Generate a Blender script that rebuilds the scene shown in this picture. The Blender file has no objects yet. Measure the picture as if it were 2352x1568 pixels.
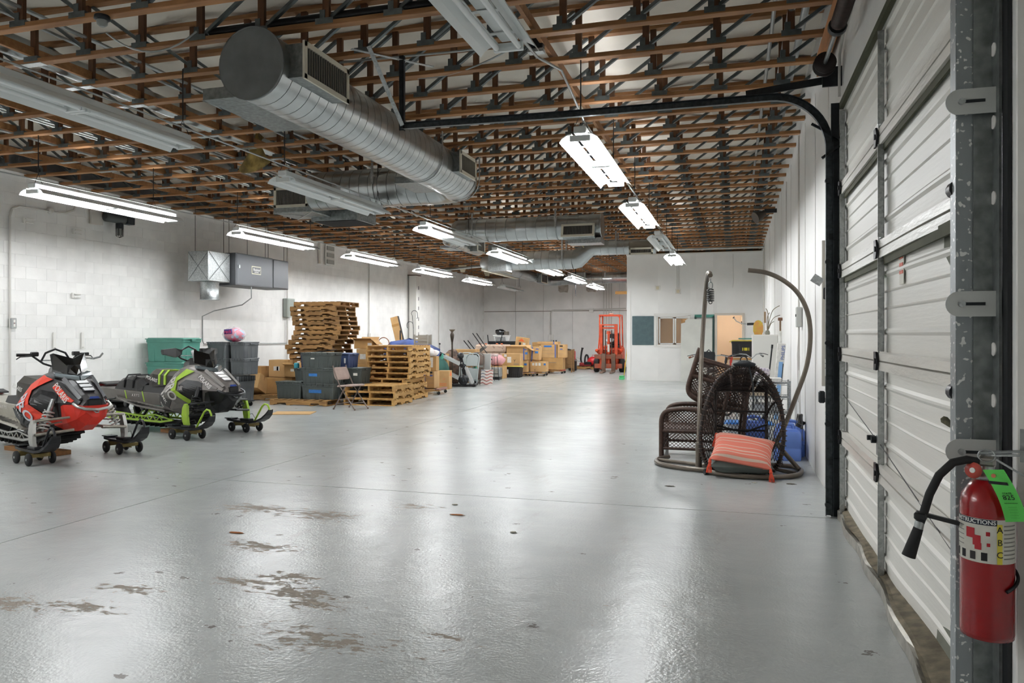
import bpy, math, random
from mathutils import Vector, Matrix
scn = bpy.context.scene
COL = scn.collection
PI = math.pi
rnd = random.Random(7)

# ------------------------------------------------------------------ camera, world, exposure
cam_d = bpy.data.cameras.new('camera'); cam = bpy.data.objects.new('camera', cam_d); COL.objects.link(cam)
cam.location = (0, 0, 1.5)
cam.rotation_euler = (PI/2, 0, math.atan(509/1740))
cam_d.sensor_width = 36; cam_d.sensor_fit = 'HORIZONTAL'
cam_d.lens = 1740/2352*36
cam_d.shift_y = -17/2352
cam_d.clip_start = 0.05; cam_d.clip_end = 200
scn.camera = cam
world = bpy.data.worlds.new('world'); scn.world = world; world.use_nodes = True
world.node_tree.nodes['Background'].inputs[0].default_value = (.9, .95, 1, 1)
world.node_tree.nodes['Background'].inputs[1].default_value = 0.3
scn.view_settings.view_transform = 'Standard'; scn.view_settings.look = 'None'
scn.view_settings.gamma = 1.0; scn.view_settings.use_curve_mapping = False
scn.view_settings.exposure = 0.8
scn.cycles.use_denoising = True; scn.cycles.use_light_tree = False
scn.cycles.max_bounces = 6; scn.cycles.diffuse_bounces = 4; scn.cycles.glossy_bounces = 3; scn.cycles.transparent_max_bounces = 6
scn.cycles.use_adaptive_sampling = True; scn.cycles.adaptive_threshold = .08; scn.cycles.adaptive_min_samples = 16
scn.cycles.sample_clamp_indirect = 6
TUBE = 60.0     # emission strength of every lit fluorescent tube

# ------------------------------------------------------------------ materials
def lin(h):
    if not isinstance(h, str): return tuple(h)
    h = h.lstrip('#'); c = [int(h[i:i+2], 16)/255 for i in (0, 2, 4)]
    return tuple((x/12.92 if x <= .04045 else ((x+.055)/1.055)**2.4) for x in c)
MATS = {}
def mat(name, col='#888888', rough=.5, metal=0, var=0, scale=6, bump=0, bscale=80, col2=None, coat=0, stretch=None, rand=0, spec=.5,
        emit=0, alpha=1, trans=0, lo=.35, hi=.65, detail=4, kind='noise'):
    """procedural material: two colours mixed by a noise, optional bump and per-object variation"""
    if name in MATS: return MATS[name]
    m = bpy.data.materials.new(name); m.use_nodes = True; MATS[name] = m
    nt = m.node_tree; N = nt.nodes; L = nt.links
    b = N['Principled BSDF']
    c = lin(col)
    c2 = lin(col2) if col2 else tuple(max(0, x*(1-var)) for x in c)
    c1 = c if col2 else tuple(min(1, x*(1+var*.6)) for x in c)
    b.inputs['Roughness'].default_value = rough; b.inputs['Metallic'].default_value = metal
    b.inputs['Specular IOR Level'].default_value = spec
    if coat: b.inputs['Coat Weight'].default_value = coat; b.inputs['Coat Roughness'].default_value = .15
    if alpha < 1: b.inputs['Alpha'].default_value = alpha
    if trans: b.inputs['Transmission Weight'].default_value = trans
    out = None
    tc = N.new('ShaderNodeTexCoord'); mp = N.new('ShaderNodeMapping'); L.new(tc.outputs['Object'], mp.inputs[0])
    if stretch: mp.inputs['Scale'].default_value = stretch
    if rand or var or col2:
        oi = N.new('ShaderNodeObjectInfo')
        sc = N.new('ShaderNodeVectorMath'); sc.operation = 'ADD'; L.new(mp.outputs[0], sc.inputs[0])
        cb = N.new('ShaderNodeCombineXYZ'); mu = N.new('ShaderNodeMath'); mu.operation = 'MULTIPLY'; mu.inputs[1].default_value = 37.
        L.new(oi.outputs['Random'], mu.inputs[0]); L.new(mu.outputs[0], cb.inputs[0]); L.new(mu.outputs[0], cb.inputs[2]); L.new(cb.outputs[0], sc.inputs[1])
        vec = sc.outputs[0]
    else: vec = mp.outputs[0]
    if var or col2:
        if kind == 'voronoi':
            nz = N.new('ShaderNodeTexVoronoi'); nz.inputs['Scale'].default_value = scale; fac = nz.outputs['Color']
            bw = N.new('ShaderNodeSeparateColor'); L.new(fac, bw.inputs[0]); fac = bw.outputs[0]
        else:
            nz = N.new('ShaderNodeTexNoise'); nz.inputs['Scale'].default_value = scale; nz.inputs['Detail'].default_value = detail; fac = nz.outputs['Fac']
        L.new(vec, nz.inputs['Vector'])
        rp = N.new('ShaderNodeValToRGB'); L.new(fac, rp.inputs[0])
        rp.color_ramp.elements[0].position = lo; rp.color_ramp.elements[1].position = hi
        rp.color_ramp.elements[0].color = (*c2, 1); rp.color_ramp.elements[1].color = (*c1, 1)
        out = rp.outputs[0]
        if rand:
            hs = N.new('ShaderNodeHueSaturation'); mr = N.new('ShaderNodeMapRange')
            mr.inputs[3].default_value = 1-rand; mr.inputs[4].default_value = 1+rand
            L.new(oi.outputs['Random'], mr.inputs[0]); L.new(mr.outputs[0], hs.inputs['Value']); L.new(out, hs.inputs['Color']); out = hs.outputs[0]
        L.new(out, b.inputs['Base Color'])
    else: b.inputs['Base Color'].default_value = (*c, 1)
    if bump:
        n2 = N.new('ShaderNodeTexNoise'); n2.inputs['Scale'].default_value = bscale; n2.inputs['Detail'].default_value = 3; L.new(vec, n2.inputs['Vector'])
        bp = N.new('ShaderNodeBump'); bp.inputs['Strength'].default_value = bump; bp.inputs['Distance'].default_value = .01
        L.new(n2.outputs['Fac'], bp.inputs['Height']); L.new(bp.outputs[0], b.inputs['Normal'])
    if emit:
        b.inputs['Emission Color'].default_value = (*c, 1); b.inputs['Emission Strength'].default_value = emit
    return m

ZONES = ((-3.21, 4.63, .4, .16), (-2.63, 4.1, .26, .13), (-2.38, 3.87, .34, .13), (-2.2, 3.74, .25, .1), (-2.85, 3.95, .35, .1), (-1.4, 3.53, .13, .09), (-3.95, 5.65, .4, .16), (-3.3, 5.6, .42, .22), (-3.88, 3.26, .35, .16), (-3.43, 3.33, .3, .12), (-2.65, 6.1, .3, .14), (-3.42, 3.66, .35, .12), (-1.9, 3.3, .5, .2))
def floor_mat():
    m = bpy.data.materials.new('painted_concrete'); m.use_nodes = True; nt = m.node_tree; N = nt.nodes; L = nt.links; b = N['Principled BSDF']
    geo = N.new('ShaderNodeNewGeometry'); P = geo.outputs['Position']
    def noise(scale, detail=4, rough=.5, st=(1, 1, 1), off=(0, 0, 0)):
        mp = N.new('ShaderNodeMapping'); mp.inputs['Scale'].default_value = st; mp.inputs['Location'].default_value = off; L.new(P, mp.inputs[0])
        n = N.new('ShaderNodeTexNoise'); n.inputs['Scale'].default_value = scale; n.inputs['Detail'].default_value = detail; n.inputs['Roughness'].default_value = rough
        L.new(mp.outputs[0], n.inputs['Vector']); return n.outputs['Fac']
    def ramp(s, a, c, ca=0, cc=1):
        r = N.new('ShaderNodeMapRange'); r.inputs[1].default_value = a; r.inputs[2].default_value = c; r.inputs[3].default_value = ca; r.inputs[4].default_value = cc
        L.new(s, r.inputs[0]); return r.outputs[0]
    def op(o, x, y):
        q = N.new('ShaderNodeMath'); q.operation = o
        for i, s in enumerate((x, y)):
            if isinstance(s, (int, float)): q.inputs[i].default_value = s
            else: L.new(s, q.inputs[i])
        return q.outputs[0]
    def mixc(f, a, c):
        q = N.new('ShaderNodeMix'); q.data_type = 'RGBA'; L.new(f, q.inputs[0])
        for i, s in ((6, a), (7, c)):
            if isinstance(s, tuple): q.inputs[i].default_value = (*s, 1)
            else: L.new(s, q.inputs[i])
        return q.outputs[2]
    base = mixc(ramp(noise(.9, 5), .3, .7), lin('#b0b5b4'), lin('#bcc0bf'))
    base = mixc(ramp(noise(5, 6, .6, (.35, 1, 1)), .5, .75, 0, .35), base, lin('#c6c8c6'))
    # worn zones with stains of their own shape: paint flaked off down to the brown concrete
    zones = []
    for (x, y, rx, ry) in ZONES:
        mp = N.new('ShaderNodeMapping'); mp.inputs['Location'].default_value = (-x/rx, -y/ry, 0); mp.inputs['Scale'].default_value = (1/rx, 1/ry, 0); L.new(P, mp.inputs[0])
        ln = N.new('ShaderNodeVectorMath'); ln.operation = 'LENGTH'; L.new(mp.outputs[0], ln.inputs[0]); zones.append(ramp(ln.outputs['Value'], 0, 1.5, 1, 0))
    z = zones[0]
    for q in zones[1:]: z = op('MAXIMUM', z, q)
    z = op('ADD', z, ramp(noise(.6, 2, off=(3, 1, 0)), .4, .7, 0, .35))
    fl = noise(13, 9, .72, (.75, 1.5, 1))
    chip = ramp(op('ADD', op('MULTIPLY', z, .24), fl), .70, .712)
    vor = N.new('ShaderNodeTexVoronoi'); vor.inputs['Scale'].default_value = 5.5; vor.inputs['Randomness'].default_value = 1
    mpv = N.new('ShaderNodeMapping'); mpv.inputs['Scale'].default_value = (.8, 1.3, 1); L.new(P, mpv.inputs[0])
    wob = N.new('ShaderNodeVectorMath'); wob.operation = 'ADD'; nn = N.new('ShaderNodeTexNoise'); nn.inputs['Scale'].default_value = 30; L.new(P, nn.inputs['Vector'])
    sc_ = N.new('ShaderNodeVectorMath'); sc_.operation = 'SCALE'; sc_.inputs['Scale'].default_value = .09; L.new(nn.outputs['Color'], sc_.inputs[0])
    L.new(mpv.outputs[0], wob.inputs[0]); L.new(sc_.outputs[0], wob.inputs[1]); L.new(wob.outputs[0], vor.inputs['Vector'])
    sp = N.new('ShaderNodeSeparateColor'); L.new(vor.outputs['Color'], sp.inputs[0])
    spot = op('MULTIPLY', ramp(vor.outputs['Distance'], .16, .13), op('GREATER_THAN', sp.outputs[0], .88))
    scuff = ramp(noise(3, 5, .7, (1, .25, 1), (5, 5, 0)), .6, .75, 0, .35)
    col = mixc(scuff, base, lin('#9b9488'))
    col = mixc(chip, col, lin('#9a9186'))
    col = mixc(op('MULTIPLY', spot, .85), col, lin('#6e6862'))
    L.new(col, b.inputs['Base Color'])
    n4r = noise(2.2, 5)
    rg = op('ADD', op('MULTIPLY', n4r, .16), op('ADD', op('MULTIPLY', chip, .3), .15))
    L.new(rg, b.inputs['Roughness']); L.new(ramp(op('MAXIMUM', chip, spot), 0, 1, .5, .08), b.inputs['Specular IOR Level'])
    n3 = noise(55, 3); n4 = noise(7, 4)
    bp = N.new('ShaderNodeBump'); bp.inputs['Strength'].default_value = .3; bp.inputs['Distance'].default_value = .012
    L.new(op('SUBTRACT', op('ADD', op('MULTIPLY', n3, .5), n4), op('MULTIPLY', chip, .4)), bp.inputs['Height']); L.new(bp.outputs[0], b.inputs['Normal'])
    return m
M_FLOOR = floor_mat()
M_WHITE = mat('white_wall_paint', '#f0efec', .55, var=.05, scale=1.2, bump=.05, bscale=40)
M_BLOCK = mat('painted_block', '#ecebe8', .6, var=.06, scale=2.5, bump=.2, bscale=45)
M_GROUT = mat('painted_mortar', '#e2e0db', .8)
M_PANELW = mat('white_glossy_panel', '#ecece9', .28, var=.03, scale=.8, bump=.06, bscale=5)
M_TRIMW = mat('white_trim', '#e6e4df', .5)
M_GALV = mat('galvanised', '#b0b4b4', .36, .85, var=.25, scale=60, kind='voronoi', lo=0, hi=1)
M_GALVD = mat('galvanised_dull', '#8b908f', .45, .8, var=.3, scale=25, lo=.3, hi=.7)
M_DUCT = mat('spiral_duct_steel', '#b4b8b8', .3, .95, var=.16, scale=3, stretch=(1, 1, 1), lo=.3, hi=.7)
M_DARKST = mat('dark_steel', '#33373a', .45, .6, var=.2, scale=20)
M_TRACK = mat('track_steel', '#50565a', .4, .8, var=.35, scale=30, bump=.1, bscale=150)
M_BLACK = mat('black_plastic', '#15161a', .4, var=.2, scale=10)
M_RUBBER = mat('black_rubber', '#1a1a1b', .75, var=.3, scale=14)
M_TRUSS = mat('truss_wood', '#a27346', .62, col2='#7d532e', scale=3, stretch=(1, 7, 7), lo=.25, hi=.75, rand=.16)
M_POST = mat('truss_post_wood', '#6b4527', .7, col2='#4d311b', scale=4, stretch=(7, 7, 1), lo=.25, hi=.75, rand=.2)
M_WEB = mat('truss_web_steel', '#6a7172', .4, .6, var=.2, scale=15)
M_SHEET = mat('ceiling_vinyl_sheet', '#e6dfd2', .5, var=.1, scale=1.5, bump=.5, bscale=4)
M_FIXW = mat('fixture_white_enamel', '#dfe3e2', .3)
M_ON = mat('fluorescent_lit', '#fbfdff', .5, emit=TUBE)
M_OFF = mat('fluorescent_unlit', '#e9ecec', .3)
M_WIRE = mat('wire', '#3c3a38', .5, .5)
M_CONDUIT = mat('conduit', '#a9acab', .35, .8, var=.12, scale=10)
M_CONDW = mat('painted_conduit', '#cfccc6', .5)

# ------------------------------------------------------------------ mesh builder
class MB:
    def __init__(s): s.v = []; s.f = []; s.s = []
    def add(s, vs, fs, smooth=False):
        o = len(s.v); s.v += [tuple(v) for v in vs]
        s.f += [tuple(i+o for i in f) for f in fs]; s.s += [smooth]*len(fs); return s
    def box(s, c, d, rz=0, rot=None, bev=0):
        x, y, z = (q/2 for q in d)
        if bev:
            b = min(bev, x*.9, y*.9, z*.9); vs = []; idx = {}
            for sx in (-1, 1):
                for sy in (-1, 1):
                    for sz in (-1, 1):
                        for a in range(3):
                            e = [x, y, z]; q = [e[k]-(b if k != a else 0) for k in range(3)]
                            idx[(sx, sy, sz, a)] = len(vs); vs.append((sx*q[0], sy*q[1], sz*q[2]))
            fs = []
            I = idx
            for sg in (-1, 1):
                fs.append([I[(sg, -1, -1, 0)], I[(sg, 1, -1, 0)], I[(sg, 1, 1, 0)], I[(sg, -1, 1, 0)]][::sg])
                fs.append([I[(-1, sg, -1, 1)], I[(-1, sg, 1, 1)], I[(1, sg, 1, 1)], I[(1, sg, -1, 1)]][::sg])
                fs.append([I[(-1, -1, sg, 2)], I[(1, -1, sg, 2)], I[(1, 1, sg, 2)], I[(-1, 1, sg, 2)]][::sg])
            for a in (-1, 1):
                for c2 in (-1, 1):
                    sg = a*c2
                    fs.append([I[(a, c2, -1, 0)], I[(a, c2, -1, 1)], I[(a, c2, 1, 1)], I[(a, c2, 1, 0)]][::sg])
                    fs.append([I[(a, -1, c2, 0)], I[(a, 1, c2, 0)], I[(a, 1, c2, 2)], I[(a, -1, c2, 2)]][::sg])
                    fs.append([I[(-1, a, c2, 1)], I[(-1, a, c2, 2)], I[(1, a, c2, 2)], I[(1, a, c2, 1)]][::sg])
            for sx in (-1, 1):
                for sy in (-1, 1):
                    for sz in (-1, 1):
                        fs.append([I[(sx, sy, sz, 0)], I[(sx, sy, sz, 1)], I[(sx, sy, sz, 2)]][::sx*sy*sz])
        else:
            vs = [(-x, -y, -z), (x, -y, -z), (x, y, -z), (-x, y, -z), (-x, -y, z), (x, -y, z), (x, y, z), (-x, y, z)]
            fs = [(0, 3, 2, 1), (4, 5, 6, 7), (0, 1, 5, 4), (1, 2, 6, 5), (2, 3, 7, 6), (3, 0, 4, 7)]
        R = rot if rot is not None else Matrix.Rotation(rz, 3, 'Z')
        c = Vector(c); return s.add([R @ Vector(v)+c for v in vs], fs)
    def bar(s, p, q, w, h, up=(0, 0, 1)):
        """rectangular bar from p to q, w across, h along 'up'"""
        p = Vector(p); q = Vector(q); d = (q-p); l = d.length; d.normalize(); up = Vector(up)
        sd = d.cross(up)
        if sd.length < 1e-4: sd = d.cross(Vector((1, 0, 0)))
        sd.normalize(); u2 = sd.cross(d).normalized()
        vs = [p+sd*a*w/2+u2*b*h/2 for a, b in ((-1, -1), (1, -1), (1, 1), (-1, 1))]+[q+sd*a*w/2+u2*b*h/2 for a, b in ((-1, -1), (1, -1), (1, 1), (-1, 1))]
        return s.add(vs, [(3, 2, 1, 0), (4, 5, 6, 7), (0, 1, 5, 4), (1, 2, 6, 5), (2, 3, 7, 6), (3, 0, 4, 7)])
    def cyl(s, p, q, r, r2=None, n=12, cap=True, smooth=True):
        r2 = r if r2 is None else r2; p = Vector(p); q = Vector(q); d = (q-p).normalized()
        a = d.orthogonal().normalized(); b = d.cross(a)
        ring = lambda c, rr: [c+(a*math.cos(2*PI*i/n)+b*math.sin(2*PI*i/n))*rr for i in range(n)]
        s.add(ring(p, r)+ring(q, r2), [(i, (i+1) % n, n+(i+1) % n, n+i) for i in range(n)], smooth)
        if cap: s.add(ring(p, r), [tuple(range(n))[::-1]]); s.add(ring(q, r2), [tuple(range(n))])
        return s
    def tube(s, pts, r, n=8, closed=False, cap=True):
        pts = [Vector(p) for p in pts]; m = len(pts); rs = r if isinstance(r, (list, tuple)) else [r]*m
        tang = []
        for i in range(m):
            if closed: t = pts[(i+1) % m]-pts[i-1]
            else: t = pts[min(i+1, m-1)]-pts[max(i-1, 0)]
            tang.append(t.normalized() if t.length > 1e-9 else Vector((0, 0, 1)))
        a = tang[0].orthogonal().normalized(); vs = []
        for i in range(m):
            a = a-tang[i]*a.dot(tang[i])
            a = a.normalized() if a.length > 1e-6 else tang[i].orthogonal().normalized()
            b = tang[i].cross(a)
            vs += [pts[i]+(a*math.cos(2*PI*k/n)+b*math.sin(2*PI*k/n))*rs[i] for k in range(n)]
        fs = []
        for i in range(m if closed else m-1):
            j = (i+1) % m
            for k in range(n): fs.append((i*n+k, i*n+(k+1) % n, j*n+(k+1) % n, j*n+k))
        s.add(vs, fs, n > 4)
        if cap and not closed: s.add(vs[:n], [tuple(range(n))[::-1]]); s.add(vs[-n:], [tuple(range(n))])
        return s
    def lathe(s, prof, n=16, c=(0, 0, 0), ax=(0, 0, 1), smooth=True, cap=True):
        """prof = [(radius, distance along ax)]"""
        ax = Vector(ax).normalized(); a = ax.orthogonal().normalized(); b = ax.cross(a); c = Vector(c); vs = []
        for r, h in prof: vs += [c+ax*h+(a*math.cos(2*PI*k/n)+b*math.sin(2*PI*k/n))*r for k in range(n)]
        fs = [(i*n+k, i*n+(k+1) % n, (i+1)*n+(k+1) % n, (i+1)*n+k) for i in range(len(prof)-1) for k in range(n)]
        s.add(vs, fs, smooth)
        if cap: s.add(vs[:n], [tuple(range(n))[::-1]]); s.add(vs[-n:], [tuple(range(n))])
        return s
    def loft(s, rings, cap=True, smooth=False):
        n = len(rings[0]); vs = [p for r in rings for p in r]
        s.add(vs, [(i*n+k, i*n+(k+1) % n, (i+1)*n+(k+1) % n, (i+1)*n+k) for i in range(len(rings)-1) for k in range(n)], smooth)
        if cap: s.add(rings[0], [tuple(range(n))[::-1]]); s.add(rings[-1], [tuple(range(n))])
        return s
    def prism(s, poly, p0, ex, ey, th):
        """2-D outline extruded by th along ex x ey, starting at p0"""
        p0 = Vector(p0); ex = Vector(ex); ey = Vector(ey); nz = ex.cross(ey).normalized()
        a = [p0+ex*x+ey*y for x, y in poly]; b = [p+nz*th for p in a]; n = len(a)
        return s.add(a+b, [tuple(range(n))[::-1], tuple(range(n, 2*n))]+[(i, (i+1) % n, n+(i+1) % n, n+i) for i in range(n)])
    def grid(s, fn, nu, nv, smooth=True, th=0):
        """surface fn(u, v), u v in 0..1; th gives it a back side"""
        vs = [Vector(fn(i/nu, j/nv)) for i in range(nu+1) for j in range(nv+1)]; w = nv+1
        fs = [(i*w+j, (i+1)*w+j, (i+1)*w+j+1, i*w+j+1) for i in range(nu) for j in range(nv)]
        if th:
            nrm = [Vector((0, 0, 0)) for _ in vs]
            for f in fs:
                q = (vs[f[1]]-vs[f[0]]).cross(vs[f[3]]-vs[f[0]])
                for k in f: nrm[k] += q
            bk = [v-nv_.normalized()*th if nv_.length > 0 else v for v, nv_ in zip(vs, nrm)]
            o = len(vs)
            edge = [(i*w, (i+1)*w) for i in range(nu)]+[((i+1)*w+nv, i*w+nv) for i in range(nu)]+[(j+1, j) for j in range(nv)]+[(nu*w+j, nu*w+j+1) for j in range(nv)]
            s.add(vs+bk, fs+[tuple(k+o for k in f[::-1]) for f in fs]+[(b_, a_, a_+o, b_+o) for a_, b_ in edge], smooth)
        else: s.add(vs, fs, smooth)
        return s
    def mesh(s, name='m', m=None):
        me = bpy.data.meshes.new(name); me.from_pydata(s.v, [], s.f); me.polygons.foreach_set('use_smooth', s.s)
        if m: me.materials.append(m)
        me.update(); return me
    def build(s, name, m, parent=None, loc=None, rot=None):
        return inst(name, s.mesh(name, m), parent, loc, rot)
def inst(name, me, parent=None, loc=None, rot=None, scale=None):
    o = bpy.data.objects.new(name, me); COL.objects.link(o)
    if parent is not None: o.parent = parent
    if loc is not None: o.location = loc
    if rot is not None: o.rotation_euler = rot
    if scale is not None: o.scale = scale
    return o
def tag(o, label, cat, group=None):
    o['label'] = label; o['category'] = cat
    if group: o['group'] = group
    return o
def thing(name, label, cat, loc=(0, 0, 0), rz=0, group=None, rot=None):
    o = bpy.data.objects.new(name, None); COL.objects.link(o); o.empty_display_size = .1
    o.location = loc; o.rotation_euler = rot if rot is not None else (0, 0, rz); return tag(o, label, cat, group)
def struct(o): o['kind'] = 'structure'; return o
def stuff(o): o['kind'] = 'stuff'; return o
def dup(root, loc, rz=None, label=None, group=None, rot=None):
    r = root.copy(); COL.objects.link(r); r.location = loc
    if rz is not None: r.rotation_euler = (0, 0, rz)
    if rot is not None: r.rotation_euler = rot
    if label: r['label'] = label
    if group: r['group'] = group
    for ch in list(root.children):
        c = ch.copy(); COL.objects.link(c); c.parent = r
        for g in ch.children:
            d = g.copy(); COL.objects.link(d); d.parent = c
    return r
def rr(w, d, r, z, n=3, cx=0, cy=0):
    out = []
    for (sx, sy, a0) in ((1, 1, 0), (-1, 1, 90), (-1, -1, 180), (1, -1, 270)):
        for i in range(n+1):
            a = math.radians(a0+90*i/n); out.append((cx+sx*(w/2-r)+r*math.cos(a), cy+sy*(d/2-r)+r*math.sin(a), z))
    return out
def arc(c, r, a0, a1, n, ex=(1, 0, 0), ey=(0, 0, 1)):
    c = Vector(c); ex = Vector(ex); ey = Vector(ey)
    return [c+ex*r*math.cos(math.radians(a0+(a1-a0)*i/n))+ey*r*math.sin(math.radians(a0+(a1-a0)*i/n)) for i in range(n+1)]
_dg = None
def text_mesh(body, size=1, extrude=.002, bold=0):
    cu = bpy.data.curves.new('t', 'FONT'); cu.body = body; cu.size = size; cu.extrude = extrude; cu.offset = bold; cu.align_x = 'CENTER'; cu.align_y = 'CENTER'
    cu.resolution_u = 3
    ob = bpy.data.objects.new('t', cu); COL.objects.link(ob); bpy.context.view_layer.update()
    me = bpy.data.meshes.new_from_object(ob.evaluated_get(bpy.context.evaluated_depsgraph_get()))
    bpy.data.objects.remove(ob); bpy.data.curves.remove(cu); return me
def text(name, body, size, m, parent, p, ex, ey, extrude=.0015, bold=0):
    """flat lettering lying in the plane spanned by ex (reading direction) and ey (letter height)"""
    me = text_mesh(body, size, extrude, bold); ex = Vector(ex).normalized(); ey = Vector(ey).normalized(); nz = ex.cross(ey)
    R = Matrix((ex, ey, nz)).transposed().to_4x4(); R.translation = Vector(p); me.transform(R); me.materials.clear(); me.materials.append(m)
    return inst(name, me, parent)
# ================================================================== the building
XL, XR, YB, YF, ZC = -11.5, .85, 34.6, -4.0, 4.15
floor = struct(MB().box((-5.3, 15.3, -.16), (13.4, 39, .2)).build('floor', mat('slab_joint', '#5d5850', .9)))
for x0, x1 in ((-11.8, -5.056), (-5.044, 1.3)):
    for y0, y1 in ((YF-.1, 6.644), (6.656, 34.75)):
        MB().box(((x0+x1)/2, (y0+y1)/2, -.03), (x1-x0, y1-y0, .06)).build('floor_slab', M_FLOOR, floor)

# left wall: painted concrete blocks, the nearest 300 one by one
wl = struct(MB().box((XL-.12, 15.3, 2.1), (.2, 38.8, 4.2)).build('wall_left', M_GROUT))
bm_ = MB().box((0, 0, 0), (.06, .4042, .2012), bev=.0025).mesh('block', M_BLOCK)
rest = MB(); nb = 0; cand = []
for r in range(21):
    for c in range(-34, 64):
        y = 9.0+c*.406+(.203 if r % 2 else 0); z = .1+r*.203
        if y < -3.8 or y > 34.4: continue
        cand.append((y, z))
near = sorted([q for q in cand if q[0] > 9.3])[:300]; ns = set(near)
for y, z in near: inst('block', bm_, wl, (XL-.045, y, z))
for y, z in cand:
    if (y, z) not in ns: rest.box((XL-.045, y, z), (.06, .4042, .2012))
stuff(rest.build('block_field', M_BLOCK, wl))
wlt = struct(MB().box((XL-.3, 15.3, 4.5), (.1, 38.8, .7)).build('trim_1', mat('truss_ledger_grey', '#4c4a47', .8, var=.2, scale=4)))
MB().box((XL-.1, 15.3, 4.235), (.3, 38.8, .05)).build('sill_plate', mat('sill_plate_wood', '#8d8377', .8, var=.2, scale=3, stretch=(4, .5, 4)), wlt)

# back wall: tilt-up concrete panels with open joints
wb = struct(MB().box((-5.3, YB+.12, 2.35), (13, .2, 4.75)).build('wall_back', mat('wall_joint', '#8e8177', .9)))
M_BACK = mat('back_wall_paint', '#efedea', .7, var=.07, scale=1.4, bump=.15, bscale=12)
xs = [-11.6, -9.93, -8.58, -7.18, -5.0, -2.5, 1.2]
for a, b in zip(xs, xs[1:]):
    MB().box(((a+b)/2, YB, 1.28), (b-a-.012, .05, 2.56)).build('wall_panel', M_BACK, wb)
    MB().box(((a+b)/2, YB, 3.66), (b-a-.012, .05, 2.14)).build('wall_panel', M_BACK, wb)
for x in (-7.62, -6.3):
    o = MB()
    pl = [(x-.24, 3.95), (x-.23, 3.52), (x-.15, 3.44), (x+.05, 3.46), (x+.2, 3.43), (x+.24, 3.6), (x+.23, 3.95)]
    o.prism([(q[0], q[1]) for q in pl], (0, YB-.035, 0), (1, 0, 0), (0, 0, 1), .02)
    o.build('patched_pocket', mat('patched_concrete', '#cfc7be', .9, col2='#a79c90', scale=6), wb)

# front wall behind the camera, out of sight
struct(MB().box((-5.3, YF-.1, 2.3), (13.6, .2, 4.7)).build('wall_front', M_WHITE))

# right wall with the opening of the overhead door
DY0, DY1, DZ = 2.95, 6.62, 3.34
wr = struct(MB().box((XR+.1, (YF+DY0-.02)/2, 2.35), (.2, DY0-.02-YF, 4.75)).build('wall_right', M_PANELW))
MB().box((XR+.1, (DY0+DY1)/2, (DZ+4.72)/2+.02), (.2, DY1-DY0+.04, 4.72-DZ-.04)).build('lintel', M_WHITE, wr)
MB().box((XR+.1, (DY1+YB)/2+.01, 2.35), (.2, YB-DY1-.02, 4.75)).build('wall_length', M_WHITE, wr)
MB().box((XR-.02, 6.98, 1.7), (.05, .5, 3.4)).build('door_jamb', M_TRIMW, wr)
for y in (7.6, 8.8, 10.0, 12.4, 14.8, 17.2, 19.6, 22.0):
    MB().box((XR-.003, y, 2.05), (.006, .04, 4.1)).build('batten', M_TRIMW, wr)
MB().box((XR-.02, 2.62, 1.72), (.02, .012, 3.3)).build('panel_seam', M_TRIMW, wr)

# partition with a window, a doorway and the lit room behind it
PY = 24.66
wp = struct(MB().box((-2.83, PY+.06, 2.02), (1.0, .12, 4.04)).build('wall_partition', M_WHITE))
for x0, x1, z0, z1 in ((-2.33, -1.32, 0, 1.16), (-2.33, -1.32, 2.05, 4.04), (-1.32, -1.15, 0, 4.04), (-1.15, -.62, 2.09, 4.04), (-.62, -.5, 0, 4.04), (-.5, .26, 2.09, 4.04), (.26, .9, 0, 4.04)):
    MB().box(((x0+x1)/2, PY+.06, (z0+z1)/2), (x1-x0, .12, z1-z0)).build('partition_board', M_WHITE, wp)
MB().box((-3.21, PY-.006, 1.45), (.02, .012, 2.9)).build('corner_batten', M_TRIMW, wp)
MB().box((-3.33+.06, PY+1.25, 2.02), (.12, 2.26, 4.04)).build('partition_return', M_WHITE, wp)
MB().box((-1.2, PY+2.38, 3.3), (4.2, .1, 1.4)).build('partition_back', M_WHITE, wp)
MB().box((-1.2, PY+.12, 4.06), (4.3, .3, .04)).build('partition_cap', M_TRIMW, wp)
M_PEACH = mat('warm_office_paint', '#ead3b8', .7, var=.04, scale=1)
wo = struct(MB().box((-.9, 27.0, 1.3), (4.6, .1, 2.6)).build('wall_office', M_PEACH))
MB().box((-.9, 25.9, 2.62), (4.6, 2.2, .06)).build('office_ceiling', M_WHITE, wo)
MB().box((-1.35, 25.2, 1.3), (.06, .9, 2.6)).build('office_divider', mat('tan_office_paint', '#c3a582', .8), wo)
MB().box((-.6, 26.0, .02), (4.4, 2.0, .02)).build('office_floor', mat('office_carpet', '#8a7a68', .9), wo)
ol = thing('office_ceiling_light', 'flush ceiling lamp inside the peach coloured office behind the doorway', 'lamp', (-.2, 25.6, 2.56))
MB().lathe([(.16, 0), (.19, -.015), (.19, -.03)], 20).build('lamp_base', M_FIXW, ol)
MB().lathe([(.15, -.03), (.14, -.06), (.08, -.085), (.01, -.09)], 20).build('diffuser', mat('warm_lamp', '#ffeedd', .5, emit=85), ol)
win = struct(MB().box((-1.88, PY-.01, 1.1), (1.16, .06, .05)).build('window_1', M_TRIMW))
for c, d in (((-2.42, PY-.012, 1.6), (.07, .05, 1.0)), ((-1.36, PY-.012, 1.6), (.07, .05, 1.0)), ((-1.88, PY-.012, 2.12), (1.16, .05, .08))):
    MB().box(c, d).build('window_casing', M_TRIMW, win)
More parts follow.
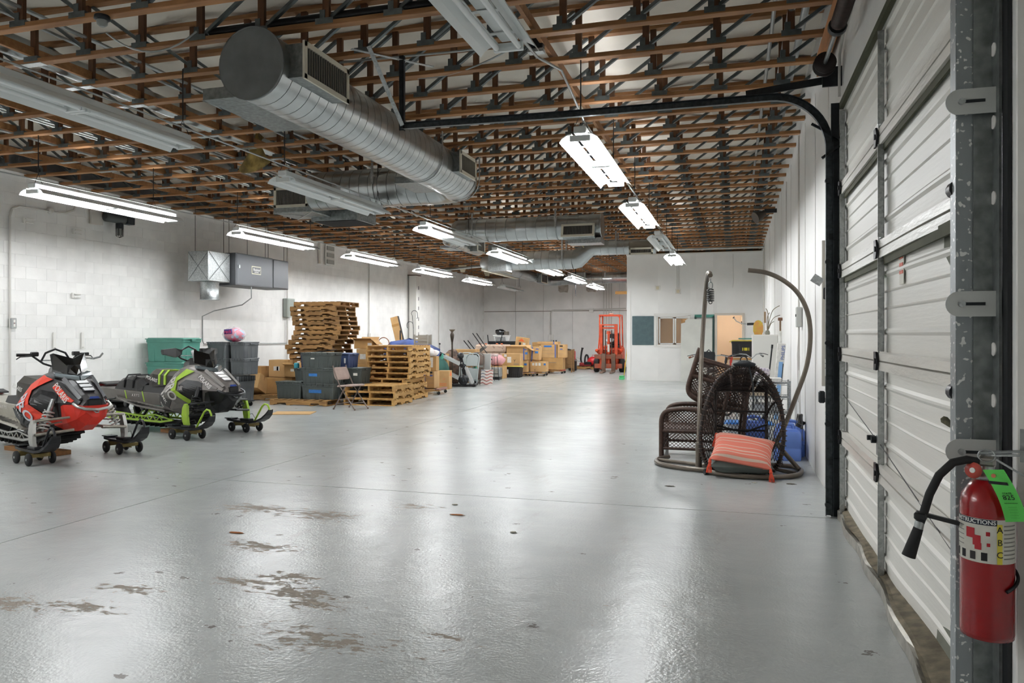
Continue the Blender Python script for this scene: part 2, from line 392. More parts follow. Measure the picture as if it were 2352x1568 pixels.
for x0, x1 in ((-2.3, -1.82), (-1.8, -1.33)):
    f = MB()
    for c, d in (((x0+.02, PY+.04, 1.605), (.04, .04, .87)), ((x1-.02, PY+.04, 1.605), (.04, .04, .87)), (((x0+x1)/2, PY+.04, 1.19), (x1-x0, .04, .04)), (((x0+x1)/2, PY+.04, 2.02), (x1-x0, .04, .04))): f.box(c, d)
    fo = f.build('window_frame', mat('window_vinyl', '#d9dbda', .4), win)
    MB().box(((x0+x1)/2, PY+.045, 1.605), (x1-x0-.07, .006, .8)).build('pane', mat('window_glass', '#dfe6e4', .05, trans=.95, alpha=.35), fo)
d2 = struct(MB().box((.29, PY-.01, 1.045), (.07, .05, 2.09)).build('door_2', mat('door_casing', '#d8d0c4', .5)))
MB().box((-.535, PY-.01, 1.045), (.07, .05, 2.09)).build('door_casing', MATS['door_casing'], d2)
MB().box((-.12, PY-.01, 2.12), (.9, .05, .07)).build('door_casing', MATS['door_casing'], d2)
MB().box((.27, PY+.5, 1.03), (.04, .8, 2.02)).build('door_leaf', mat('door_leaf_paint', '#dcc6a6', .5), d2)
for z in (.3, 1.1, 1.85): MB().box((.24, PY+.09, z), (.02, .05, .1)).build('hinge', M_DARKST, d2)
d3 = struct(MB().box((-.885, PY-.005, 2.07), (.6, .06, .09)).build('door_3', mat('green_door_frame', '#3f8476', .45)))
for x in (-1.16, -.61): MB().box((x, PY-.005, 1.03), (.06, .06, 2.06)).build('frame_post', mat('green_frame_dark', '#2c4a44', .45), d3)
MB().box((-.885, PY+.05, 1.02), (.5, .03, 2.04)).build('door_leaf', M_WHITE, d3)
tag(MB().box((-2.78, PY-.02, 1.615), (.74, .025, .93), bev=.006).build('notice_board', mat('slate_board', '#4a5f63', .6, var=.15, scale=8)), 'dark slate green board on the partition left of the window', 'board')
wpn = thing('leaning_door_slab', 'off white door slab with a chipped corner leaning on the green door frame', 'door slab', (-1.12, PY-.24, 0), rot=(math.radians(-5), 0, 0))
MB().prism([(-.48, 0), (.48, 0), (.48, 1.98), (-.3, 1.98), (-.36, 1.93), (-.35, 1.88), (-.48, 1.84)], (0, .04, 0), (1, 0, 0), (0, 0, 1), .04).build('slab', mat('slab_primer', '#d6d7d0', .55, var=.06, scale=3), wpn)
MB().prism([(-.48, 1.84), (-.35, 1.88), (-.36, 1.93), (-.3, 1.98), (-.48, 1.98)], (0, .034, 0), (1, 0, 0), (0, 0, 1), .03).build('bare_core', mat('torn_core', '#b48a5c', .9, var=.3, scale=14), wpn)
for n_, c, lab in (('thermostat', (-2.34, PY-.02, 2.98), 'small beige thermostat on the partition above the slate board'), ('outlet_box', (-1.7, PY-.02, 2.86), 'square white outlet box on the partition under two conduits')):
    o = thing(n_, lab, 'wall fitting', c); MB().box((0, 0, 0), (.17, .03, .17), bev=.008).build('back_plate', M_TRIMW, o); MB().box((.0, -.025, 0), (.09, .03, .1), bev=.008).build('cover', mat('beige_cover', '#d9d0b6', .5), o)
for dx in (-.03, .03): tag(MB().cyl((-1.7+dx, PY-.015, 2.94), (-1.7+dx, PY-.015, 4.04), .009, n=6).build('conduit', M_CONDW), 'thin white conduit dropping to the outlet box on the partition', 'pipe', 'conduits above the partition outlet')
tag(MB().tube([(-.02, PY-.02, 4.0), (-.01, PY-.02, 3.4), (.0, PY-.03, 3.2), (-.03, PY-.03, 2.95)], .006, 5).build('loose_wire', M_CONDW), 'loose white wire hanging down the partition near the corner', 'wire')

# ------------------------------------------------------------------ ceiling: vinyl sheet and open-web trusses
def sheet(u, v):
    x = -11.8+12.75*u; y = -4.1+38.8*v
    k = (y-2.36)/.696; sag = .05*abs(math.sin(PI*k))
    return (x, y, 4.72-sag+.03*math.sin(x*2.1+y*.9)+.02*math.sin(x*5.3-y*2.2))
ceil = struct(MB().grid(sheet, 50, 224).build('ceiling', M_SHEET))
MB().box((-5.3, 15.3, 4.9), (13.6, 39.4, .08)).build('roof_deck', mat('roof_deck_board', '#6b5a48', .9), ceil)
P_ = .645; xs = [-5.31+P_*k for k in range(-9, 10)]
z0, z1 = ZC, ZC+.09
TOP = 4.66
chord = MB().box((-5.33, 0, ZC+.022), (12.35, .089, .044), bev=.004).box((-5.33, 0, TOP), (12.35, .089, .04)).mesh('roof_truss', M_TRUSS)
postm = MB().box((0, 0, 0), (.062, .038, TOP-ZC-.05)).mesh('post', M_POST)
def web(s): return MB().bar((0, 0, ZC+.07), (s*P_*.93, 0, TOP-.02), .03, .036, up=(0, 1, 0)).mesh('web_bar', M_WEB)
webm = {1: web(1), -1: web(-1)}
platem = MB().box((0, 0, ZC+.04), (.17, .095, .05)).box((-.03, 0, ZC+.1), (.05, .05, .09)).mesh('nail_plate', M_WEB)
under = MB().box((0, 0, ZC-.0025), (.34, .088, .005)).mesh('splice_plate', M_GALV)
NEARN = 16
for k in range(-6, 41):
    y = 6.53+.696*k
    t = inst('roof_truss', chord, ceil, (0, y, 0))
    if -4 <= k < NEARN-4:
        for x in xs:
            inst('post', postm, t, (x, 0, (TOP+ZC)/2+.01)); s = 1 if x > -5.3 else -1
            inst('web_bar', webm[s], t, (x, .025, 0)); inst('nail_plate', platem, t, (x, 0, 0))
    else:
        w = MB()
        for x in xs:
            s = 1 if x > -5.3 else -1
            w.bar((x, .025, ZC+.07), (x+s*P_*.93, .025, TOP-.02), .03, .036, up=(0, 1, 0)); w.box((x, 0, ZC+.045), (.17, .095, .055))
        stuff(w.build('web_bars', M_WEB, t)); w = MB()
        for x in xs: w.box((x, 0, (TOP+ZC)/2+.01), (.062, .038, TOP-ZC-.05))
        stuff(w.build('posts', M_POST, t))
    if k < 12:
        for x in (-6.75, -9.9): inst('splice_plate', under, t, (x+(k % 3)*.05, 0, 0))
for x in (-1.72, -6.6, -7.35, -8.3, -9.3, -10.4):
    MB().box((x, 15.5, ZC+.11), (.038, 36, .089)).build('brace', M_TRUSS, ceil)
# pipes and a trunk duct lying above the chords on the left half
for i, (x, z, r) in enumerate(((-5.95, 4.34, .017), (-6.05, 4.38, .017), (-6.16, 4.33, .017), (-7.75, 4.35, .02), (-7.87, 4.35, .02), (-8.8, 4.36, .016), (-8.9, 4.36, .016), (-9.0, 4.36, .016), (-9.75, 4.33, .025))):
    tag(MB().cyl((x, 2, z), (x, 34.4, z), r, n=8).build('ceiling_conduit', M_CONDUIT), 'grey steel conduit running the length of the hall above the truss chords', 'pipe', 'conduits among the trusses')
for x, z, r, lab in ((-6.95, 4.4, .11, 'wide round steel pipe among the trusses, next to the middle row of lights'), (-8.45, 4.4, .09, 'round steel pipe among the trusses, farther left')):
    o = MB(); o.lathe([(r, 0), (r, 9), (r+.012, 9.02), (r+.012, 9.12), (r, 9.14), (r, 20), (r+.012, 20.02), (r+.012, 20.12), (r, 20.14), (r, 31)], 16, (x, 3, z), (0, 1, 0))
    tag(o.build('vent_pipe', M_DUCT), lab, 'pipe')
for i, x in enumerate((.35, .5, .62)):
    tag(MB().cyl((x, 4.5, 4.42), (x, 34.3, 4.42), .035 if i else .02, n=10).build('wall_side_conduit', M_CONDUIT), 'grey conduit above the trusses along the right hand wall', 'pipe', 'conduits along the right wall')
tag(MB().cyl((-.15, 4, 4.5), (-.15, 24, 4.5), .014, n=8).build('slim_conduit', M_CONDUIT), 'slim bright conduit above the trusses right of the right light row', 'pipe')
tag(MB().cyl((-4.6, 5.9, 4.26), (.3, 5.9, 4.26), .045, n=12).cyl((-3.4, 5.9, 4.26), (-3.38, 5.9, 4.26), .055, n=12).cyl((-1.7, 5.9, 4.26), (-1.66, 5.9, 4.26), .055, n=12).build('gas_pipe', mat('black_iron_pipe', '#1b1c1e', .4, .5, var=.2, scale=10)), 'black iron pipe lying across the trusses above the ducts', 'pipe')
jb = thing('junction_box', 'black junction box on a cross conduit beside the nearest right light', 'junction box', (-1.78, 6.9, 4.24))
MB().box((0, 0, 0), (.14, .08, .13), bev=.008).build('box', M_BLACK, jb)
for dx in (-.035, .035):
    for dz in (-.032, .032): MB().cyl((dx, -.04, dz), (dx, -.045, dz), .02, n=12).build('knockout', M_DARKST, jb)
MB().box((0, 0, -.085), (.15, .09, .03)).build('steel_collar', M_GALV, jb)
tag(MB().tube([(-3.9, 7.0, 4.3), (-2.6, 7.0, 4.28), (-1.87, 6.92, 4.25)], .011, 6).build('cross_conduit', M_CONDUIT), 'thin conduit crossing to the black junction box', 'pipe')
for i, (a, b, lab) in enumerate((((-3.2, 7.4, 4.2), (-1.9, 6.95, 4.3), 'grey cable drooping between trusses beside the track hanger'), ((-5.4, 5.5, 4.2), (-4.6, 5.7, 4.2), 'grey cable loop hanging left of the round duct end'))):
    a = Vector(a); b = Vector(b); tag(MB().tube([a.lerp(b, t/10)+Vector((0, 0, -.35*(t/10)*(1-t/10)*(1+i))) for t in range(11)], .009, 5).build('cable', M_CONDUIT), lab, 'cable')
sd = thing('smoke_detector', 'round dark smoke detector under a chord at the top left', 'detector', (-5.05, 5.1, ZC))
MB().lathe([(.06, 0), (.065, -.03), (.045, -.04)], 16).build('base', M_DARKST, sd); MB().lathe([(.045, -.04), (.04, -.075), (.02, -.09)], 16).build('lens', mat('grey_lens', '#8d908c', .3), sd)
bt = MB().grid(lambda u, v: (-7.1+.34*u+.05*math.sin(v*5), 9.9+.25*math.sin(u*4+v*3), 4.5-.62*v*(.6+.4*math.sin(u*PI))), 8, 8, th=.03)
tag(bt.build('insulation_batt', mat('yellow_fibreglass', '#a58a4a', .95, col2='#6b5a34', scale=7, bump=.8, bscale=20)), 'torn yellow fibreglass insulation hanging between trusses near the plenum', 'insulation')
bt = MB().grid(lambda u, v: (-3.85+.35*u+.04*math.sin(v*7), 17.9+.2*math.sin(u*5+v*2), 4.2-.62*v*(.45+.55*u)), 8, 8, th=.02)
tag(bt.build('insulation_scrap', mat('torn_insulation', '#b3a487', .95, var=.25, scale=9, bump=.6, bscale=20)), 'torn beige insulation scrap hanging behind the second duct', 'insulation')
# ------------------------------------------------------------------ fluorescent fixtures
def reflector(L):
    o = MB(); pr_ = [(-.2, -.075), (-.17, -.035), (-.12, -.008), (-.06, 0), (.06, 0), (.12, -.008), (.17, -.035), (.2, -.075)]
    for h in (pr_[:3]+[(-.08, -.001)], [(.08, -.001)]+pr_[5:]):  # gap beside the housing added to let uplight reach the ceiling
        ring = lambda y: [(x, y, z) for x, z in h]+[(x, y, z+.01) for x, z in h[::-1]]
        o.loft([ring(0), ring(L)])
    for k in range(7): o.box((0, L*(k+.5)/7, .002), (.2, .03, .006))
    return o
def fixture(name, label, x, y, z, L, lit, group, ch=ZC, first=True):
    t = thing(name, label, 'light', (x, y, z), group=group)
    MB().box((0, L/2, .045), (.12, L, .07), bev=.01).build('housing', M_FIXW, t)
    reflector(L).build('reflector', M_FIXW, t)
    half = L/2
    for k in range(2):
        on = lit[k]
        for dx in (-.075, .075):
            MB().cyl((dx, half*k+.05, -.045), (dx, half*(k+1)-.05, -.045), .019, n=6).build('tube', M_ON if on else M_OFF, t)
        for yy in (half*k+.025, half*(k+1)-.025):
            MB().box((0, yy, -.035), (.2, .03, .055), bev=.004).build('lampholder', M_FIXW, t)
    for yy in (.18, L-.18):
        hz = ch-z; yy = 6.53+.696*round((y+yy-6.53)/.696)-y; yy = min(max(yy, .06), L-.06)
        MB().tube([(-.07, yy, .07), (0, yy, .22), (.07, yy, .07)], .004, 4).build('chain_yoke', M_WIRE, t)
        MB().tube([(0, yy, .22), (.0, yy, hz)], .007, 5).build('chain', M_WIRE, t)
ZF = 3.42
G1, G2, G3 = 'fluorescent lights along the left wall', 'fluorescent lights of the middle row', 'fluorescent lights of the right row'
A = (1, 1); O = (0, 0)
for y, lit, lab in ((3.49, A, 'lit fluorescent light over the left wall, nearest the camera'), (-0.87, A, 'lit fluorescent light over the left wall, unseen behind the camera'),  # the one behind the camera is unseen, put in for its light
                    (7.81, A, 'lit fluorescent light with white reflector above the red snowmobile'), (12.09, A, 'lit fluorescent light hanging in front of the grey unit heater'),
                    (16.37, A, 'lit fluorescent light above the tall pallet stack'), (20.60, A, 'lit fluorescent light above the slotted white post'),
                    (24.84, A, 'lit fluorescent light near the back left corner'), (28.95, O, 'unlit fluorescent light at the back end of the left row')):
    fixture('fluorescent_light', lab, -8.9, y, ZF, 2.66, lit, G1)
for y, lit, lab in ((-0.52, A, 'lit fluorescent light of the middle row, unseen behind the camera'), (3.75, O, 'unlit fluorescent light with white reflector at the upper left'), (8.08, O, 'unlit fluorescent light passing under the elbow of the round duct'),  # the first is unseen behind the camera, kept for its light
                    (12.44, (1, 0), 'half lit fluorescent light in front of the second round duct'), (16.63, A, 'lit fluorescent light below the third duct'),
                    (20.95, A, 'lit fluorescent light, second from the end of the middle row'), (24.97, A, 'lit fluorescent light, last but one of the middle row'), (28.95, A, 'lit fluorescent light at the far end of the middle row')):
    fixture('fluorescent_light', lab, -5.29, y, ZF, 2.66, lit, G2)
for y, lit, lab in ((2.40, O, 'unlit fluorescent light at the top centre of the view'), (7.16, A, 'brightly lit fluorescent light nearest the camera in the right row'),
                    (11.09, A, 'lit fluorescent light in the middle of the right row'), (14.84, O, 'unlit fluorescent light in front of the partition'), (18.51, A, 'lit fluorescent light closest to the partition'), (29.4, A, 'lit fluorescent light added out of view behind the partition room')):  # last one added behind the partition room to brighten the back wall
    fixture('fluorescent_light', lab, -1.42, y, ZF, 2.4, lit, G3)
# conduits that feed the rows
for x, segs, lab in ((-8.9, ((3.5, 27.5),), 'thin conduit linking the lights of the left row'), (-5.29, ((3.5, 28.2),), 'thin conduit linking the lights of the middle row')):
    for a, b in segs: tag(MB().cyl((x+.1, a, ZF+.11), (x+.1, b, ZF+.11), .01, n=6).build('light_conduit', M_CONDUIT), lab, 'pipe')
tag(MB().tube([(-1.39, 4.75, ZF+.09), (-1.39, 5.4, ZF+.12), (-1.36, 6.1, ZF+.25), (-1.37, 7.1, ZF+.12)], .011, 6).cyl((-1.38, 7.1, ZF+.12), (-1.38, 20.8, ZF+.12), .011, n=6).build('light_conduit', M_CONDUIT), 'thin bent conduit linking the lights of the right row', 'pipe')
ol_ = thing('bare_fixture_channel', 'cream bare fixture channel hanging beside the round duct end at the back', 'light', (-8.25, 24.8, 3.72))
MB().box((0, 2, 0), (.16, 4.2, .09), bev=.01).build('channel', mat('cream_enamel', '#d6cfba', .45), ol_)
for yy in (6.53+.696*27-24.8, 6.53+.696*30-24.8): MB().cyl((0, yy, .04), (0, yy, .43), .006, n=5).build('hanger', M_WIRE, ol_)

# ------------------------------------------------------------------ round spiral ducts
def spiral(o, p, q, r, pitch=.15, n=32):
    p = Vector(p); q = Vector(q); L = (q-p).length; d = (q-p)/L; k = max(1, int(L/pitch))
    for i in range(k):
        a = L*i/k; b = L*(i+1)/k
        o.lathe([(r, a+.004), (r, b-.004)], n, p, d, cap=False)
        o.lathe([(r, b-.004), (r-.012, b-.003), (r-.012, b+.003), (r, b+.004)], n, p, d, smooth=False, cap=False)
    o.lathe([(.01, 0), (r, 0), (r, .004)], n, p, d, smooth=False, cap=False); o.lathe([(r, L-.004), (r, L), (.01, L)], n, p, d, smooth=False, cap=False); return o
def elbow(o, c, R, r, a0, a1, ex, ey, n=7):
    """segmented duct elbow about c"""
    pts = arc(c, R, a0, a1, n, ex, ey)
    for i in range(n): o.tube([pts[i].lerp(pts[i+1], -.06), pts[i].lerp(pts[i+1], 1.06)], r*(1 if i % 2 else .994), 32)
def grille(t, p, ex, ez, w, h, d, name='diffuser', slats=18):
    """register box standing d off the duct: throat, face frame, slats"""
    ex = Vector(ex); ez = Vector(ez); nrm = ex.cross(ez).normalized(); p = Vector(p)
    R = Matrix((ex, -nrm, ez)).transposed()
    b = MB().box(p-nrm*d/2, (w-.03, d, h-.03), rot=R).build('throat', M_GALVD, t)
    f = MB()
    for dx, dz, sx, sz in ((0, h/2-.02, w, .045), (0, -h/2+.02, w, .045), (w/2-.02, 0, .045, h), (-w/2+.02, 0, .045, h)):
        f.box(p+ex*dx+ez*dz+nrm*.006, (sx, .02, sz), rot=R)
    fo = f.build(name, mat('register_cream', '#cfcab9', .4), t)
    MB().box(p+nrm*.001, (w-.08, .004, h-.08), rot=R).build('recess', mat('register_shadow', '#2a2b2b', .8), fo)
    sm = MB().box((0, 0, 0), (.006, .012, h-.08)).mesh('slat', mat('register_slat', '#8e8a7e', .5))
    for i in range(slats):
        o = inst('slat', sm, fo, p+ex*(-w/2+.05+(w-.1)*i/(slats-1))+nrm*.008, R.to_euler())
def strap(t, x, y, z, r, ztop, ax='x'):
    o = MB()
    d = Vector((0, 1, 0)) if ax == 'x' else Vector((1, 0, 0))
    c = Vector((x, y, z)); w = Vector((1, 0, 0)) if ax == 'x' else Vector((0, 1, 0))
    o.bar(c-d*(r+.012)+Vector((0, 0, 0)), c-d*(r+.012)+Vector((0, 0, ztop-z)), .04, .006, up=d)
    o.bar(c+d*(r+.012), c+d*(r+.012)+Vector((0, 0, ztop-z)), .04, .006, up=d)
    pts = arc(c, r+.012, 180, 360, 14, d, (0, 0, 1)); o.tube(pts, .008, 4)
    o.build('strap', M_GALV, t)
DX, DZ_, R1 = -3.97, 3.82, .305
t = thing('supply_duct', 'large L-shaped spiral supply duct hung across the near ceiling', 'duct', (0, 0, 0))
spiral(MB(), (DX, 5.64, DZ_), (DX, 10.58, DZ_), R1).build('duct_run', M_DUCT, t)
o = MB(); elbow(o, (DX-.38, 10.58, DZ_), .38, R1, 0, 90, (1, 0, 0), (0, 1, 0), 5); o.build('elbow', M_DUCT, t)
spiral(MB(), (DX-.38, 10.96, DZ_), (-6.56, 10.96, DZ_), R1).build('duct_run', M_DUCT, t)
MB().lathe([(R1+.004, -.04), (R1+.012, -.045), (R1+.012, -.02), (R1-.01, -.012), (R1-.012, -.035), (.01, -.035)], 32, (DX, 5.64, DZ_), (0, 1, 0)).build('end_cap', mat('grey_cap', '#7b7f80', .5, .5, var=.15, scale=5), t)
MB().box((DX-.36, 6.22, DZ_-.2), (.36, 1.1, .1)).build('saddle_box', M_GALVD, t)
grille(t, (DX+.44, 6.1, DZ_+.03), (0, 1, 0), (0, 0, 1), .78, .32, .24)
grille(t, (DX+.4, 10.0, DZ_+.03), (0, 1, 0), (0, 0, 1), .65, .3, .2)
MB().box((DX-.34, 9.95, DZ_-.2), (.36, .75, .09)).build('saddle_box', M_GALVD, t)
strap(t, DX, 9.25, DZ_, R1, ZC, 'y'); strap(t, DX, 10.75, DZ_, R1, ZC, 'y'); strap(t, -5.37, 10.96, DZ_, R1, ZC)
MB().box((-6.93, 11.25, 3.76), (.72, .72, .54), bev=.01).build('plenum', M_GALVD, t)
grille(t, (-6.95, 10.88, 3.74), (1, 0, 0), (0, 0, 1), .63, .33, .02, slats=22)
pb = MB()
for a, b in (((-7.28, 10.9, 3.485), (-6.58, 11.6, 3.485)), ((-7.28, 11.6, 3.485), (-6.58, 10.9, 3.485))): pb.bar(a, b, .012, .006)
pb.build('cross_break', M_GALV, t)
q = [(-6.95, 11.5), (-6.08, 11.5), (-6.08, 12.2), (-6.95, 12.2)]
MB().loft([[(x, y, 3.43) for x, y in q], [(x, y, 3.65) for x, y in q]]).build('return_hood', M_GALVD, t)
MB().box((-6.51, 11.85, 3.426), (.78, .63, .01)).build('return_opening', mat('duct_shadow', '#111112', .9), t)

t = thing('supply_duct', 'round spiral duct with end register, parallel to the trusses in mid hall', 'duct')
spiral(MB(), (-5.88, 15.95, 3.79), (-2.7, 15.95, 3.79), .258, .22, 24).build('duct_run', M_DUCT, t)
MB().lathe([(.262, 0), (.272, .0), (.272, .033), (.25, .033), (.01, .033)], 24, (-2.7, 15.95, 3.79), (1, 0, 0)).build('end_cap', M_DUCT, t)
MB().lathe([(.258, 0), (.24, .09), (.165, .17), (.02, .22)], 24, (-5.88, 15.95, 3.79), (-1, 0, 0)).build('end_cap', M_DUCT, t)
grille(t, (-3.11, 15.5, 3.66), (1, 0, 0), (0, .25, .97), .7, .275, .22, slats=20)
MB().box((-3.02, 15.95, 3.47), (.72, .46, .11)).build('saddle_box', M_GALV, t)
strap(t, -3.63, 15.95, 3.79, .258, ZC); strap(t, -5.5, 15.95, 3.79, .258, ZC)

t = thing('supply_duct', 'spiral duct with a double-bend offset, left of the partition top', 'duct')
spiral(MB(), (-6.1, 19.6, 3.46), (-4.05, 19.6, 3.46), .25, .2, 22).build('duct_run', M_DUCT, t)
MB().tube([(-4.05, 19.6, 3.46), (-3.95, 19.6, 3.47), (-3.62, 19.6, 3.72), (-3.5, 19.6, 3.74)], [.25, .25, .2, .19], 22).build('offset', M_DUCT, t)
spiral(MB(), (-3.5, 19.6, 3.74), (-1.9, 19.6, 3.74), .185, .2, 22).build('duct_run', M_DUCT, t)
grille(t, (-2.25, 19.3, 3.6), (1, 0, 0), (0, 0, 1), .6, .17, .12, slats=20)
MB().box((-2.25, 19.5, 3.75), (.62, .36, .2)).build('register_hood', mat('brown_duct_box', '#6d6557', .6, .2), t)
MB().box((-5.95, 19.2, 3.5), (.5, .5, .7)).build('trunk_box', M_GALV, t)
strap(t, -4.3, 19.6, 3.46, .25, ZC); strap(t, -2.9, 19.6, 3.74, .19, ZC)
tag(MB().cyl((-3.35, 21.6, 3.86), (.8, 21.6, 3.86), .03, n=10).build('cross_pipe', M_CONDUIT), 'horizontal silver pipe just above the partition top', 'pipe')

t = thing('branch_duct', 'ribbed branch duct with a small square register, over the middle light row', 'duct')
spiral(MB(), (-6.62, 17.2, 3.8), (-6.62, 19.4, 3.78), .17, .09, 18).build('duct_run', M_DUCT, t)
MB().lathe([(.18, 0), (.15, -.06), (.02, -.07)], 18, (-6.62, 17.2, 3.8), (0, 1, 0)).build('end_cap', M_DUCT, t)
strap(t, -6.62, 17.6, 3.8, .17, ZC, 'y')
grille(t, (-6.28, 18.6, 3.78), (0, 1, 0), (0, 0, 1), .6, .35, .2, slats=6)
MB().box((-6.85, 17.9, 3.66), (.3, .7, .06)).build('saddle_box', M_GALV, t)

t = thing('branch_duct', 'ribbed branch duct with a flat round end, far back by the corner', 'duct')
spiral(MB(), (-7.78, 23.6, 3.83), (-7.85, 32.2, 3.83), .2, .12, 20).build('duct_run', M_DUCT, t)
MB().lathe([(.22, 0), (.222, -.03), (.21, -.035), (.01, -.035)], 24, (-7.78, 23.6, 3.83), (0, 1, 0)).build('end_cap', M_DUCT, t)
for y in (24.9, 30.2): grille(t, (-7.45, y, 3.78), (0, 1, 0), (0, 0, 1), 1.0, .4, .2, slats=5)
strap(t, -7.8, 27.4, 3.83, .2, ZC, 'y'); strap(t, -7.8, 29.6, 3.83, .2, ZC, 'y')
o = MB(); elbow(o, (-7.45, 32.15, 3.83), .4, .2, 180, 90, (1, 0, 0), (0, 1, 0)); o.build('elbow', M_DUCT, t)
spiral(MB(), (-7.45, 32.55, 3.83), (-6.9, 32.55, 3.86), .2, .15, 20).build('duct_run', M_DUCT, t)
MB().box((-6.5, 32.5, 3.9), (.8, .8, .5)).build('plenum', M_GALV, t)
spiral(MB(), (-6.1, 32.55, 3.93), (-2.5, 32.55, 3.93), .24, .16, 20).build('duct_run', M_DUCT, t)
strap(t, -5.3, 32.55, 3.93, .24, ZC); strap(t, -4.3, 32.55, 3.93, .24, ZC)
t = thing('stub_duct', 'short round duct stub with a red end poking out over the partition edge', 'duct', (-4.15, 33.5, 3.45))
MB().cyl((.6, .17, .1), (.6, .17, .71), .008, n=5).build('hanger_rod', M_WIRE, t)
MB().cyl((0, 0, 0), (1.2, 0, 0), .19, n=20).build('shell', M_DUCT, t); MB().cyl((-.02, 0, -.1), (1.2, 0, -.1), .12, n=16).build('liner', mat('red_liner', '#b5695f', .7), t)
tag(MB().cyl((-11.3, 27.6, 3.98), (-8.1, 26.2, 4.02), .05, n=12).build('drain_pipe', M_CONDUIT), 'long silver pipe slung under the trusses at the back left', 'pipe')
for i, (x, y) in enumerate(((-10.0, 27.2), (-9.7, 29.2), (-9.1, 30.4), (-8.75, 30.4), (-8.45, 31.0), (-8.5, 26.9), (-7.6, 33.2), (-7.2, 33.4), (-6.9, 33.0))):
    y = 6.53+.696*round((y-6.53)/.696)-.03
    h = .42 if i == 5 else .27
    tag(MB().loft([[(x-.17, y, ZC-.0), (x+.17, y, ZC), (x+.17, y+.03, ZC), (x-.17, y+.03, ZC)], [(x-.06, y, ZC-h), (x+.1, y, ZC-h), (x+.1, y+.06, ZC-h), (x-.06, y+.06, ZC-h)]]).build('insulation_flap', mat('cream_flap', '#c9bfa3', .8, var=.1, scale=5)),
        'cream insulation flap hanging below the trusses at the back', 'insulation', 'insulation flaps at the back')
# ------------------------------------------------------------------ overhead door on the right
M_DOOR = mat('door_skin_white', '#eae8e1', .42, var=.05, scale=2, bump=.15, bscale=60, stretch=(1, .08, 1))
M_RAIL = mat('door_rail_white', '#e4e1d9', .3, var=.08, scale=6, bump=.35, bscale=50, stretch=(1, .2, 1))
DXF = .855
SH = .664
door = struct(MB().box((DXF+.035, (DY0+DY1)/2, DZ/2+.01), (.01, DY1-DY0-.02, DZ-.02)).build('door_1', mat('door_core_grey', '#7a7c70', .8)))
def dent(y, z):
    d = 0
    for (cy, cz, ry, rz_, a) in ((3.25, 1.95, .7, .3, .05), (3.2, 1.2, .6, .35, .045), (3.7, 2.1, .5, .12, -.015), (3.8, .45, .9, .2, -.03), (3.3, .15, 1.0, .3, .05), (4.6, .2, .6, .15, -.02)):
        q = ((y-cy)/ry)**2+((z-cz)/rz_)**2; d += a*math.exp(-q)
    return d
prof = [(0, 0), (.0, .03), (.012, .045), (.012, .15), (.0, .165), (0, .178), (.012, .193), (.012, .30), (.004, .308), (.012, .316), (.012, .40), (.004, .408), (.012, .416), (.012, .49), (0, .505), (0, .518), (.012, .533), (.012, .60), (0, .62), (0, SH-.012)]
def wav(y, z): return .006*math.sin(y*5.1+z*3)*max(0, 1-z*.9)
for k in range(5):
    zb = .015+k*SH
    def fn(u, v, zb=zb):
        i = v*(len(prof)-1); a = int(min(i, len(prof)-2)); t = i-a
        px = prof[a][0]+(prof[a+1][0]-prof[a][0])*t; pz = prof[a][1]+(prof[a+1][1]-prof[a][1])*t
        y = DY0+.02+(DY1-DY0-.04)*u; z = zb+pz
        return (DXF+px+dent(y, z)*.6, y, z+wav(y, z))
    sec = MB().grid(fn, 40, len(prof)-1, smooth=False, th=-.012).build('door_section', M_DOOR, door)
    for y, w in ((6.54, .07), (4.9, .075), (3.06, .1)):
        MB().box((DXF-.018, y, zb+SH/2), (.02, w, SH-.11), bev=.003).box((DXF-.03, y-w/2, zb+SH/2), (.03, .006, SH-.12)).build('stile', M_GALV, sec)
        if y > 6: 
            for zz in (.12, .3, .48): MB().cyl((DXF-.03, y, zb+zz), (DXF-.026, y, zb+zz), .022, n=12).build('hole_cover', M_TRIMW, sec)
    def rail(z, h, nm):
        ring = []
        for i in range(25):
            y = DY0+.03+(DY1-DY0-.06)*i/24; dx = dent(y, z)*.5; dz = wav(y, z)
            ring.append([(DXF-.03+dx, y, z-h/2+dz), (DXF+.005+dx, y, z-h/2+dz), (DXF+.005+dx, y, z+h/2+dz), (DXF-.03+dx, y, z+h/2-.006+dz)])
        MB().loft(ring).build(nm, M_RAIL, sec)
    if k: rail(zb+.026, .05, 'bottom_rail')
    if k < 4: rail(zb+SH-.03, .055, 'top_rail')
hinge = MB().prism([(-.045, -.055), (.02, -.055), (.055, 0), (.02, .055), (-.045, .055)], (0, 0, 0), (0, -1, 0), (0, 0, 1), .012).cyl((-.02, -.02, 0), (.0, -.02, 0), .017, n=10).cyl((-.012, -.01, -.035), (0, -.01, -.035), .008, n=6).cyl((-.012, -.01, .035), (0, -.01, .035), .008, n=6).mesh('hinge', M_BLACK)
for k in range(1, 5):
    for y in (6.56, 4.94, 3.16): inst('hinge', hinge, door, (DXF-.036, y, .015+k*SH-.003))
for k in range(1, 5):
    MB().bar((DXF-.028, 4.93, .015+k*SH-.16), (DXF-.028, 4.93, .015+k*SH+.16), .012, .006, up=(1, 0, 0)).build('hinge_strap', M_GALV, door)
ring = []
for i in range(31):
    y = DY0-.02+(DY1-DY0+.04)*i/30; dx = -.035-.05*math.exp(-((y-3.4)/.9)**2)+.012*math.sin(y*7)
    ring.append([(DXF+dx-.02, y, .002), (DXF+.03, y, .002), (DXF+.03, y, .05), (DXF+dx, y, .075+.01*math.sin(y*5)), (DXF+dx-.02, y, .07)])
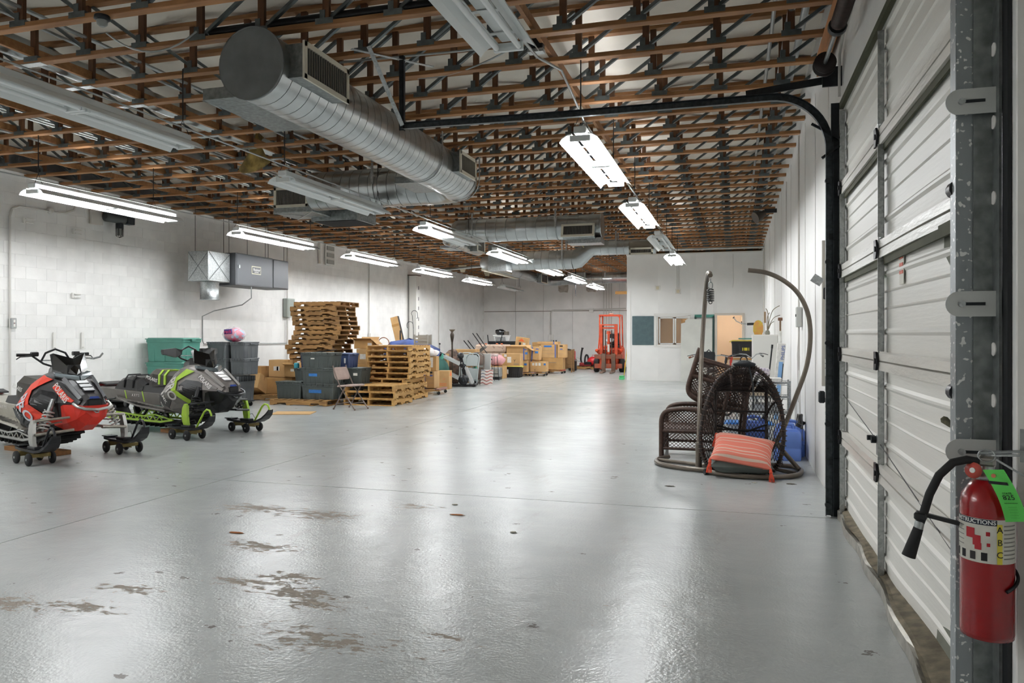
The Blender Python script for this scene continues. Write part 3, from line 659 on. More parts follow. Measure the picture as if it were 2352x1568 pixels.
MB().loft(ring).build('bottom_seal', mat('bent_aluminium', '#a9a69c', .4, .6, var=.3, scale=8, bump=.4, bscale=18), door)
MB().loft([[(a+.012, b, c+.018) if j > 2 else (a+.03, b, c+.07) for j, (a, b, c) in enumerate(r)] for r in ring]).build('dirt_ledge', mat('dusty_ledge', '#7b7260', .95, var=.4, scale=14), door)
MB().box((DXF-.02, (DY0+DY1)/2, DZ+.0), (.03, DY1-DY0, .05)).build('top_weatherstrip', mat('olive_weatherstrip', '#4b4c38', .8, var=.15, scale=8), door)
for z, a, b in ((2.69, DY0+.1, DY1-.1), (2.02, DY0+.1, DY1-.1)):
    MB().box((DXF-.008, (a+b)/2, z-.085), (.012, b-a, .055)).build('rubber_astragal', MATS['olive_weatherstrip'], door)
MB().box((DXF-.012, 4.98, 2.0-.12), (.008, .02, .16)).build('sticker', mat('green_sticker', '#79c96f', .6), door)
stk = MB().box((DXF+.004, 4.45, 1.87), (.004, .1, .21)).build('sticker', mat('warning_sticker_paper', '#d8d5ca', .6), door)
for z in (1.95, 1.91, 1.87, 1.83): MB().box((DXF+.001, 4.45, z), (.004, .085, .018)).build('warning_text', mat('warning_red', '#d9705c', .6), stk)
tag(MB().tube([(DXF-.02, 6.5, 1.02), (DXF-.03, 4.95, .86)], .003, 5).tube([(DXF-.03, 4.92, .86), (DXF-.03, 3.15, .62)], .003, 5).build('lock_cable', M_WIRE), 'thin steel lock cable strung across the overhead door', 'cable')
lk = thing('door_lock_pulley', 'small steel latch on the middle stile of the overhead door', 'latch', (DXF-.03, 4.93, .87))
MB().box((-.002, -.02, -.03), (.012, .09, .12), bev=.003).build('plate', M_GALVD, lk); MB().cyl((-.035, .03, 0), (-.005, .03, 0), .022, n=12).build('pulley', M_DARKST, lk); MB().cyl((-.05, .075, .005), (-.008, .075, .005), .016, n=10).build('knob', M_DARKST, lk)
rp = MB().tube([(DXF-.01, 3.3, 1.13), (DXF-.03, 3.36, 1.14), (DXF-.04, 3.42, 1.155)], [.011, .011, .016], 6)
tag(rp.build('rope_stub', mat('frayed_rope', '#5e5a45', .95, var=.5, scale=40)), 'frayed dark rope end poking through the overhead door', 'rope')
rp = MB().tube(arc((DXF-.04, 3.17, .83), .05, -100, 200, 14, (0, 1, 0), (0, 0, 1)), .012, 6)
tag(rp.build('rope_loop', mat('blue_tan_rope', '#55523f', .95, col2='#26384a', scale=60)), 'blue and tan rope loop on the door behind the extinguisher hose', 'rope')

# tracks
def sweep(prof2, path):
    """profile (a along +Y, b along the inward normal) swept along a path lying in the XZ plane"""
    rings = []; n = len(path)
    for i in range(n):
        t = (Vector(path[min(i+1, n-1)])-Vector(path[max(i-1, 0)])).normalized(); nn = Vector((0, 1, 0)).cross(t)
        rings.append([Vector(path[i])+Vector((0, 1, 0))*a+nn*b for a, b in prof2])
    return MB().loft(rings)
CH = [(0, -.03), (.045, -.03), (.045, -.026), (.004, -.026), (.004, .026), (.045, .026), (.045, .03), (0, .03)]
for y, s, lab, m_ in ((6.72, -1, 'dark steel overhead door track curving up beside the white jamb', M_TRACK), (2.88, 1, 'paint-speckled galvanised door track beside the fire extinguisher', mat('speckled_galvanised', '#e6e7e4', .4, .35, col2='#949a9c', scale=55, lo=.64, hi=.68, detail=1, bump=.05, bscale=120))):
    t = thing('door_track', lab, 'track', (0, y, 0))
    path = [(.755, 0, .01), (.755, 0, 1.5), (.755, 0, 3.02)]+[tuple(p) for p in arc((.755-.46, 0, 3.02), .46, 5, 90, 12)]+[(0, 0, 3.48), (-1.5, 0, 3.48), (-3.07, 0, 3.5)]
    pf = [(a*s if True else a, b) for a, b in CH]
    if s < 0: pf = pf[::-1]
    sweep(pf, path).build('rail', m_, t)
    if s > 0:
        MB().box((.722, .03, 1.55), (.004, .066, 3.1)).box((.752, -.004, 1.55), (.06, .004, 3.1)).build('rail_face', m_, t); MB().box((.842, -.1, 1.7), (.012, .05, 3.4)).build('gap_shade_strip', M_BLACK, t)  # black strip stands in for the dark gap between angle and wall
    an = MB().box((.83, -s*.045, 1.7), (.008, .07, 3.4)).box((.8, -s*.012, 1.7), (.06, .006, 3.4))
    an.build('wall_angle', M_GALVD if s > 0 else M_DARKST, t)
    slot = MB().box((0, 0, 0), (.003, .022, .03)).mesh('slot', M_TRIMW); hole = MB().cyl((0, 0, 0), (-.003, 0, 0), .025, n=14).mesh('slot', M_TRIMW)
    if s < 0:
        for z in (1.28, 1.24, 1.2, 1.17, 1.02, .99, .88, .82): inst('slot', slot, t, (.724, .0-.02, z))
        for i in range(13): inst('slot', hole, t, (.826, .045, .2+i*.25), scale=(1, .7, .7))
    else:
        for z in (3.0, 2.72, 2.44, 2.2, 1.95, 1.45, 1.28, 1.08): inst('slot', hole, t, (.826, -.03, z), scale=(1, .9, .9))
    if s < 0:
        o = MB().bar((-3.07, -.02, 3.46), (-3.07, -.02, 4.18), .045, .005, up=(0, 1, 0)).bar((-3.05, 0, 3.46), (-3.05, 0, 4.18), .005, .045, up=(0, 1, 0)); o.build('hanger_angle', M_DARKST, t)
        MB().bar((-3.05, -.04, 3.5), (-3.25, -.35, 4.17), .04, .005, up=(0, 1, 0)).build('brace_angle', M_GALV, t)
        MB().bar((-3.4, -.4, 4.14), (-2.85, .25, 4.14), .04, .005).build('hanger_angle', M_GALV, t)
        MB().bar((.82, 0, 3.6), (.1, 0, 3.53), .012, .06).build('header_angle', M_DARKST, t)
        MB().bar((.70, .0, 2.95), (.83, -.02, 3.04), .03, .02).bar((.62, 0, 3.24), (.83, -.02, 3.1), .02, .02).build('bracket', M_DARKST, t)
        for z in (.45, 1.4, 2.3): MB().box((.79, 0, z), (.07, .03, .05)).build('bracket', M_DARKST, t)
        rl = MB().cyl((.74, -.05, 0), (.74, -.01, 0), .022, n=12).mesh('roller', M_DARKST)
        for k in range(5): inst('roller', rl, t, (0, 0, .1+k*SH))
        MB().box((.70, .02, .98), (.05, .05, .1), bev=.01).build('spring_latch', M_DARKST, t)
    else:
        for z in (2.27, 1.6, 1.11):
            pl = [(.13, -.042), (.13, .042)]+[(.042*math.cos(a), .042*math.sin(a)) for a in [math.radians(90+180*i/12) for i in range(13)]]
            br_ = MB().prism(pl, (.72, -.045, z), (1, 0, 0), (0, 0, 1), .005).build('jamb_bracket', mat('painted_bracket', '#c4c6c3', .45), t)
            MB().cyl((.725, -.05, z), (.725, -.062, z), .011, n=10).build('bolt', M_GALV, br_); MB().box((.765, -.0505, z), (.06, .003, .01)).build('slot', M_DARKST, br_)
        MB().cyl((.74, .09, 2.0), (.74, .04, 2.0), .03, n=12).cyl((.74, .09, 3.3), (.74, .04, 3.3), .03, n=12).cyl((.74, .09, 1.3), (.74, .04, 1.3), .03, n=12).build('roller', M_BLACK, t)
ts = thing('torsion_spring', 'brown torsion spring and cable drum on a shaft above the overhead door', 'spring', (.70, 0, 3.66))
MB().cyl((0, 2.9, 0), (0, 6.75, 0), .016, n=10).build('shaft', M_CONDUIT, ts)
pf = []
for i in range(60): pf += [(.045, i*.045), (.055, i*.045+.022)]
MB().lathe(pf, 14, (0, 3.0, 0), (0, 1, 0)).build('coil', mat('rusty_spring', '#3f302b', .5, .5, var=.3, scale=30), ts)
MB().lathe([(.03, 0), (.085, .0), (.085, .012), (.06, .016), (.06, .07), (.088, .075), (.088, .09), (.03, .09)], 22, (0, 6.48, 0), (0, 1, 0)).build('cable_drum', mat('drum_iron', '#2e2625', .5, .4), ts)
MB().box((.08, 6.7, -.05), (.16, .02, .16)).build('bearing_plate', M_DARKST, ts)
MB().lathe([(.06, 0), (.065, .02), (.065, .05), (.05, .06)], 14, (0, 5.72, 0), (0, 1, 0)).build('winding_cone', M_DARKST, ts)
tag(MB().tube([(.83, 3.0, 3.93), (.83, 5.9, 3.93), (.82, 6.3, 3.9), (.82, 6.6, 3.75), (.82, 6.62, 3.6), (.82, 6.62, 3.42)], .011, 6).build('header_conduit', M_CONDW), 'white conduit bending down the wall above the overhead door', 'pipe')
tag(MB().box((.78, 4.9, 4.02), (.06, 5.5, .2)).build('spring_pad', mat('spring_pad_wood', '#a06a3c', .7, var=.2, scale=4)), 'brown timber spring pad above the overhead door', 'timber')

# ------------------------------------------------------------------ fire extinguisher
ex = thing('fire_extinguisher', 'red fire extinguisher with green inspection tag hung beside the overhead door', 'fire extinguisher', (.735, 2.6, .59), rz=math.atan2(-2.6, -.735)+PI/2-.07)
M_RED = mat('extinguisher_red', '#95060f', .25, col2='#7d050d', scale=5, coat=.3, lo=.3, hi=.6)
r_ = .072
MB().lathe([(.05, 0), (.07, .004), (r_, .018), (r_, .4), (r_-.004, .425), (r_-.02, .45), (.04, .468), (.026, .472)], 40).build('cylinder', M_RED, ex)
def band(a0, a1, z0_, z1_, m_, nm, par, off=.0008, n=20):
    return MB().grid(lambda u, v: ((r_+off)*math.sin(a0+(a1-a0)*u), -(r_+off)*math.cos(a0+(a1-a0)*u), z0_+(z1_-z0_)*v), n, 1).build(nm, m_, par)
lb = band(-1.6, 1.6, .235, .365, mat('label_paper', '#dedcd2', .5, col2='#c9c6ba', scale=12), 'label', ex)
band(-1.45, .42, .347, .364, mat('label_navy', '#1d2233', .5), 'label_header', lb, .0014)
band(.42, .62, .235, .352, mat('label_yellow', '#e0d045', .5), 'label_strip', lb, .0014, 4)
def wrap(body, size, a, z, m_, par, off=.002, bold=0):
    me = text_mesh(body, size, .0003, bold)
    for v in me.vertices:
        an = a+v.co.x/r_; v.co = ((r_+off+v.co.z)*math.sin(an), -(r_+off+v.co.z)*math.cos(an), z+v.co.y)
    me.materials.clear(); me.materials.append(m_); inst('lettering', me, par)
M_INK = mat('ink_black', '#16171a', .6); M_INKW = mat('ink_white', '#e8e8e4', .6)
wrap('INSTRUCTIONS', .017, -.45, .3555, M_INKW, lb, bold=.0003)
for ch, z in (('A', .335), ('B', .298), ('C', .262)): wrap(ch, .026, .52, z, M_INK, lb)
for i in range(4): band(-1.4+i*.42, -1.18+i*.42, .242, .266, M_INK if i % 2 else mat('ink_dark', '#2d2a2a', .6), 'pictogram', lb, .0014, 4)
for i, (a, z, w, h) in enumerate(((-.55, .32, .35, .03), (-.3, .3, .3, .03), (-.25, .283, .25, .02), (.1, .322, .14, .012), (.12, .29, .12, .01))): band(a-w/2, a+w/2, z-h/2, z+h/2, mat('label_red', '#b0202a', .5), 'label_print', lb, .0015, 5)
for i in range(9): band(.68, 1.3, .345-i*.012, .349-i*.012, mat('label_grey', '#8d8b84', .6), 'label_print', lb, .0014, 6)
for i in range(5): band(-1.35, -.85, .335-i*.014, .338-i*.014, MATS['label_grey'], 'label_print', lb, .0014, 6)
MB().lathe([(.026, .468), (.03, .475), (.03, .485), (.02, .49), (.02, .515)], 18).build('collar', M_GALV, ex)
MB().box((0, 0, .528), (.045, .05, .03), bev=.006).build('valve', mat('valve_metal', '#9c9a94', .3, .9), ex)
MB().bar((.02, 0, .535), (.12, .03, .47), .022, .006).build('carry_handle', M_GALV, ex)
MB().bar((-.02, 0, .55), (.13, .03, .565), .022, .006).build('squeeze_lever', M_GALV, ex)
MB().lathe([(.021, 0), (.024, .004), (.024, .01), (.0, .012)], 18, (-.03, -.03, .5), (-.35, -.93, .1)).build('pressure_gauge', mat('gauge_red', '#c9564a', .3), ex)
MB().lathe([(.008, .011), (.008, .014)], 12, (-.03, -.03, .5), (-.35, -.93, .1)).build('gauge_dial', M_INKW, ex)
MB().tube(arc((0, -.02, .545), .022, 0, 360, 18, (1, 0, 0), (0, .5, .8)), .002, 5).build('pull_ring', M_GALV, ex)
hp = [(-.02, -.02, .525), (-.05, -.03, .53), (-.085, -.045, .52), (-.12, -.06, .48), (-.145, -.07, .42), (-.16, -.075, .36), (-.17, -.075, .33)]
MB().tube(hp, .0125, 12).build('hose', M_RUBBER, ex)
MB().cyl((-.17, -.075, .335), (-.174, -.076, .312), .0135, n=14).build('ferrule', M_GALV, ex)
MB().cyl((-.174, -.076, .314), (-.2, -.085, .225), .014, .02, n=18).build('nozzle', M_RUBBER, ex)
MB().bar((-.18, -.07, .36), (-.07, -.035, .335), .018, .012).box((-.168, -.075, .352), (.034, .034, .022), bev=.004).build('hose_clip', M_BLACK, ex)
MB().tube([((r_+.006)*math.sin(a), -(r_+.006)*math.cos(a), .19-.06*(1.75-a)/1.75 if a > .6 else .15-.03*(.9-a)) for a in [.75+i*.11 for i in range(14)]], .005, 6).build('strap', M_BLACK, ex)
tg = MB().grid(lambda u, v: (-.005+.052*u+.055*v+.01*math.sin(v*3), -.085-.012*math.sin(v*PI)+.012*u*v, .512-.145*v+.006*u), 3, 10).build('inspection_tag', mat('tag_green', '#5fce58', .55), ex)
def tagtext(body, size, u, v, nm='lettering', col=None):
    p = (-.005+.052*u+.055*v+.01*math.sin(v*3), -.0865-.012*math.sin(v*PI)+.012*u*v, .512-.145*v+.006*u)
    text(nm, body, size, col or M_INK, tg, p, (1, .15, .1), (-.32, .0, .93), .0002)
MB().grid(lambda u, v: (-.003+.048*u+.055*(.2+.06*v), -.0935, .512-.145*(.2+.06*v)), 2, 1).build('tag_bar', M_INK, tg)
MB().lathe([(.006, 0), (.006, .0015)], 14, (.022, -.0885, .498), (0, -1, 0)).build('eyelet', mat('eyelet_red', '#c77a5a', .5), tg)
tagtext('825', .02, .5, .52); tagtext('STATE', .008, .5, .44); tagtext('========', .007, .5, .63)
for i in range(5): tagtext('- - - - - -', .006, .5, .7+i*.055)
MB().box((.085, .05, .575), (.02, .012, .1)).bar((.085, .05, .545), (.0, .0, .545), .018, .006).build('wall_hook', M_GALV, ex)

# ------------------------------------------------------------------ fittings on the right wall
us = thing('strut_channel', 'vertical strut channel with a small hinged bracket on the right wall', 'channel', (XR-.018, 7.85, 0))
MB().box((0, 0, 1.7), (.03, .045, 1.4)).build('channel', mat('strut_grey', '#b6b3aa', .4, .4), us)
MB().box((-.06, -.03, 2.02), (.1, .012, .08), rot=Matrix.Rotation(.6, 3, 'Y')).build('folded_bracket', M_GALV, us)
wb2 = thing('handle_block', 'raw wood block with a black pull handle beside the door track', 'handle', (XR-.02, 7.35, 1.82))
MB().box((0, 0, 0), (.03, .13, .2), bev=.003).build('wood_block', mat('raw_pine', '#d3bd95', .6, var=.15, scale=8), wb2)
MB().tube([(-.015, -.03, .1), (-.05, -.03, .09), (-.05, -.03, 0), (-.015, -.03, -.01)], .009, 8).build('pull', M_BLACK, wb2)
ds = thing('disconnect_box', 'grey electrical disconnect on the right wall with conduit above and below', 'electrical box', (XR-.04, 10.45, 1.72))
MB().box((0, 0, 0), (.07, .15, .26), bev=.008).build('box', mat('disconnect_grey', '#b9bab5', .45), ds); MB().box((.0, .15, .03), (.05, .1, .14), bev=.006).build('side_box', MATS['disconnect_grey'], ds)
MB().cyl((-.045, -.03, .02), (-.03, -.03, .02), .018, n=10).build('switch', M_DARKST, ds); MB().cyl((0, 0, .13), (0, 0, 2.35), .012, n=8).cyl((0, 0, -.13), (0, 0, -1.1), .012, n=8).build('conduit', M_CONDW, ds)
MB().tube([(0, -.02, -.13), (-.02, -.03, -.5), (-.01, -.02, -1.0)], .006, 5).build('cord', M_CONDW, ds)
tag(MB().cyl((XR-.02, 22.9, .6), (XR-.02, 22.9, 4.1), .02, n=8).build('corner_pipe', M_CONDW), 'white pipe running up the right wall near the partition corner', 'pipe')
tag(MB().tube([(.83, 13.2, 4.0), (.83, 13.2, 2.3)], .009, 6).build('wall_conduit', M_CONDW), 'thin white conduit down the right wall from the trusses', 'pipe')
hb = thing('hanging_bicycle_bar', 'bicycle handlebar with black grip sticking out from a wall hook', 'handlebar', (.45, 21.5, 1.85))
MB().tube([(-.45, 0, .1), (-.38, 0, .0), (-.25, 0, -.06), (-.1, 0, -.08)], .014, 8).build('bar', M_GALV, hb); MB().cyl((-.1, 0, -.08), (.3, 0, -.07), .035, n=10).build('grip', M_BLACK, hb)
MB().box((.36, 0, .1), (.05, .1, .3)).build('wall_bracket', mat('brown_bracket', '#8a7458', .7), hb); MB().cyl((-.46, 0, .11), (-.44, 0, .09), .03, n=8).build('end_cap', M_BLACK, hb)
sp_ = thing('speaker_horn', 'dark horn lamp at the top of the right wall below the trusses', 'lamp', (.6, 16.2, 3.95))
MB().cyl((0, 0, 0), (-.18, -.1, -.1), .06, .12, n=14).build('horn', mat('dark_bronze', '#4a4138', .5), sp_); MB().box((.12, .02, .05), (.24, .05, .08)).build('arm', M_DARKST, sp_)

# ------------------------------------------------------------------ fittings on the left wall
def lw(name, label, y, z, cat='bracket'): return thing(name, label, cat, (XL, y, z))
tag(MB().tube([(XL+.03, 9.68, 0), (XL+.03, 9.68, 3.45), (XL+.03, 9.72, 3.58), (XL+.03, 9.85, 3.64), (XL+.03, 10.4, 3.64), (XL+.03, 10.75, 3.66), (XL+.03, 10.95, 3.75), (XL+.03, 11.05, 4.0), (XL+.03, 11.05, 4.15)], .017, 8).build('wall_conduit', M_CONDW), 'painted conduit looping up the left wall above the red snowmobile', 'pipe')
t = lw('outlet_box', 'small square outlet box on the left wall conduit', 9.72, 1.68, 'electrical box'); MB().box((.04, 0, 0), (.07, .1, .17), bev=.008).build('box', M_CONDUIT, t)
for dz in (-.035, .035): MB().box((.077, 0, dz), (.006, .035, .045), bev=.001).build('socket', M_TRIMW, t)
MB().cyl((.076, 0, .0), (.08, 0, 0), .006, n=8).build('screw', mat('red_dot', '#a03a32', .5), t)
t = lw('round_wall_fitting', 'round conduit fitting high on the left wall', 10.45, 3.66, 'electrical box'); MB().lathe([(.05, 0), (.055, .02), (.05, .07), (.03, .075)], 14, (0, 0, 0), (1, 0, 0)).build('body', M_CONDW, t)
for y, z, lab in ((9.95, 3.42, 'white double lamp bracket high on the left wall'), (10.95, 3.36, 'pale double bracket on the left wall below the exhaust unit'), (10.93, 2.2, 'pale double bracket halfway up the left wall')):
    t = lw('wall_bracket', lab, y, z)
    MB().box((.015, 0, 0), (.03, .03, .09)).build('plate', M_TRIMW, t)
    for dz in (-.03, .03): MB().cyl((.03, .02, dz), (.03, .16, dz), .011, n=8).build('prong', M_TRIMW, t)
for y in (10.55, 11.15): t = lw('hook_strip', 'white perforated hook strip behind the red snowmobile' if y < 11 else 'white perforated hook strip nearer the green totes', y, 1.38); MB().box((.012, 0, 0), (.02, .05, .3)).build('strip', M_TRIMW, t); MB().box((.03, 0, -.12), (.06, .04, .02)).build('hook', M_TRIMW, t)
t = lw('exhaust_actuator', 'dark motor unit with caged lamp high on the left wall', 11.75, 3.72, 'motor')
MB().box((.03, -.3, -.02), (.05, .28, .3), bev=.006).build('mount_plate', mat('mount_paint', '#cfcbc4', .6), t)
MB().lathe([(.05, -.22), (.1, -.2), (.1, .1), (.11, .11), (.11, .2), (.06, .22)], 16, (.16, 0, 0), (0, 1, 0)).build('motor', mat('motor_grey', '#4e5150', .5, .4), t)
MB().box((.18, .32, -.02), (.16, .18, .14), bev=.01).build('gearbox', M_DARKST, t)
MB().cyl((.18, .1, -.1), (.18, .1, -.2), .07, n=14).build('lamp_neck', M_DARKST, t); MB().cyl((.18, .1, -.2), (.18, .1, -.33), .055, .05, n=14).build('lamp_glass', mat('grey_glass', '#7f817c', .2), t)
for a in range(6): MB().tube([(.18+.065*math.cos(a*PI/3), .1+.065*math.sin(a*PI/3), -.18), (.18+.065*math.cos(a*PI/3), .1+.065*math.sin(a*PI/3), -.34), (.18, .1, -.37)], .005, 4).build('cage_bar', M_WIRE, t)
# unit heater
t = thing('unit_heater', 'grey suspended furnace with galvanised elbow box hung by the left wall', 'heater', (-10.62, 13.2, 2.6))
MB().box((0, .35, .31), (.5, .7, .62), bev=.008).build('elbow_box', M_GALV, t)
cb = MB()
for a, b in (((.258, .02, .02), (.258, .68, .6)), ((.258, .68, .02), (.258, .02, .6))): cb.bar(a, b, .008, .006, up=(1, 0, 0))
for a, b in (((-.24, -.006, .02), (.24, -.006, .6)), ((.24, -.006, .02), (-.24, -.006, .6))): cb.bar(a, b, .008, .006, up=(0, 1, 0))
cb.build('cross_break', M_GALVD, t)
MB().lathe([(.19, 0), (.2, -.02), (.19, -.03), (.19, -.36), (.2, -.365), (.2, -.38), (.16, -.38)], 24, (0, .36, 0)).build('collar', M_GALV, t)
MB().box((.06, 1.42, .3), (.62, 1.36, .7), bev=.01).build('furnace_body', mat('furnace_grey', '#4a4c4f', .5, .1, var=.08, scale=4), t)
MB().box((.06, 2.42, .3), (.6, .66, .68), bev=.01).build('furnace_body', MATS['furnace_grey'], t)
MB().box((.373, 1.42, .3), (.006, 1.3, .64), bev=.002).build('access_panel', mat('furnace_panel', '#505256', .48, .1), t)
MB().box((.373, 2.42, .3), (.006, .6, .64), bev=.002).build('access_panel', MATS['furnace_panel'], t)
nm = MB().box((.379, 1.45, .32), (.006, .34, .18), bev=.002).build('name_plate', mat('plate_rim', '#b9b59c', .4), t)
MB().box((.383, 1.45, .32), (.004, .3, .14)).build('plate_face', mat('plate_black', '#26272a', .4), nm)
text('lettering', 'Reznor', .085, M_INKW, nm, (.386, 1.46, .33), (0, 1, 0), (0, 0, 1), .0005); text('lettering', 'HEATING', .035, M_INKW, nm, (.386, 1.45, .275), (0, 1, 0), (0, 0, 1), .0005)
MB().box((.38, .84, .36), (.02, .05, .07)).build('latch', M_GALV, t)
for x, y in ((-.15, .1), (.15, .62), (-.15, 1.2), (.25, 1.3), (.3, 1.9), (-.1, 2.6), (.3, 2.65)): MB().cyl((x, y, .6), (x, y, 1.56), .006, n=5).build('hanger_rod', M_WIRE, t)
tag(MB().tube([(-10.3, 14.55, 2.56), (-10.3, 14.55, 2.3), (-10.5, 14.5, 2.15), (-11.2, 14.45, 2.02), (XL+.03, 14.4, 1.9), (XL+.03, 14.4, 1.35), (XL+.03, 14.45, 1.28), (XL+.03, 17.0, 1.26), (XL+.03, 17.75, 1.26)], .013, 8).build('gas_hose', M_CONDUIT), 'grey conduit dropping from the furnace and along the block wall', 'pipe')
t = lw('electric_panel', 'grey electrical panel on the left wall above the tall pallet stack', 17.8, 2.2, 'electrical box'); MB().box((.07, 0, 0), (.14, .35, .5), bev=.01).build('box', mat('panel_grey_green', '#9da39c', .5), t); MB().box((.143, 0, 0), (.006, .3, .44)).build('door', mat('panel_grey_green2', '#8d948d', .5), t)
MB().cyl((.05, -.05, .25), (.05, -.05, 1.95), .02, n=8).cyl((.05, -.05, -.25), (.05, -.05, -2.1), .025, n=8).build('conduit', M_CONDW, t)
for y, zt, lab in ((22.55, 1.45, 'painted conduit on the left wall behind the leaning board'), (28.7, .5, 'painted conduit on the left wall near the slotted post')):
    o = MB().cyl((XL+.02, y, zt), (XL+.02, y, 4.15), .018, n=6).box((XL+.03, y, zt), (.05, .1, .16)); tag(o.build('wall_conduit', M_CONDW), lab, 'pipe')
t = lw('louvre_vent', 'small white ladder-shaped vent at the top of the left wall', 19.75, 3.83, 'vent'); MB().box((.04, -.3, 0), (.08, .12, .6)).build('side_post', M_TRIMW, t); MB().box((.03, .25, 0), (.03, .5, .6)).build('frame', M_TRIMW, t)
for dz in (-.2, 0, .2): MB().box((.05, .25, dz), (.04, .4, .12)).build('louvre', mat('louvre_grey', '#a5a49e', .6), t)
t = lw('slotted_post', 'white slotted steel post standing against the left wall', 25.8, 0, 'post'); MB().box((.2, 0, 1.82), (.28, .3, 3.64)).build('post', M_TRIMW, t)
for z in (.3, .9, 1.5, 1.75, 2.05, 2.45, 2.8, 3.2): MB().box((.342, .06, z), (.004, .04, .13)).build('slot', M_DARKST, t)
MB().box((.2, 0, 3.66), (.36, .42, .03)).build('cap_plate', mat('cap_brown', '#6b5747', .7), t)
# fittings on the back wall
for x, z0_, z1_, lab in ((-8.2, .3, 3.25, 'white conduit with a square box on the back wall behind the cardboard boxes'),):
    t = thing('wall_conduit', lab, 'pipe', (x, YB-.05, 0)); MB().tube([(0, 0, z0_), (0, 0, 2.5), (.04, 0, 2.57), (.12, 0, 2.6), (1.6, 0, 2.62), (3.5, 0, 2.66)], .035, 8).build('pipe', M_CONDW, t); MB().box((0, 0, 1.35), (.25, .06, .25), bev=.01).build('junction_box', M_TRIMW, t)
    MB().box((1.9, 0, 2.6), (.2, .06, .2), bev=.01).build('junction_box', M_TRIMW, t)
t = thing('blank_cover', 'square blank cover plate on the back wall above the mattress', 'wall fitting', (-9.3, YB-.04, 1.36)); MB().box((0, 0, 0), (.24, .03, .26)).build('plate', M_BACK, t); MB().box((0, -.02, 0), (.18, .01, .2)).build('cover', M_TRIMW, t)
for i in range(4): tag(MB().cyl((-5.72+i*.12, YB-.05, .3), (-5.72+i*.12, YB-.05, 4.1), .018, n=6).build('wall_conduit', M_CONDW), 'one of four thin conduits on the back wall behind the forklift', 'pipe', 'conduits behind the forklift')
tag(MB().cyl((-5.6, 27.5, 2.9), (-5.6, 27.5, 4.15), .018, n=6).build('drop_rod', M_BLACK), 'black rod hanging from the trusses in front of the partition edge', 'rod')
tag(MB().box((-3.66, 26.6, 2.95), (.66, .1, .1)).build('timber_offcut', mat('bracket_wood', '#a5793f', .7)), 'short timber poking past the partition edge', 'timber')
# ================================================================== pallets
M_PAL = [mat('pallet_pine', '#cba467', .75, col2='#a5793f', scale=3, stretch=(1, 6, 6), lo=.3, hi=.75, rand=.16, bump=.2, bscale=30),
         mat('pallet_weathered', '#ab8350', .8, col2='#7c5a33', scale=3, stretch=(1, 6, 6), lo=.3, hi=.75, rand=.22, bump=.25, bscale=30)]
def pallet_proto(w, d, h, m_, label, group):
    """stringers along x"""
    t = thing('wood_pallet', label, 'pallet', group=group)
    sh = h-.036; z0_ = .017; L = w
    n_ = [(-L/2, 0), (-L/2+.17, 0), (-L/2+.19, .035), (-L/2+.38, .035), (-L/2+.4, 0), (L/2-.4, 0), (L/2-.38, .035), (L/2-.19, .035), (L/2-.17, 0), (L/2, 0), (L/2, sh), (-L/2, sh)]
    sm = MB().prism(n_, (0, 0, z0_), (1, 0, 0), (0, 0, 1), .038).mesh('stringer', m_)
    for y in (-d/2+.038, .019, d/2): inst('stringer', sm, t, (0, y, 0))
    tb = MB().box((0, 0, 0), (.095, d, .018), bev=.002).mesh('deck_board', m_)
    for i in range(8): inst('deck_board', tb, t, (-w/2+.05+(w-.1)*i/7, 0, h-.009))
    for i in (0, 1, 3, 4): inst('bottom_board', tb, t, (-w/2+.05+(w-.1)*i/4 if i != 1 else -w/2+.45, 0, .009))
    return t
def place(proto, used, loc, rz, label, group):
    if not used: used.append(1); proto.location = loc; proto.rotation_euler = (0, 0, rz); proto['label'] = label; proto['group'] = group; return proto
    return dup(proto, loc, rz, label, group)
pA = pallet_proto(1.24, .95, .113, M_PAL[1], '-', '-'); uA = []
NW = ['topmost', 'second', 'third', 'fourth', 'fifth', 'sixth', 'seventh', 'eighth', 'ninth', 'tenth', 'eleventh', 'twelfth', 'thirteenth', 'fourteenth', 'fifteenth', 'sixteenth', 'seventeenth', 'eighteenth', 'nineteenth', 'bottom']
offs = {19: (.07, .03), 18: (0, -.02), 17: (.0, 0), 16: (.02, .03), 15: (.05, 0), 14: (.1, .03), 13: (.08, 0), 12: (.03, .0), 11: (-.02, -.06), 10: (-.05, -.15), 9: (-.03, -.1), 8: (.0, -.05)}
for i in range(20):
    ox, oy = offs.get(i, (rnd.uniform(-.03, .03), rnd.uniform(-.04, .02)))
    place(pA, uA, (-9.6+ox, 16.45+oy, i*.1137), rnd.uniform(-.02, .02), 'weathered wooden pallet, %s of the tall stack against the left wall' % (NW[19-i]+(' from the top' if 0 < 19-i < 19 else '')), 'tall pallet stack by the left wall')
pB = pallet_proto(1.22, 1.05, .122, M_PAL[0], '-', '-'); uB = []
ob = {0: (-.08, .1), 1: (-.12, -.02), 2: (-.06, 0), 3: (-.12, 0), 4: (.0, .02), 5: (.03, 0), 6: (.03, .02), 7: (.02, .0), 8: (0, .02), 9: (.02, .0)}
for i in range(10):
    ox, oy = ob[i]
    place(pB, uB, (-7.43+ox, 16.05+oy, i*.1245+.001), PI/2+rnd.uniform(-.015, .015), 'pale wooden pallet, %s of the stack right of the folding chair' % (NW[9-i]+' from the top' if 0 < 9-i < 9 else ('topmost' if i == 9 else 'bottom')), 'pallet stack right of the folding chair')
pC = pallet_proto(.98, 1.15, .138, M_PAL[0], '-', '-'); uC = []
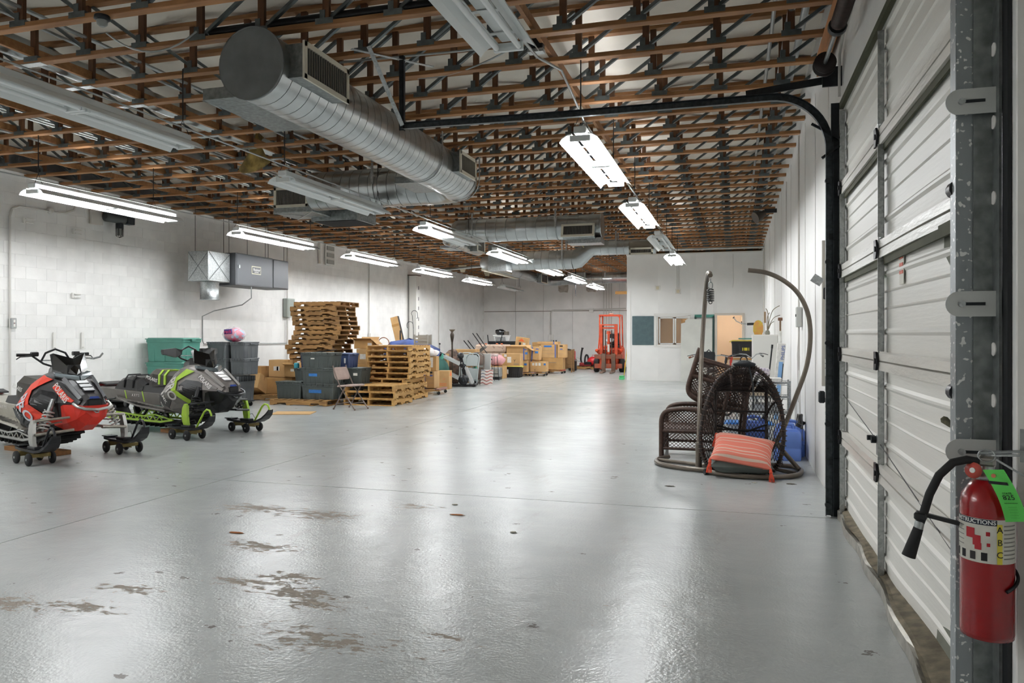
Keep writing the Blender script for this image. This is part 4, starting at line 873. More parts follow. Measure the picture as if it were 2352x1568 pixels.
for i, (ox, oy) in enumerate(((0, 0), (.02, .03), (-.02, .06))):
    place(pC, uC, (-7.36+ox, 14.9+oy, i*.141), PI/2, '%s pallet of the low stack of three behind the folding chair' % ('bottom', 'middle', 'top')[i], 'low pallet stack')
pD = pallet_proto(1.36, 1.1, .12, M_PAL[1], '-', '-'); uD = []
for loc, rz, lab in (((-8.78, 14.55, 0), 0, 'orange-brown pallet on the floor under the grey storage bins'), ((-10.5, 15.35, 0), .1, 'pallet on the floor under the cardboard pile by the wall'), ((-6.35, 32.4, 0), 0, 'pale pallet on the floor beside the forklift, with hose on it')):
    place(pD, uD, loc, rz, lab, 'pallets on the floor carrying goods')

# ================================================================== bins and totes
def bin_(label, loc, rz, w, d, h, m_, lid=True, name='storage_bin', grid=False, tape=None, group=None, ribs=6, lidm=None, cat='bin'):
    t = thing(name, label, cat, loc, rz, group)
    tp = .90
    rings = [rr(w*tp, d*tp, .03, .0), rr(w*tp+.01, d*tp+.01, .03, .012), rr(w*.965, d*.965, .03, h*.72), rr(w*.97, d*.97, .03, h*.86)]
    MB().loft(rings).build('body', m_, t)
    MB().loft([rr(w*.985, d*.985, .03, h*.80), rr(w*1.0, d*1.0, .03, h*.82), rr(w*1.0, d*1.0, .03, h*.955), rr(w*.985, d*.985, .03, h*.96)]).build('rim', m_, t)
    rb = MB().box((0, 0, h*.42), (.018, .012, h*.8)).mesh('rib', m_)
    for i in range(ribs):
        x = (-.5+(i+.5)/ribs)*w*.86
        a = math.atan((1-.9)/2*d/h)
        for s in (-1, 1): inst('rib', rb, t, (x, s*(d*.468), 0))
    for i in range(3):
        y = (-.5+(i+.5)/3)*d*.8
        for s in (-1, 1): inst('rib', rb, t, (s*w*.468, y, 0), (0, 0, PI/2))
    if grid:
        gm = MB().box((0, 0, 0), (.012, .014, h*.2)).mesh('grid_slat', M_DARKST)
        for i in range(14): inst('grid_slat', gm, t, ((-.5+(i+.5)/14)*w*.95, -d*.5-.004, h*.86))
        for i in range(10): inst('grid_slat', gm, t, (w*.5+.004, (-.5+(i+.5)/10)*d*.95, h*.86), (0, 0, PI/2))
    lm = lidm or m_
    if lid == 'flap':
        for s in (-1, 1): MB().box((s*w*.26, 0, h*.985), (w*.5, d*1.03, .022), bev=.006).build('lid_flap', lm, t)
        tm = MB().box((0, 0, h*.955), (.03, .02, .05), bev=.004).mesh('lid_tab', lm)
        for i in range(5): inst('lid_tab', tm, t, ((-.5+(i+.5)/5)*w*.9, -d*.515, 0))
        MB().box((w*.5+.01, 0, h*.9), (.02, d*.28, h*.1), bev=.004).build('handle', lm, t)
        MB().box((-w*.5-.01, 0, h*.9), (.02, d*.28, h*.1), bev=.004).build('handle', lm, t)
    elif lid:
        MB().loft([rr(w*1.05, d*1.06, .04, h*.93), rr(w*1.06, d*1.07, .04, h*.945), rr(w*1.05, d*1.06, .04, h*.965), rr(w*.97, d*.96, .04, h*.97), rr(w*.95, d*.94, .04, h*1.0)]).build('lid', lm, t)
        for s in (-1, 1): MB().box((s*w*.535, 0, h*.9), (.03, d*.22, h*.09), bev=.005).build('latch', lm, t)
    if tape:
        for (x, z, sx, sz, tm_) in tape: MB().box((x, -d*.5+.003-(.0 if z > .7*h else -.012), z), (sx, .012, sz)).build('tape_label', tm_, t)
    return t
M_GBIN = mat('bin_grey_green', '#454b49', .5, var=.1, scale=5)
M_GBIN2 = mat('bin_grey', '#55585a', .5, var=.1, scale=5)
M_TAPE = mat('blue_tape', '#2f6fb5', .6, var=.1, scale=20); M_PAPER = mat('paper_label', '#e4e2dc', .6, col2='#cfcdc6', scale=25)
Gb = 'grey flip-lid bins on the pallet'
bin_('grey flip-lid bin standing alone at the left end of the pallet', (-9.12, 14.38, .121), 0, .62, .42, .36, M_GBIN, 'flap', group=Gb)
bin_('grey flip-lid bin at the bottom of the stack of three, with blue tape', (-8.43, 14.42, .121), 0, .78, .5, .325, M_GBIN, 'flap', tape=[(-.05, .17, .3, .07, M_TAPE)], group=Gb)
bin_('grey flip-lid bin in the middle of the stack of three, with blue tape', (-8.43, 14.42, .447), 0, .78, .5, .335, M_GBIN, 'flap', tape=[(-.1, .19, .2, .06, M_TAPE)], group=Gb)
bin_('grey flip-lid bin on top of the stack of three, no tape', (-8.46, 14.42, .783), 0, .72, .5, .32, M_GBIN, 'flap', tape=[(-.08, .2, .09, .025, M_PAPER)], group=Gb)
bin_('grey bin behind the stack of three, under the blue tote', (-8.05, 15.0, .121), 0, .7, .48, .31, M_GBIN, 'flap', group=Gb)
bin_('grey bin with paper label directly below the blue tote', (-8.05, 15.0, .432), 0, .7, .48, .33, M_GBIN, 'flap', tape=[(.2, .2, .1, .06, M_PAPER)], group=Gb)
bin_('grey bin half hidden behind the three-high stack on its left', (-9.0, 14.93, .121), 0, .62, .5, .31, M_GBIN, 'flap', group=Gb)
bin_('grey bin on the half hidden bin left of the three-high stack', (-9.0, 14.93, .432), 0, .62, .5, .31, M_GBIN, 'flap', group=Gb)
bin_('navy blue tote with handles on top of the grey bins', (-8.33, 15.05, .764), 0, .62, .46, .32, mat('tote_blue', '#3c4a6e', .5, var=.08), True, 'storage_tote', tape=[(.2, .16, .05, .12, M_PAPER)], cat='tote')
bin_('dark blue tote half hidden behind the top grey bin', (-8.95, 14.95, .744), 0, .5, .4, .33, mat('tote_navy', '#27304f', .5), False, 'storage_tote', cat='tote')
tag(MB().box((-8.75, 15.0, 1.12), (.5, .3, .015), rot=Matrix.Rotation(-.12, 3, 'Y')).build('loose_board', M_BLACK), 'loose black panel lying on the blue tote behind the grey bins', 'panel')
tag(MB().box((-9.28, 14.75, .80), (.1, .1, .13), bev=.02).build('teal_tin', mat('teal_tin', '#3f92a0', .4)), 'small teal tin on the grey bins in front of the tall pallets', 'tin')
# crates beside the grey-green snowmobile
Gc = 'grey crates behind the second snowmobile'
bin_('large grey mesh-rimmed crate on casters beside the second snowmobile', (-10.0, 13.45, .12), 0, .76, .6, .54, M_GBIN2, False, grid=True, ribs=4, name='mesh_crate', cat='crate')
t = thing('crate_dolly', 'low caster dolly under the mesh-rimmed crate', 'dolly', (-10.0, 13.45, 0)); MB().box((0, 0, .105), (.72, .56, .02)).build('deck', M_DARKST, t)
for sx in (-.3, .3):
    for sy in (-.22, .22): MB().lathe([(.045, -.014), (.045, .014)], 16, (sx, sy, .046), (0, 1, 0)).build('wheel', M_RUBBER, t); MB().box((sx, sy, .08), (.03, .045, .03)).build('fork', M_GALV, t)
for loc, w, lab in (((-10.16, 13.42, .665), .46, 'grey flip-lid bin on the mesh crate, near column, lower'), ((-10.16, 13.42, 1.0), .46, 'grey flip-lid bin at the top of the near column behind the second snowmobile'), ((-9.72, 13.5, .665), .36, 'grey flip-lid bin on the mesh crate, far column, lower'), ((-9.72, 13.5, 1.0), .36, 'grey flip-lid bin at the top of the far column, beside the plastic bag')):
    bin_(lab, loc, 0, w, .5, .333, M_GBIN2, 'flap', ribs=4, group=Gc)
Gg = 'green totes'
M_TG = mat('tote_green', '#4f8a7c', .5, var=.07, scale=4)
bin_('green tote with lid on top of the stack behind the second snowmobile', (-10.92, 12.85, .945), 0, .9, .55, .48, M_TG, True, 'storage_tote', group=Gg, ribs=3, cat='tote')
bin_('green tote with lid in the middle of the green stack', (-10.92, 12.85, .472), 0, .9, .55, .47, M_TG, True, 'storage_tote', group=Gg, ribs=3, cat='tote')
bin_('green tote with lid at the bottom of the green stack', (-10.92, 12.85, 0), 0, .9, .55, .47, M_TG, True, 'storage_tote', group=Gg, ribs=3, cat='tote')
# clear bag of coloured things
t = thing('plastic_bag', 'clear plastic bag stuffed with pink and purple things on the grey crates', 'bag', (-9.93, 13.45, 1.335))
def blob(rx, ry, rz_, seed, amp, n=14, m=9, flat=.0):
    q = random.Random(seed); ph = [(q.uniform(0, 6), q.uniform(2, 7), q.uniform(1, 5)) for _ in range(4)]
    def f(u, v):
        a = 2*PI*u; b = -PI/2+PI*v; k = 1+amp*sum(math.sin(a*round(p[1])+p[0])*math.cos(b*p[2]+p[0]) for p in ph)/2
        return (rx*k*math.cos(b)*math.cos(a), ry*k*math.cos(b)*math.sin(a), rz_+max(-rz_, rz_*k*math.sin(b)))
    return MB().grid(f, n, m)
blob(.21, .18, .14, 3, .1).build('stuffing', mat('pink_stuff', '#c9436a', .6, col2='#8fb9d6', scale=9, lo=.42, hi=.5), t)
blob(.235, .2, .155, 5, .12, 20, 12).build('clear_film', mat('clear_film', '#f2f2f5', .15, alpha=.28, spec=.8), t)
MB().grid(lambda u, v: (-.09+.2*u, -.215-.01*math.sin(u*3), .16+.1*v+.01*u), 6, 2, th=.002).build('logo_patch', mat('purple_patch', '#43306f', .5), t)
text('lettering', 'reck', .1, mat('pink_ink', '#d8416f', .5), t, (.01, -.229, .212), (1, 0, .04), (0, 0, 1), .001)

# ================================================================== cardboard boxes
M_CARD = [mat('cardboard_a', '#c09a68', .8, var=.1, scale=4, rand=.07), mat('cardboard_b', '#b48c58', .8, var=.12, scale=4, rand=.07)]
M_CTAPE = mat('brown_tape', '#a97f48', .35); M_BLUEP = mat('blue_print', '#4a5fa0', .7); M_ORP = mat('orange_print', '#dd6a35', .7); M_GRP = mat('grey_print', '#8a7f72', .8); M_BLKP = mat('black_print', '#2d2724', .8); M_GREENP = mat('green_print', '#2f5a41', .8)
def carton(label, loc, rz, w, d, h, style=(), flaps=0, k=0, rot=None, group='cardboard boxes', name='cardboard_box'):
    t = thing(name, label, 'box', loc, rz, group, rot=rot); m_ = M_CARD[k]
    if flaps:
        b = MB(); b.box((0, 0, .004), (w, d, .008))
        for s in (-1, 1): b.box((s*(w/2-.004), 0, h/2), (.008, d, h)); b.box((0, s*(d/2-.004), h/2), (w, .008, h))
        b.build('body', m_, t)
        for s, a in ((-1, .5), (1, .9)):
            MB().bar((0, s*d/2, h), (0, s*(d/2+.5*d*math.cos(a)*.7), h+.5*d*math.sin(a)*.5), w*.98, .006, up=(0, 0, 1)).build('flap', m_, t)
        MB().bar((-w/2, 0, h), (-w/2-w*.3, 0, h+.06), d*.95, .006).build('flap', m_, t); MB().bar((w/2, 0, h), (w/2+w*.24, 0, h-.1), d*.95, .006).build('flap', m_, t)
    else:
        MB().box((0, 0, h/2), (w, d, h), bev=.006).build('body', m_, t)
        MB().box((0, 0, h+.0005), (w*1.001, .05, .002)).box((w/2+.001, 0, h-.05), (.002, .05, .1)).build('tape', M_CTAPE, t)
    f = -d/2-.0015; s_ = w/2+.0015
    for p in style:
        q = p[0]
        if q == 'paper': MB().box((p[1]*w, f, p[2]*h), (p[3], .003, p[4])).build('paper_label', M_PAPER, t)
        if q == 'bluetape': MB().box((p[1]*w, f, p[2]*h), (p[3], .003, p[4])).build('tape_label', M_TAPE, t)
        if q == 'stripe': MB().box((p[1]*w, f, h/2), (.045, .003, h*.99)).build('blue_stripe', M_BLUEP, t)
        if q == 'sidestripe': MB().box((s_, p[1]*d, h/2), (.003, .045, h*.99)).build('blue_stripe', M_BLUEP, t)
        if q == 'lines':
            for z in (.55, .3): MB().box((p[1]*w, f, z*h), (p[2]*w, .002, .006)).build('printed_line', M_GRP, t)
        if q == 'oval': MB().lathe([(1, 0), (1, .003)], 20, (0, 0, 0), (0, -1, 0)).build('blue_logo', M_BLUEP, t, (p[1]*w, f, p[2]*h), None).scale = (.06, 1, .02)
        if q == 'tri': MB().prism([(-.12, -.05), (.12, -.05), (0, .07)], (p[1]*w, f, p[2]*h), (1, 0, 0), (0, 0, 1), .003).build('orange_triangle', M_ORP, t)
        if q == 'sidetri': MB().prism([(-.1, -.05), (.1, -.05), (0, .07)], (s_, p[1]*d, p[2]*h), (0, 1, 0), (0, 0, 1), .003).build('orange_triangle', M_ORP, t)
        if q == 'text': text('lettering', p[1], p[2], p[5], t, (p[3]*w, f-.001, p[4]*h), (1, 0, 0), (0, 0, 1), .0005)
        if q == 'sidetext': text('lettering', p[1], p[2], p[5], t, (s_+.001, p[3]*d, p[4]*h), (0, 1, 0), (0, 0, 1), .0005)
        if q == 'sidepaper': MB().box((s_, p[1]*d, p[2]*h), (.003, p[3], p[4])).build('paper_label', M_PAPER, t)
        if q == 'bar': MB().box((p[1]*w, f, p[2]*h), (p[3], .003, p[4])).build('printed_bar', p[5], t)
        if q == 'hole': MB().box((p[1]*w, f, p[2]*h), (.12, .003, .05), bev=.001).build('hand_hole', M_BLKP, t)
    return t
# pile by the wall, behind the bins
carton('plain upright carton in the wall pile, with a white panel', (-10.85, 15.55, .121), .05, .5, .45, .62, (('paper', -.2, .62, .16, .2),), k=1)
carton('carton with a printed panel leaning forward in the wall pile', (-10.62, 15.0, .2), 0, .52, .42, .36, (('text', 'C', .12, -.05, .75, M_BLKP), ('bar', 0, .4, .34, .03, M_GRP), ('bar', 0, .3, .34, .03, M_GRP), ('bar', 0, .55, .34, .02, M_GRP), ('paper', -.42, .5, .06, .3)), k=0, rot=(math.radians(-24), 0, .1))
carton('carton with a barcode label on top of the wall pile', (-10.2, 15.55, .5), 0, .42, .36, .4, (('paper', .0, .5, .16, .1), ('bar', .06, .5, .04, .09, M_BLKP)), k=0)
carton('long carton lying under the barcode carton', (-10.1, 15.5, .121), .03, .7, .42, .37, k=1)
carton('small open carton at the right end of the wall pile', (-9.72, 15.35, .52), -.1, .3, .3, .26, (('paper', .2, .6, .09, .06),), flaps=1, k=1)
carton('narrow carton against the grey crates in the wall pile', (-11.1, 14.75, .121), .1, .24, .32, .56, (('paper', 0, .15, .12, .16),), k=0)
carton('small low carton in front of the wall pile', (-10.85, 14.78, .121), 0, .2, .2, .17, (('paper', 0, .5, .16, .14),), k=0)
tag(MB().box((-8.0, 12.6, .008), (.75, .5, .012), rz=.3).build('flat_cardboard', M_CARD[0]), 'flat cardboard sheet on the floor behind the front ski', 'cardboard')
# behind and between the pallet stacks
carton('carton marked with green letters between the two pallet stacks', (-8.33, 16.5, .0), 0, .6, .5, .78, (('text', 'U-HAUL', .13, .0, .72, M_GREENP), ('bar', 0, .6, .5, .035, M_ORP), ('text', 'OTHERS!', .06, .0, .48, M_GREENP), ('bar', 0, .3, .3, .02, M_GREENP), ('bar', 0, .22, .25, .02, M_GREENP)), k=1)
carton('carton with a white label behind the blue tote', (-8.42, 16.5, .785), 0, .42, .42, .36, (('paper', -.1, .5, .15, .12),), k=0)
carton('open carton on top, between the pallet stacks', (-8.5, 16.55, 1.15), .1, .46, .4, .2, (('paper', .35, .5, .1, .08),), flaps=1, k=1)
carton('carton behind the pale pallet stack, below the blue cloth', (-7.75, 17.2, .0), 0, .5, .4, 1.0, (('paper', .3, .9, .1, .12),), k=0)
t = thing('blue_tarp', 'crumpled blue tarp lying over cartons behind the pallet stack', 'tarp', (-8.1, 18.2, .75)); 
blob(.75, .35, .3, 11, .2, 18, 9).build('cloth', mat('blue_tarp', '#33477f', .7, var=.3, scale=6), t)
carton('carton holding up the blue tarp', (-8.1, 18.2, 0), 0, 1.1, .6, .75, k=1)
tag(MB().tube(arc((-8.75, 18.0, 1.25), .16, -20, 200, 14, (1, 0, 0), (0, 0, 1)), .012, 6).tube([(-8.9, 18.0, 1.2), (-8.85, 18.0, 1.05)], .012, 6).tube([(-8.6, 18.0, 1.2), (-8.65, 18.0, 1.05)], .012, 6).build('bentwood_basket', mat('wicker_tan', '#8a5a3a', .7)), 'brown bentwood basket handle showing above the blue tarp', 'basket')
t = thing('leaning_carton_tube', 'tall flat cardboard tube carton leaning against the left wall', 'box', (-8.65, 19.5, 0), rot=(0, math.radians(-14), 0))
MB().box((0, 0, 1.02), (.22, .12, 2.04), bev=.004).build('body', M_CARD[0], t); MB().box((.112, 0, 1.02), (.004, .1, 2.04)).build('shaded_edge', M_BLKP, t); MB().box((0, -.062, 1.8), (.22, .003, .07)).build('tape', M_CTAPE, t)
tag(MB().box((-8.45, 19.4, .66), (.14, .05, 1.36), rot=Matrix.Rotation(-.12, 3, 'Y')).build('mint_roll', mat('mint_print', '#8fc8ad', .6, col2='#d9c39b', scale=7)), 'mint green wrapping roll beside the leaning carton', 'roll')
t = thing('shepherd_hook', 'thin double shepherd hook standing behind the pale pallets', 'hook', (-8.35, 19.0, 0))
MB().tube([(0, 0, 0), (0, 0, 1.6), (-.03, 0, 2.0)]+[tuple(p) for p in arc((.03, 0, 2.05), .09, 180, 0, 8)]+[(.13, 0, 1.95), (.1, 0, 1.92)], .008, 6).build('stem', M_DARKST, t)
MB().tube([(-.0, 0, 1.65)]+[tuple(p) for p in arc((-.1, 0, 1.75), .09, 10, 180, 8)]+[(-.19, 0, 1.7), (-.17, 0, 1.66)], .008, 6).build('side_hook', M_DARKST, t)
tag(MB().cyl((-8.6, 18.7, 0), (-8.6, 18.7, 1.36), .014, n=6).cyl((-8.6, 18.7, 1.36), (-8.6, 18.7, 1.6), .02, n=8).build('black_pole', M_BLACK), 'black pole with thick grip behind the pale pallet stack', 'pole')
# on the mesh of things right of the pallets
t = thing('picture_frames', 'small grey slotted crate on top of the pale pallet stack', 'crate', (-7.05, 16.6, 1.248))
for z in (.03, .11, .19): MB().box((0, -.12, z), (.34, .015, .05)).build('slat', mat('crate_slat', '#a8a59c', .7), t)
for x in (-.16, .16):
    for y in (-.12, .12): MB().box((x, y, .12), (.03, .03, .24)).build('corner_post', MATS['crate_slat'], t)
MB().box((0, .12, .12), (.34, .015, .22)).build('back_panel', MATS['crate_slat'], t)
GD = 'furniture dollies'
def dolly(label, loc, rz, w, d, pad='#8d6a62', mw='#b58a55'):
    t = thing('furniture_dolly', label, 'dolly', loc, rz, GD)
    for s in (-1, 1): MB().box((s*(w/2-.06), 0, .125), (.12, d, .045), bev=.01).build('carpet_pad', mat('pad'+pad, pad, .95, var=.15, scale=30), t)
    for s in (-1, 1): MB().box((0, s*(d/2-.05), .105), (w, .1, .03)).build('side_rail', mat('rail'+mw, mw, .7, var=.15, scale=4), t)
    for sx in (-1, 1):
        for sy in (-1, 1):
            c = MB().box((sx*(w/2-.07), sy*(d/2-.06), .085), (.05, .05, .012)).box((sx*(w/2-.05), sy*(d/2-.06), .065), (.012, .05, .05)).build('caster', M_GALV, t)
            MB().lathe([(.02, -.016), (.04, -.014), (.042, 0), (.04, .014), (.02, .016)], 16, (sx*(w/2-.04), sy*(d/2-.06), .043), (0, 1, 0)).build('wheel', M_RUBBER, c)
    return t
dolly('furniture dolly with mauve carpet pads beside the pale pallets', (-7.3, 17.75, 0), .1, .62, .75)
carton('tall carton with blue stripe standing on the mauve dolly', (-7.4, 17.8, .15), .1, .42, .46, .42, (('stripe', -.1), ('oval', .28, .75), ('lines', .2, .5), ('hole', .25, .93)), k=0)
carton('crumpled taped carton on top of the blue striped carton', (-7.38, 17.85, .575), .2, .38, .4, .36, (('paper', .15, .6, .1, .25),), k=1)
t = thing('white_bag', 'white printed bag draped over the crumpled carton', 'bag', (-7.42, 17.75, .93)); blob(.27, .25, .11, 8, .18).build('cloth', mat('white_print_bag', '#e9e5e3', .6, col2='#d8b9b3', scale=10, lo=.3, hi=.4), t)
tag(MB().box((-7.55, 18.3, 1.05), (.22, .2, .16), bev=.01).build('brown_case', mat('brown_case', '#8a7365', .7)), 'small brown case behind the white printed bag', 'case')
carton('open carton with orange triangle on the floor by the exercise machine', (-7.62, 19.45, 0), .12, .34, .34, .5, (('sidetri', 0, .82), ('bar', .0, .3, .2, .012, M_ORP), ('bar', 0, .22, .2, .012, M_ORP), ('text', 'U', .07, .1, .55, M_ORP)), k=0)

# ================================================================== folding chair
t = thing('folding_chair', 'beige padded metal folding chair standing in front of the pallets', 'chair', (-7.36, 13.66, 0), 0)
M_CHF = mat('chair_frame_taupe', '#75665f', .45, .3); M_CHP = mat('chair_pad', '#a8938a', .7, var=.08, scale=10)
for s, in ((-1,), (1,)):
    MB().tube([(.27, s*.2-.0, .01), (-.1, s*.2, .45), (-.27, s*.2, .78), (-.3, s*.19, .87)], .012, 8).build('front_leg', M_CHF, t)
    MB().tube([(-.24, s*.235, .01), (.02, s*.235, .4), (.06, s*.235, .47)], .012, 8).build('rear_leg', M_CHF, t)
    MB().cyl((.27, s*.2, 0), (.27, s*.2, .03), .017, n=8).cyl((-.24, s*.235, 0), (-.24, s*.235, .03), .017, n=8).build('foot_cap', M_CHF, t)
MB().loft([[(x, y, z) for x, y, z in rr(.42, .4, .06, .455)], rr(.43, .41, .06, .465), rr(.43, .41, .06, .48), rr(.38, .36, .06, .492)]).build('seat', M_CHP, t, (.03, 0, 0), (0, -.06, 0))
MB().loft([rr(.05, .36, .02, .62), rr(.06, .4, .02, .66), rr(.06, .4, .02, .82), rr(.05, .36, .02, .875)]).build('backrest', M_CHP, t, (-.005, 0, 0), (0, -.33, 0))
for z, x in ((.2, -.1), (.12, -.15)): MB().cyl((x, -.235, z), (x, .235, z), .008, n=6).build('stretcher', M_CHF, t)
MB().cyl((.17, -.2, .13), (.17, .2, .13), .008, n=6).build('stretcher', M_CHF, t)
t.rotation_euler = (0, 0, math.radians(-12))
# ================================================================== snowmobiles (local x forward, y left, z up; spindles at x = 0)
BX = [ # x : (z bottom, y) (z low, y) (z mid, y) (z shoulder, y) (z top, y)
    (.34, (.60, .06), (.62, .12), (.66, .17), (.70, .13), (.72, .05)),
    (.24, (.55, .08), (.58, .16), (.67, .215), (.765, .16), (.79, .06)),
    (.06, (.50, .12), (.54, .22), (.68, .295), (.86, .2), (.895, .08)),
    (-.14, (.42, .16), (.48, .27), (.70, .36), (.94, .23), (.98, .11)),
    (-.34, (.33, .22), (.40, .35), (.68, .46), (1.0, .27), (1.04, .13)),
    (-.55, (.30, .24), (.36, .38), (.64, .475), (.98, .25), (1.03, .12)),
    (-.74, (.32, .24), (.38, .38), (.60, .45), (.9, .21), (.94, .1)),
    (-.95, (.42, .22), (.45, .30), (.55, .34), (.74, .17), (.78, .08))]
BX = [(b[0],)+tuple((z, y*(.8 if b[0] > -.1 else .85 if b[0] > -.2 else .93 if b[0] > -.4 else 1)) for z, y in b[1:]) for b in BX]
def body_y(x, z):
    x = max(min(x, BX[0][0]), BX[-1][0])
    for a, b in zip(BX, BX[1:]):
        if b[0] <= x <= a[0]:
            t = (x-b[0])/(a[0]-b[0]); pr_ = [tuple(b[i][k]+(a[i][k]-b[i][k])*t for k in (0, 1)) for i in range(1, 6)]; break
    if z <= pr_[0][0]: return pr_[0][1]
    for p, q in zip(pr_, pr_[1:]):
        if p[0] <= z <= q[0]: return p[1]+(q[1]-p[1])*(z-p[0])/max(1e-6, q[0]-p[0])
    return pr_[-1][1]
def skin(pairs, s, off, m_, nm, par, sub=3, th=.008):
    """panel that hugs the body side s: pairs of (x, z) edge points"""
    rows = []
    for i in range(len(pairs)-1):
        for k in range(sub):
            t = k/sub; rows.append([tuple(pairs[i][e][c]*(1-t)+pairs[i+1][e][c]*t for c in (0, 1)) for e in (0, 1)])
    rows.append([tuple(p) for p in pairs[-1]])
    rows = [[tuple(r[0][c]*(1-w)+r[1][c]*w for c in (0, 1)) for w in (0, .5, 1)] for r in rows]
    vs = []; fs = []; n = len(rows)
    for lay in (off, off-th):
        for r in rows: vs += [(x, s*(body_y(x, z)+lay), z) for x, z in r]
    o = n*3
    for i in range(n-1):
        for j in range(2):
            a = i*3+j; f = (a, a+1, a+4, a+3); fs += [f, tuple(q+o for q in f[::-1])]
        fs += [(i*3, (i+1)*3, (i+1)*3+o, i*3+o), (i*3+2, i*3+2+o, (i+1)*3+2+o, (i+1)*3+2)]
    fs += [(0, o, o+1, 1), (1, o+1, o+2, 2), ((n-1)*3, (n-1)*3+1, (n-1)*3+1+o, (n-1)*3+o), ((n-1)*3+1, (n-1)*3+2, (n-1)*3+2+o, (n-1)*3+1+o)]
    return MB().add(vs, fs).build(nm, m_, par)
def skin_text(body, size, m_, par, x, z, ang, off, s=-1, bold=0):
    """lettering that hugs the body side; ang turns the reading direction"""
    me = text_mesh(body, size, .0006, bold); c, n = math.cos(ang), math.sin(ang)
    for v in me.vertices:
        a, b = v.co.x, v.co.y; px = x+(a*c-b*n)*(1 if s < 0 else -1); pz = z+a*n+b*c
        v.co = (px, s*(body_y(px, pz)+off+v.co.z), pz)
    me.materials.clear(); me.materials.append(m_); return inst('lettering', me, par)
def coil(p, q, r, turns, wire, n=10):
    p = Vector(p); q = Vector(q); d = (q-p); a = d.normalized().orthogonal(); b = d.normalized().cross(a); N_ = turns*n
    return MB().tube([p+d*(i/N_)+(a*math.cos(2*PI*i/n)+b*math.sin(2*PI*i/n))*r for i in range(N_+1)], wire, 6)
def snowmobile(label, loc, rz, C):
    t = thing('snowmobile', label, 'snowmobile', loc, rz)
    P = lambda mb, nm, m_, par=t: mb.build(nm, m_, par)
    ring = lambda s: [(s[0], sg*y, z) for sg, seq in ((1, s[1:]), (-1, s[:0:-1])) for z, y in seq]
    body = P(MB().loft([ring(s) for s in BX]), 'body', C['body'])
    # belly pan
    bp = [(.36, ((.52, .04), (.58, .13), (.655, .17))), (.26, ((.42, .07), (.5, .2), (.67, .25))), (.1, ((.34, .1), (.45, .24), (.665, .305))), (-.06, ((.33, .12), (.42, .22), (.62, .27))), (-.2, ((.34, .14), (.4, .26), (.52, .31)))]
    P(MB().loft([[(x, y*.84, z) for z, y in q]+[(x, -y*.84, z) for z, y in q[::-1]] for x, q in bp]), 'belly_pan', C['belly'])
    for s in (-1, 1):
        # side panels and trim
        pp = P(MB().add([(-.02, s*.36, .62)], []), 'trim_anchor', C['dark']) if False else None
        sp_ = skin([((-.62, .92), (-.34, .96)), ((-.72, .72), (-.5, .80)), ((-.66, .5), (-.42, .66)), ((-.48, .33), (-.26, .5))], s, .016, C['side'], 'side_panel', t)
        skin([((-.66, .3), (-.5, .52)), ((-.92, .46), (-.74, .6))], s, .02, C['knee'], 'knee_panel', t)
        skin(C['tpath'], s, .026, C['trim'], 'trim_stripe', t)
        skin([((-.30, .83), (-.06, .80)), ((-.38, .74), (-.02, .68)), ((-.32, .62), (-.06, .56)), ((-.2, .52), (-.08, .48))], s, .012, C['black'], 'intake_recess', t)
        ip = skin([((-.26, .78), (-.1, .74)), ((-.3, .72), (-.1, .66)), ((-.25, .62), (-.14, .58))], s, .02, C['dark'], 'intake_panel', t)
        skin([((-.2, .93), (-.18, .84)), ((.0, .87), (-.02, .77)), ((.16, .78), (.12, .72)), ((.3, .705), (.28, .66))], s, .018, C['hoodside'], 'hood_panel', t)
        hd = skin([((-.14, .905), (-.15, .86)), ((.0, .835), (-.02, .775)), ((.1, .77), (.06, .72)), ((.22, .715), (.2, .695))], s, .028, C['hoodtrim'], 'hood_stripe', t, th=.012)
        skin_text('POLARIS', C['hsize'], C['ink'], hd, .0, .8, -.62 if s < 0 else .62, .031, s, .001) if C['hood_text'] else skin_text('AXYS', .05, C['ink'], hd, .0, .8, -.62 if s < 0 else .62, .031, s)
        skin([((.12, .66), (.2, .62)), ((.2, .61), (.27, .605)), ((.12, .55), (.18, .575))], s, .008, mat('amber_reflector', '#e8951f', .3), 'side_reflector', t, th=.02)
        if s < 0:
            tr = [c for c in t.children if c.name.startswith('side_panel')][-1]
            skin_text('PRO', .185, C['proink'], tr, C['prox'], C['proz'], -1.12, .032, s, .004)
            skin_text('RMK', .09, C['ink2'], tr, C['prox']-.15, .56, -1.2, .02, s, .001)
            skin_text('800', .06, C['ink2'], tr, -.74, .45, -1.2, .026, s)
    # hood centre with vents
    for i, (x, z, w) in enumerate(((.02, .915, .1), (.1, .875, .1), (.18, .835, .09))):
        P(MB().box((x, 0, z), (.075, w*1.4, .02), rot=Matrix.Rotation(.45, 3, 'Y'), bev=.005), 'hood_vent', C['hood'])
    P(MB().prism([(-.06, -.015), (.06, -.015), (.045, .015), (-.045, .015)], (.325, 0, .745), (0, 1, 0), (-.45, 0, .9), .006), 'badge', mat('badge_blue', '#22408f', .3))
    P(MB().box((.33, 0, .69), (.05, .17, .09), bev=.015), 'nose_grille', C['black'])
    for s in (-1, 1): P(MB().bar((.3, s*.14, .735), (-.07, s*.17, .965), .045, .03, up=(0, s, 1)), 'hood_ridge', C['ridge'])
    P(MB().tube([(.24, -.2, .68), (.33, -.19, .65), (.4, -.14, .625), (.43, 0, .61), (.4, .14, .625), (.33, .19, .65), (.24, .2, .68)], .017, 10), 'front_bumper', C['bumper'])
    P(MB().tube([(.37, -.03, .6), (.4, -.015, .575), (.4, .015, .575), (.37, .03, .6)], .008, 6), 'tow_hook', M_GALV)
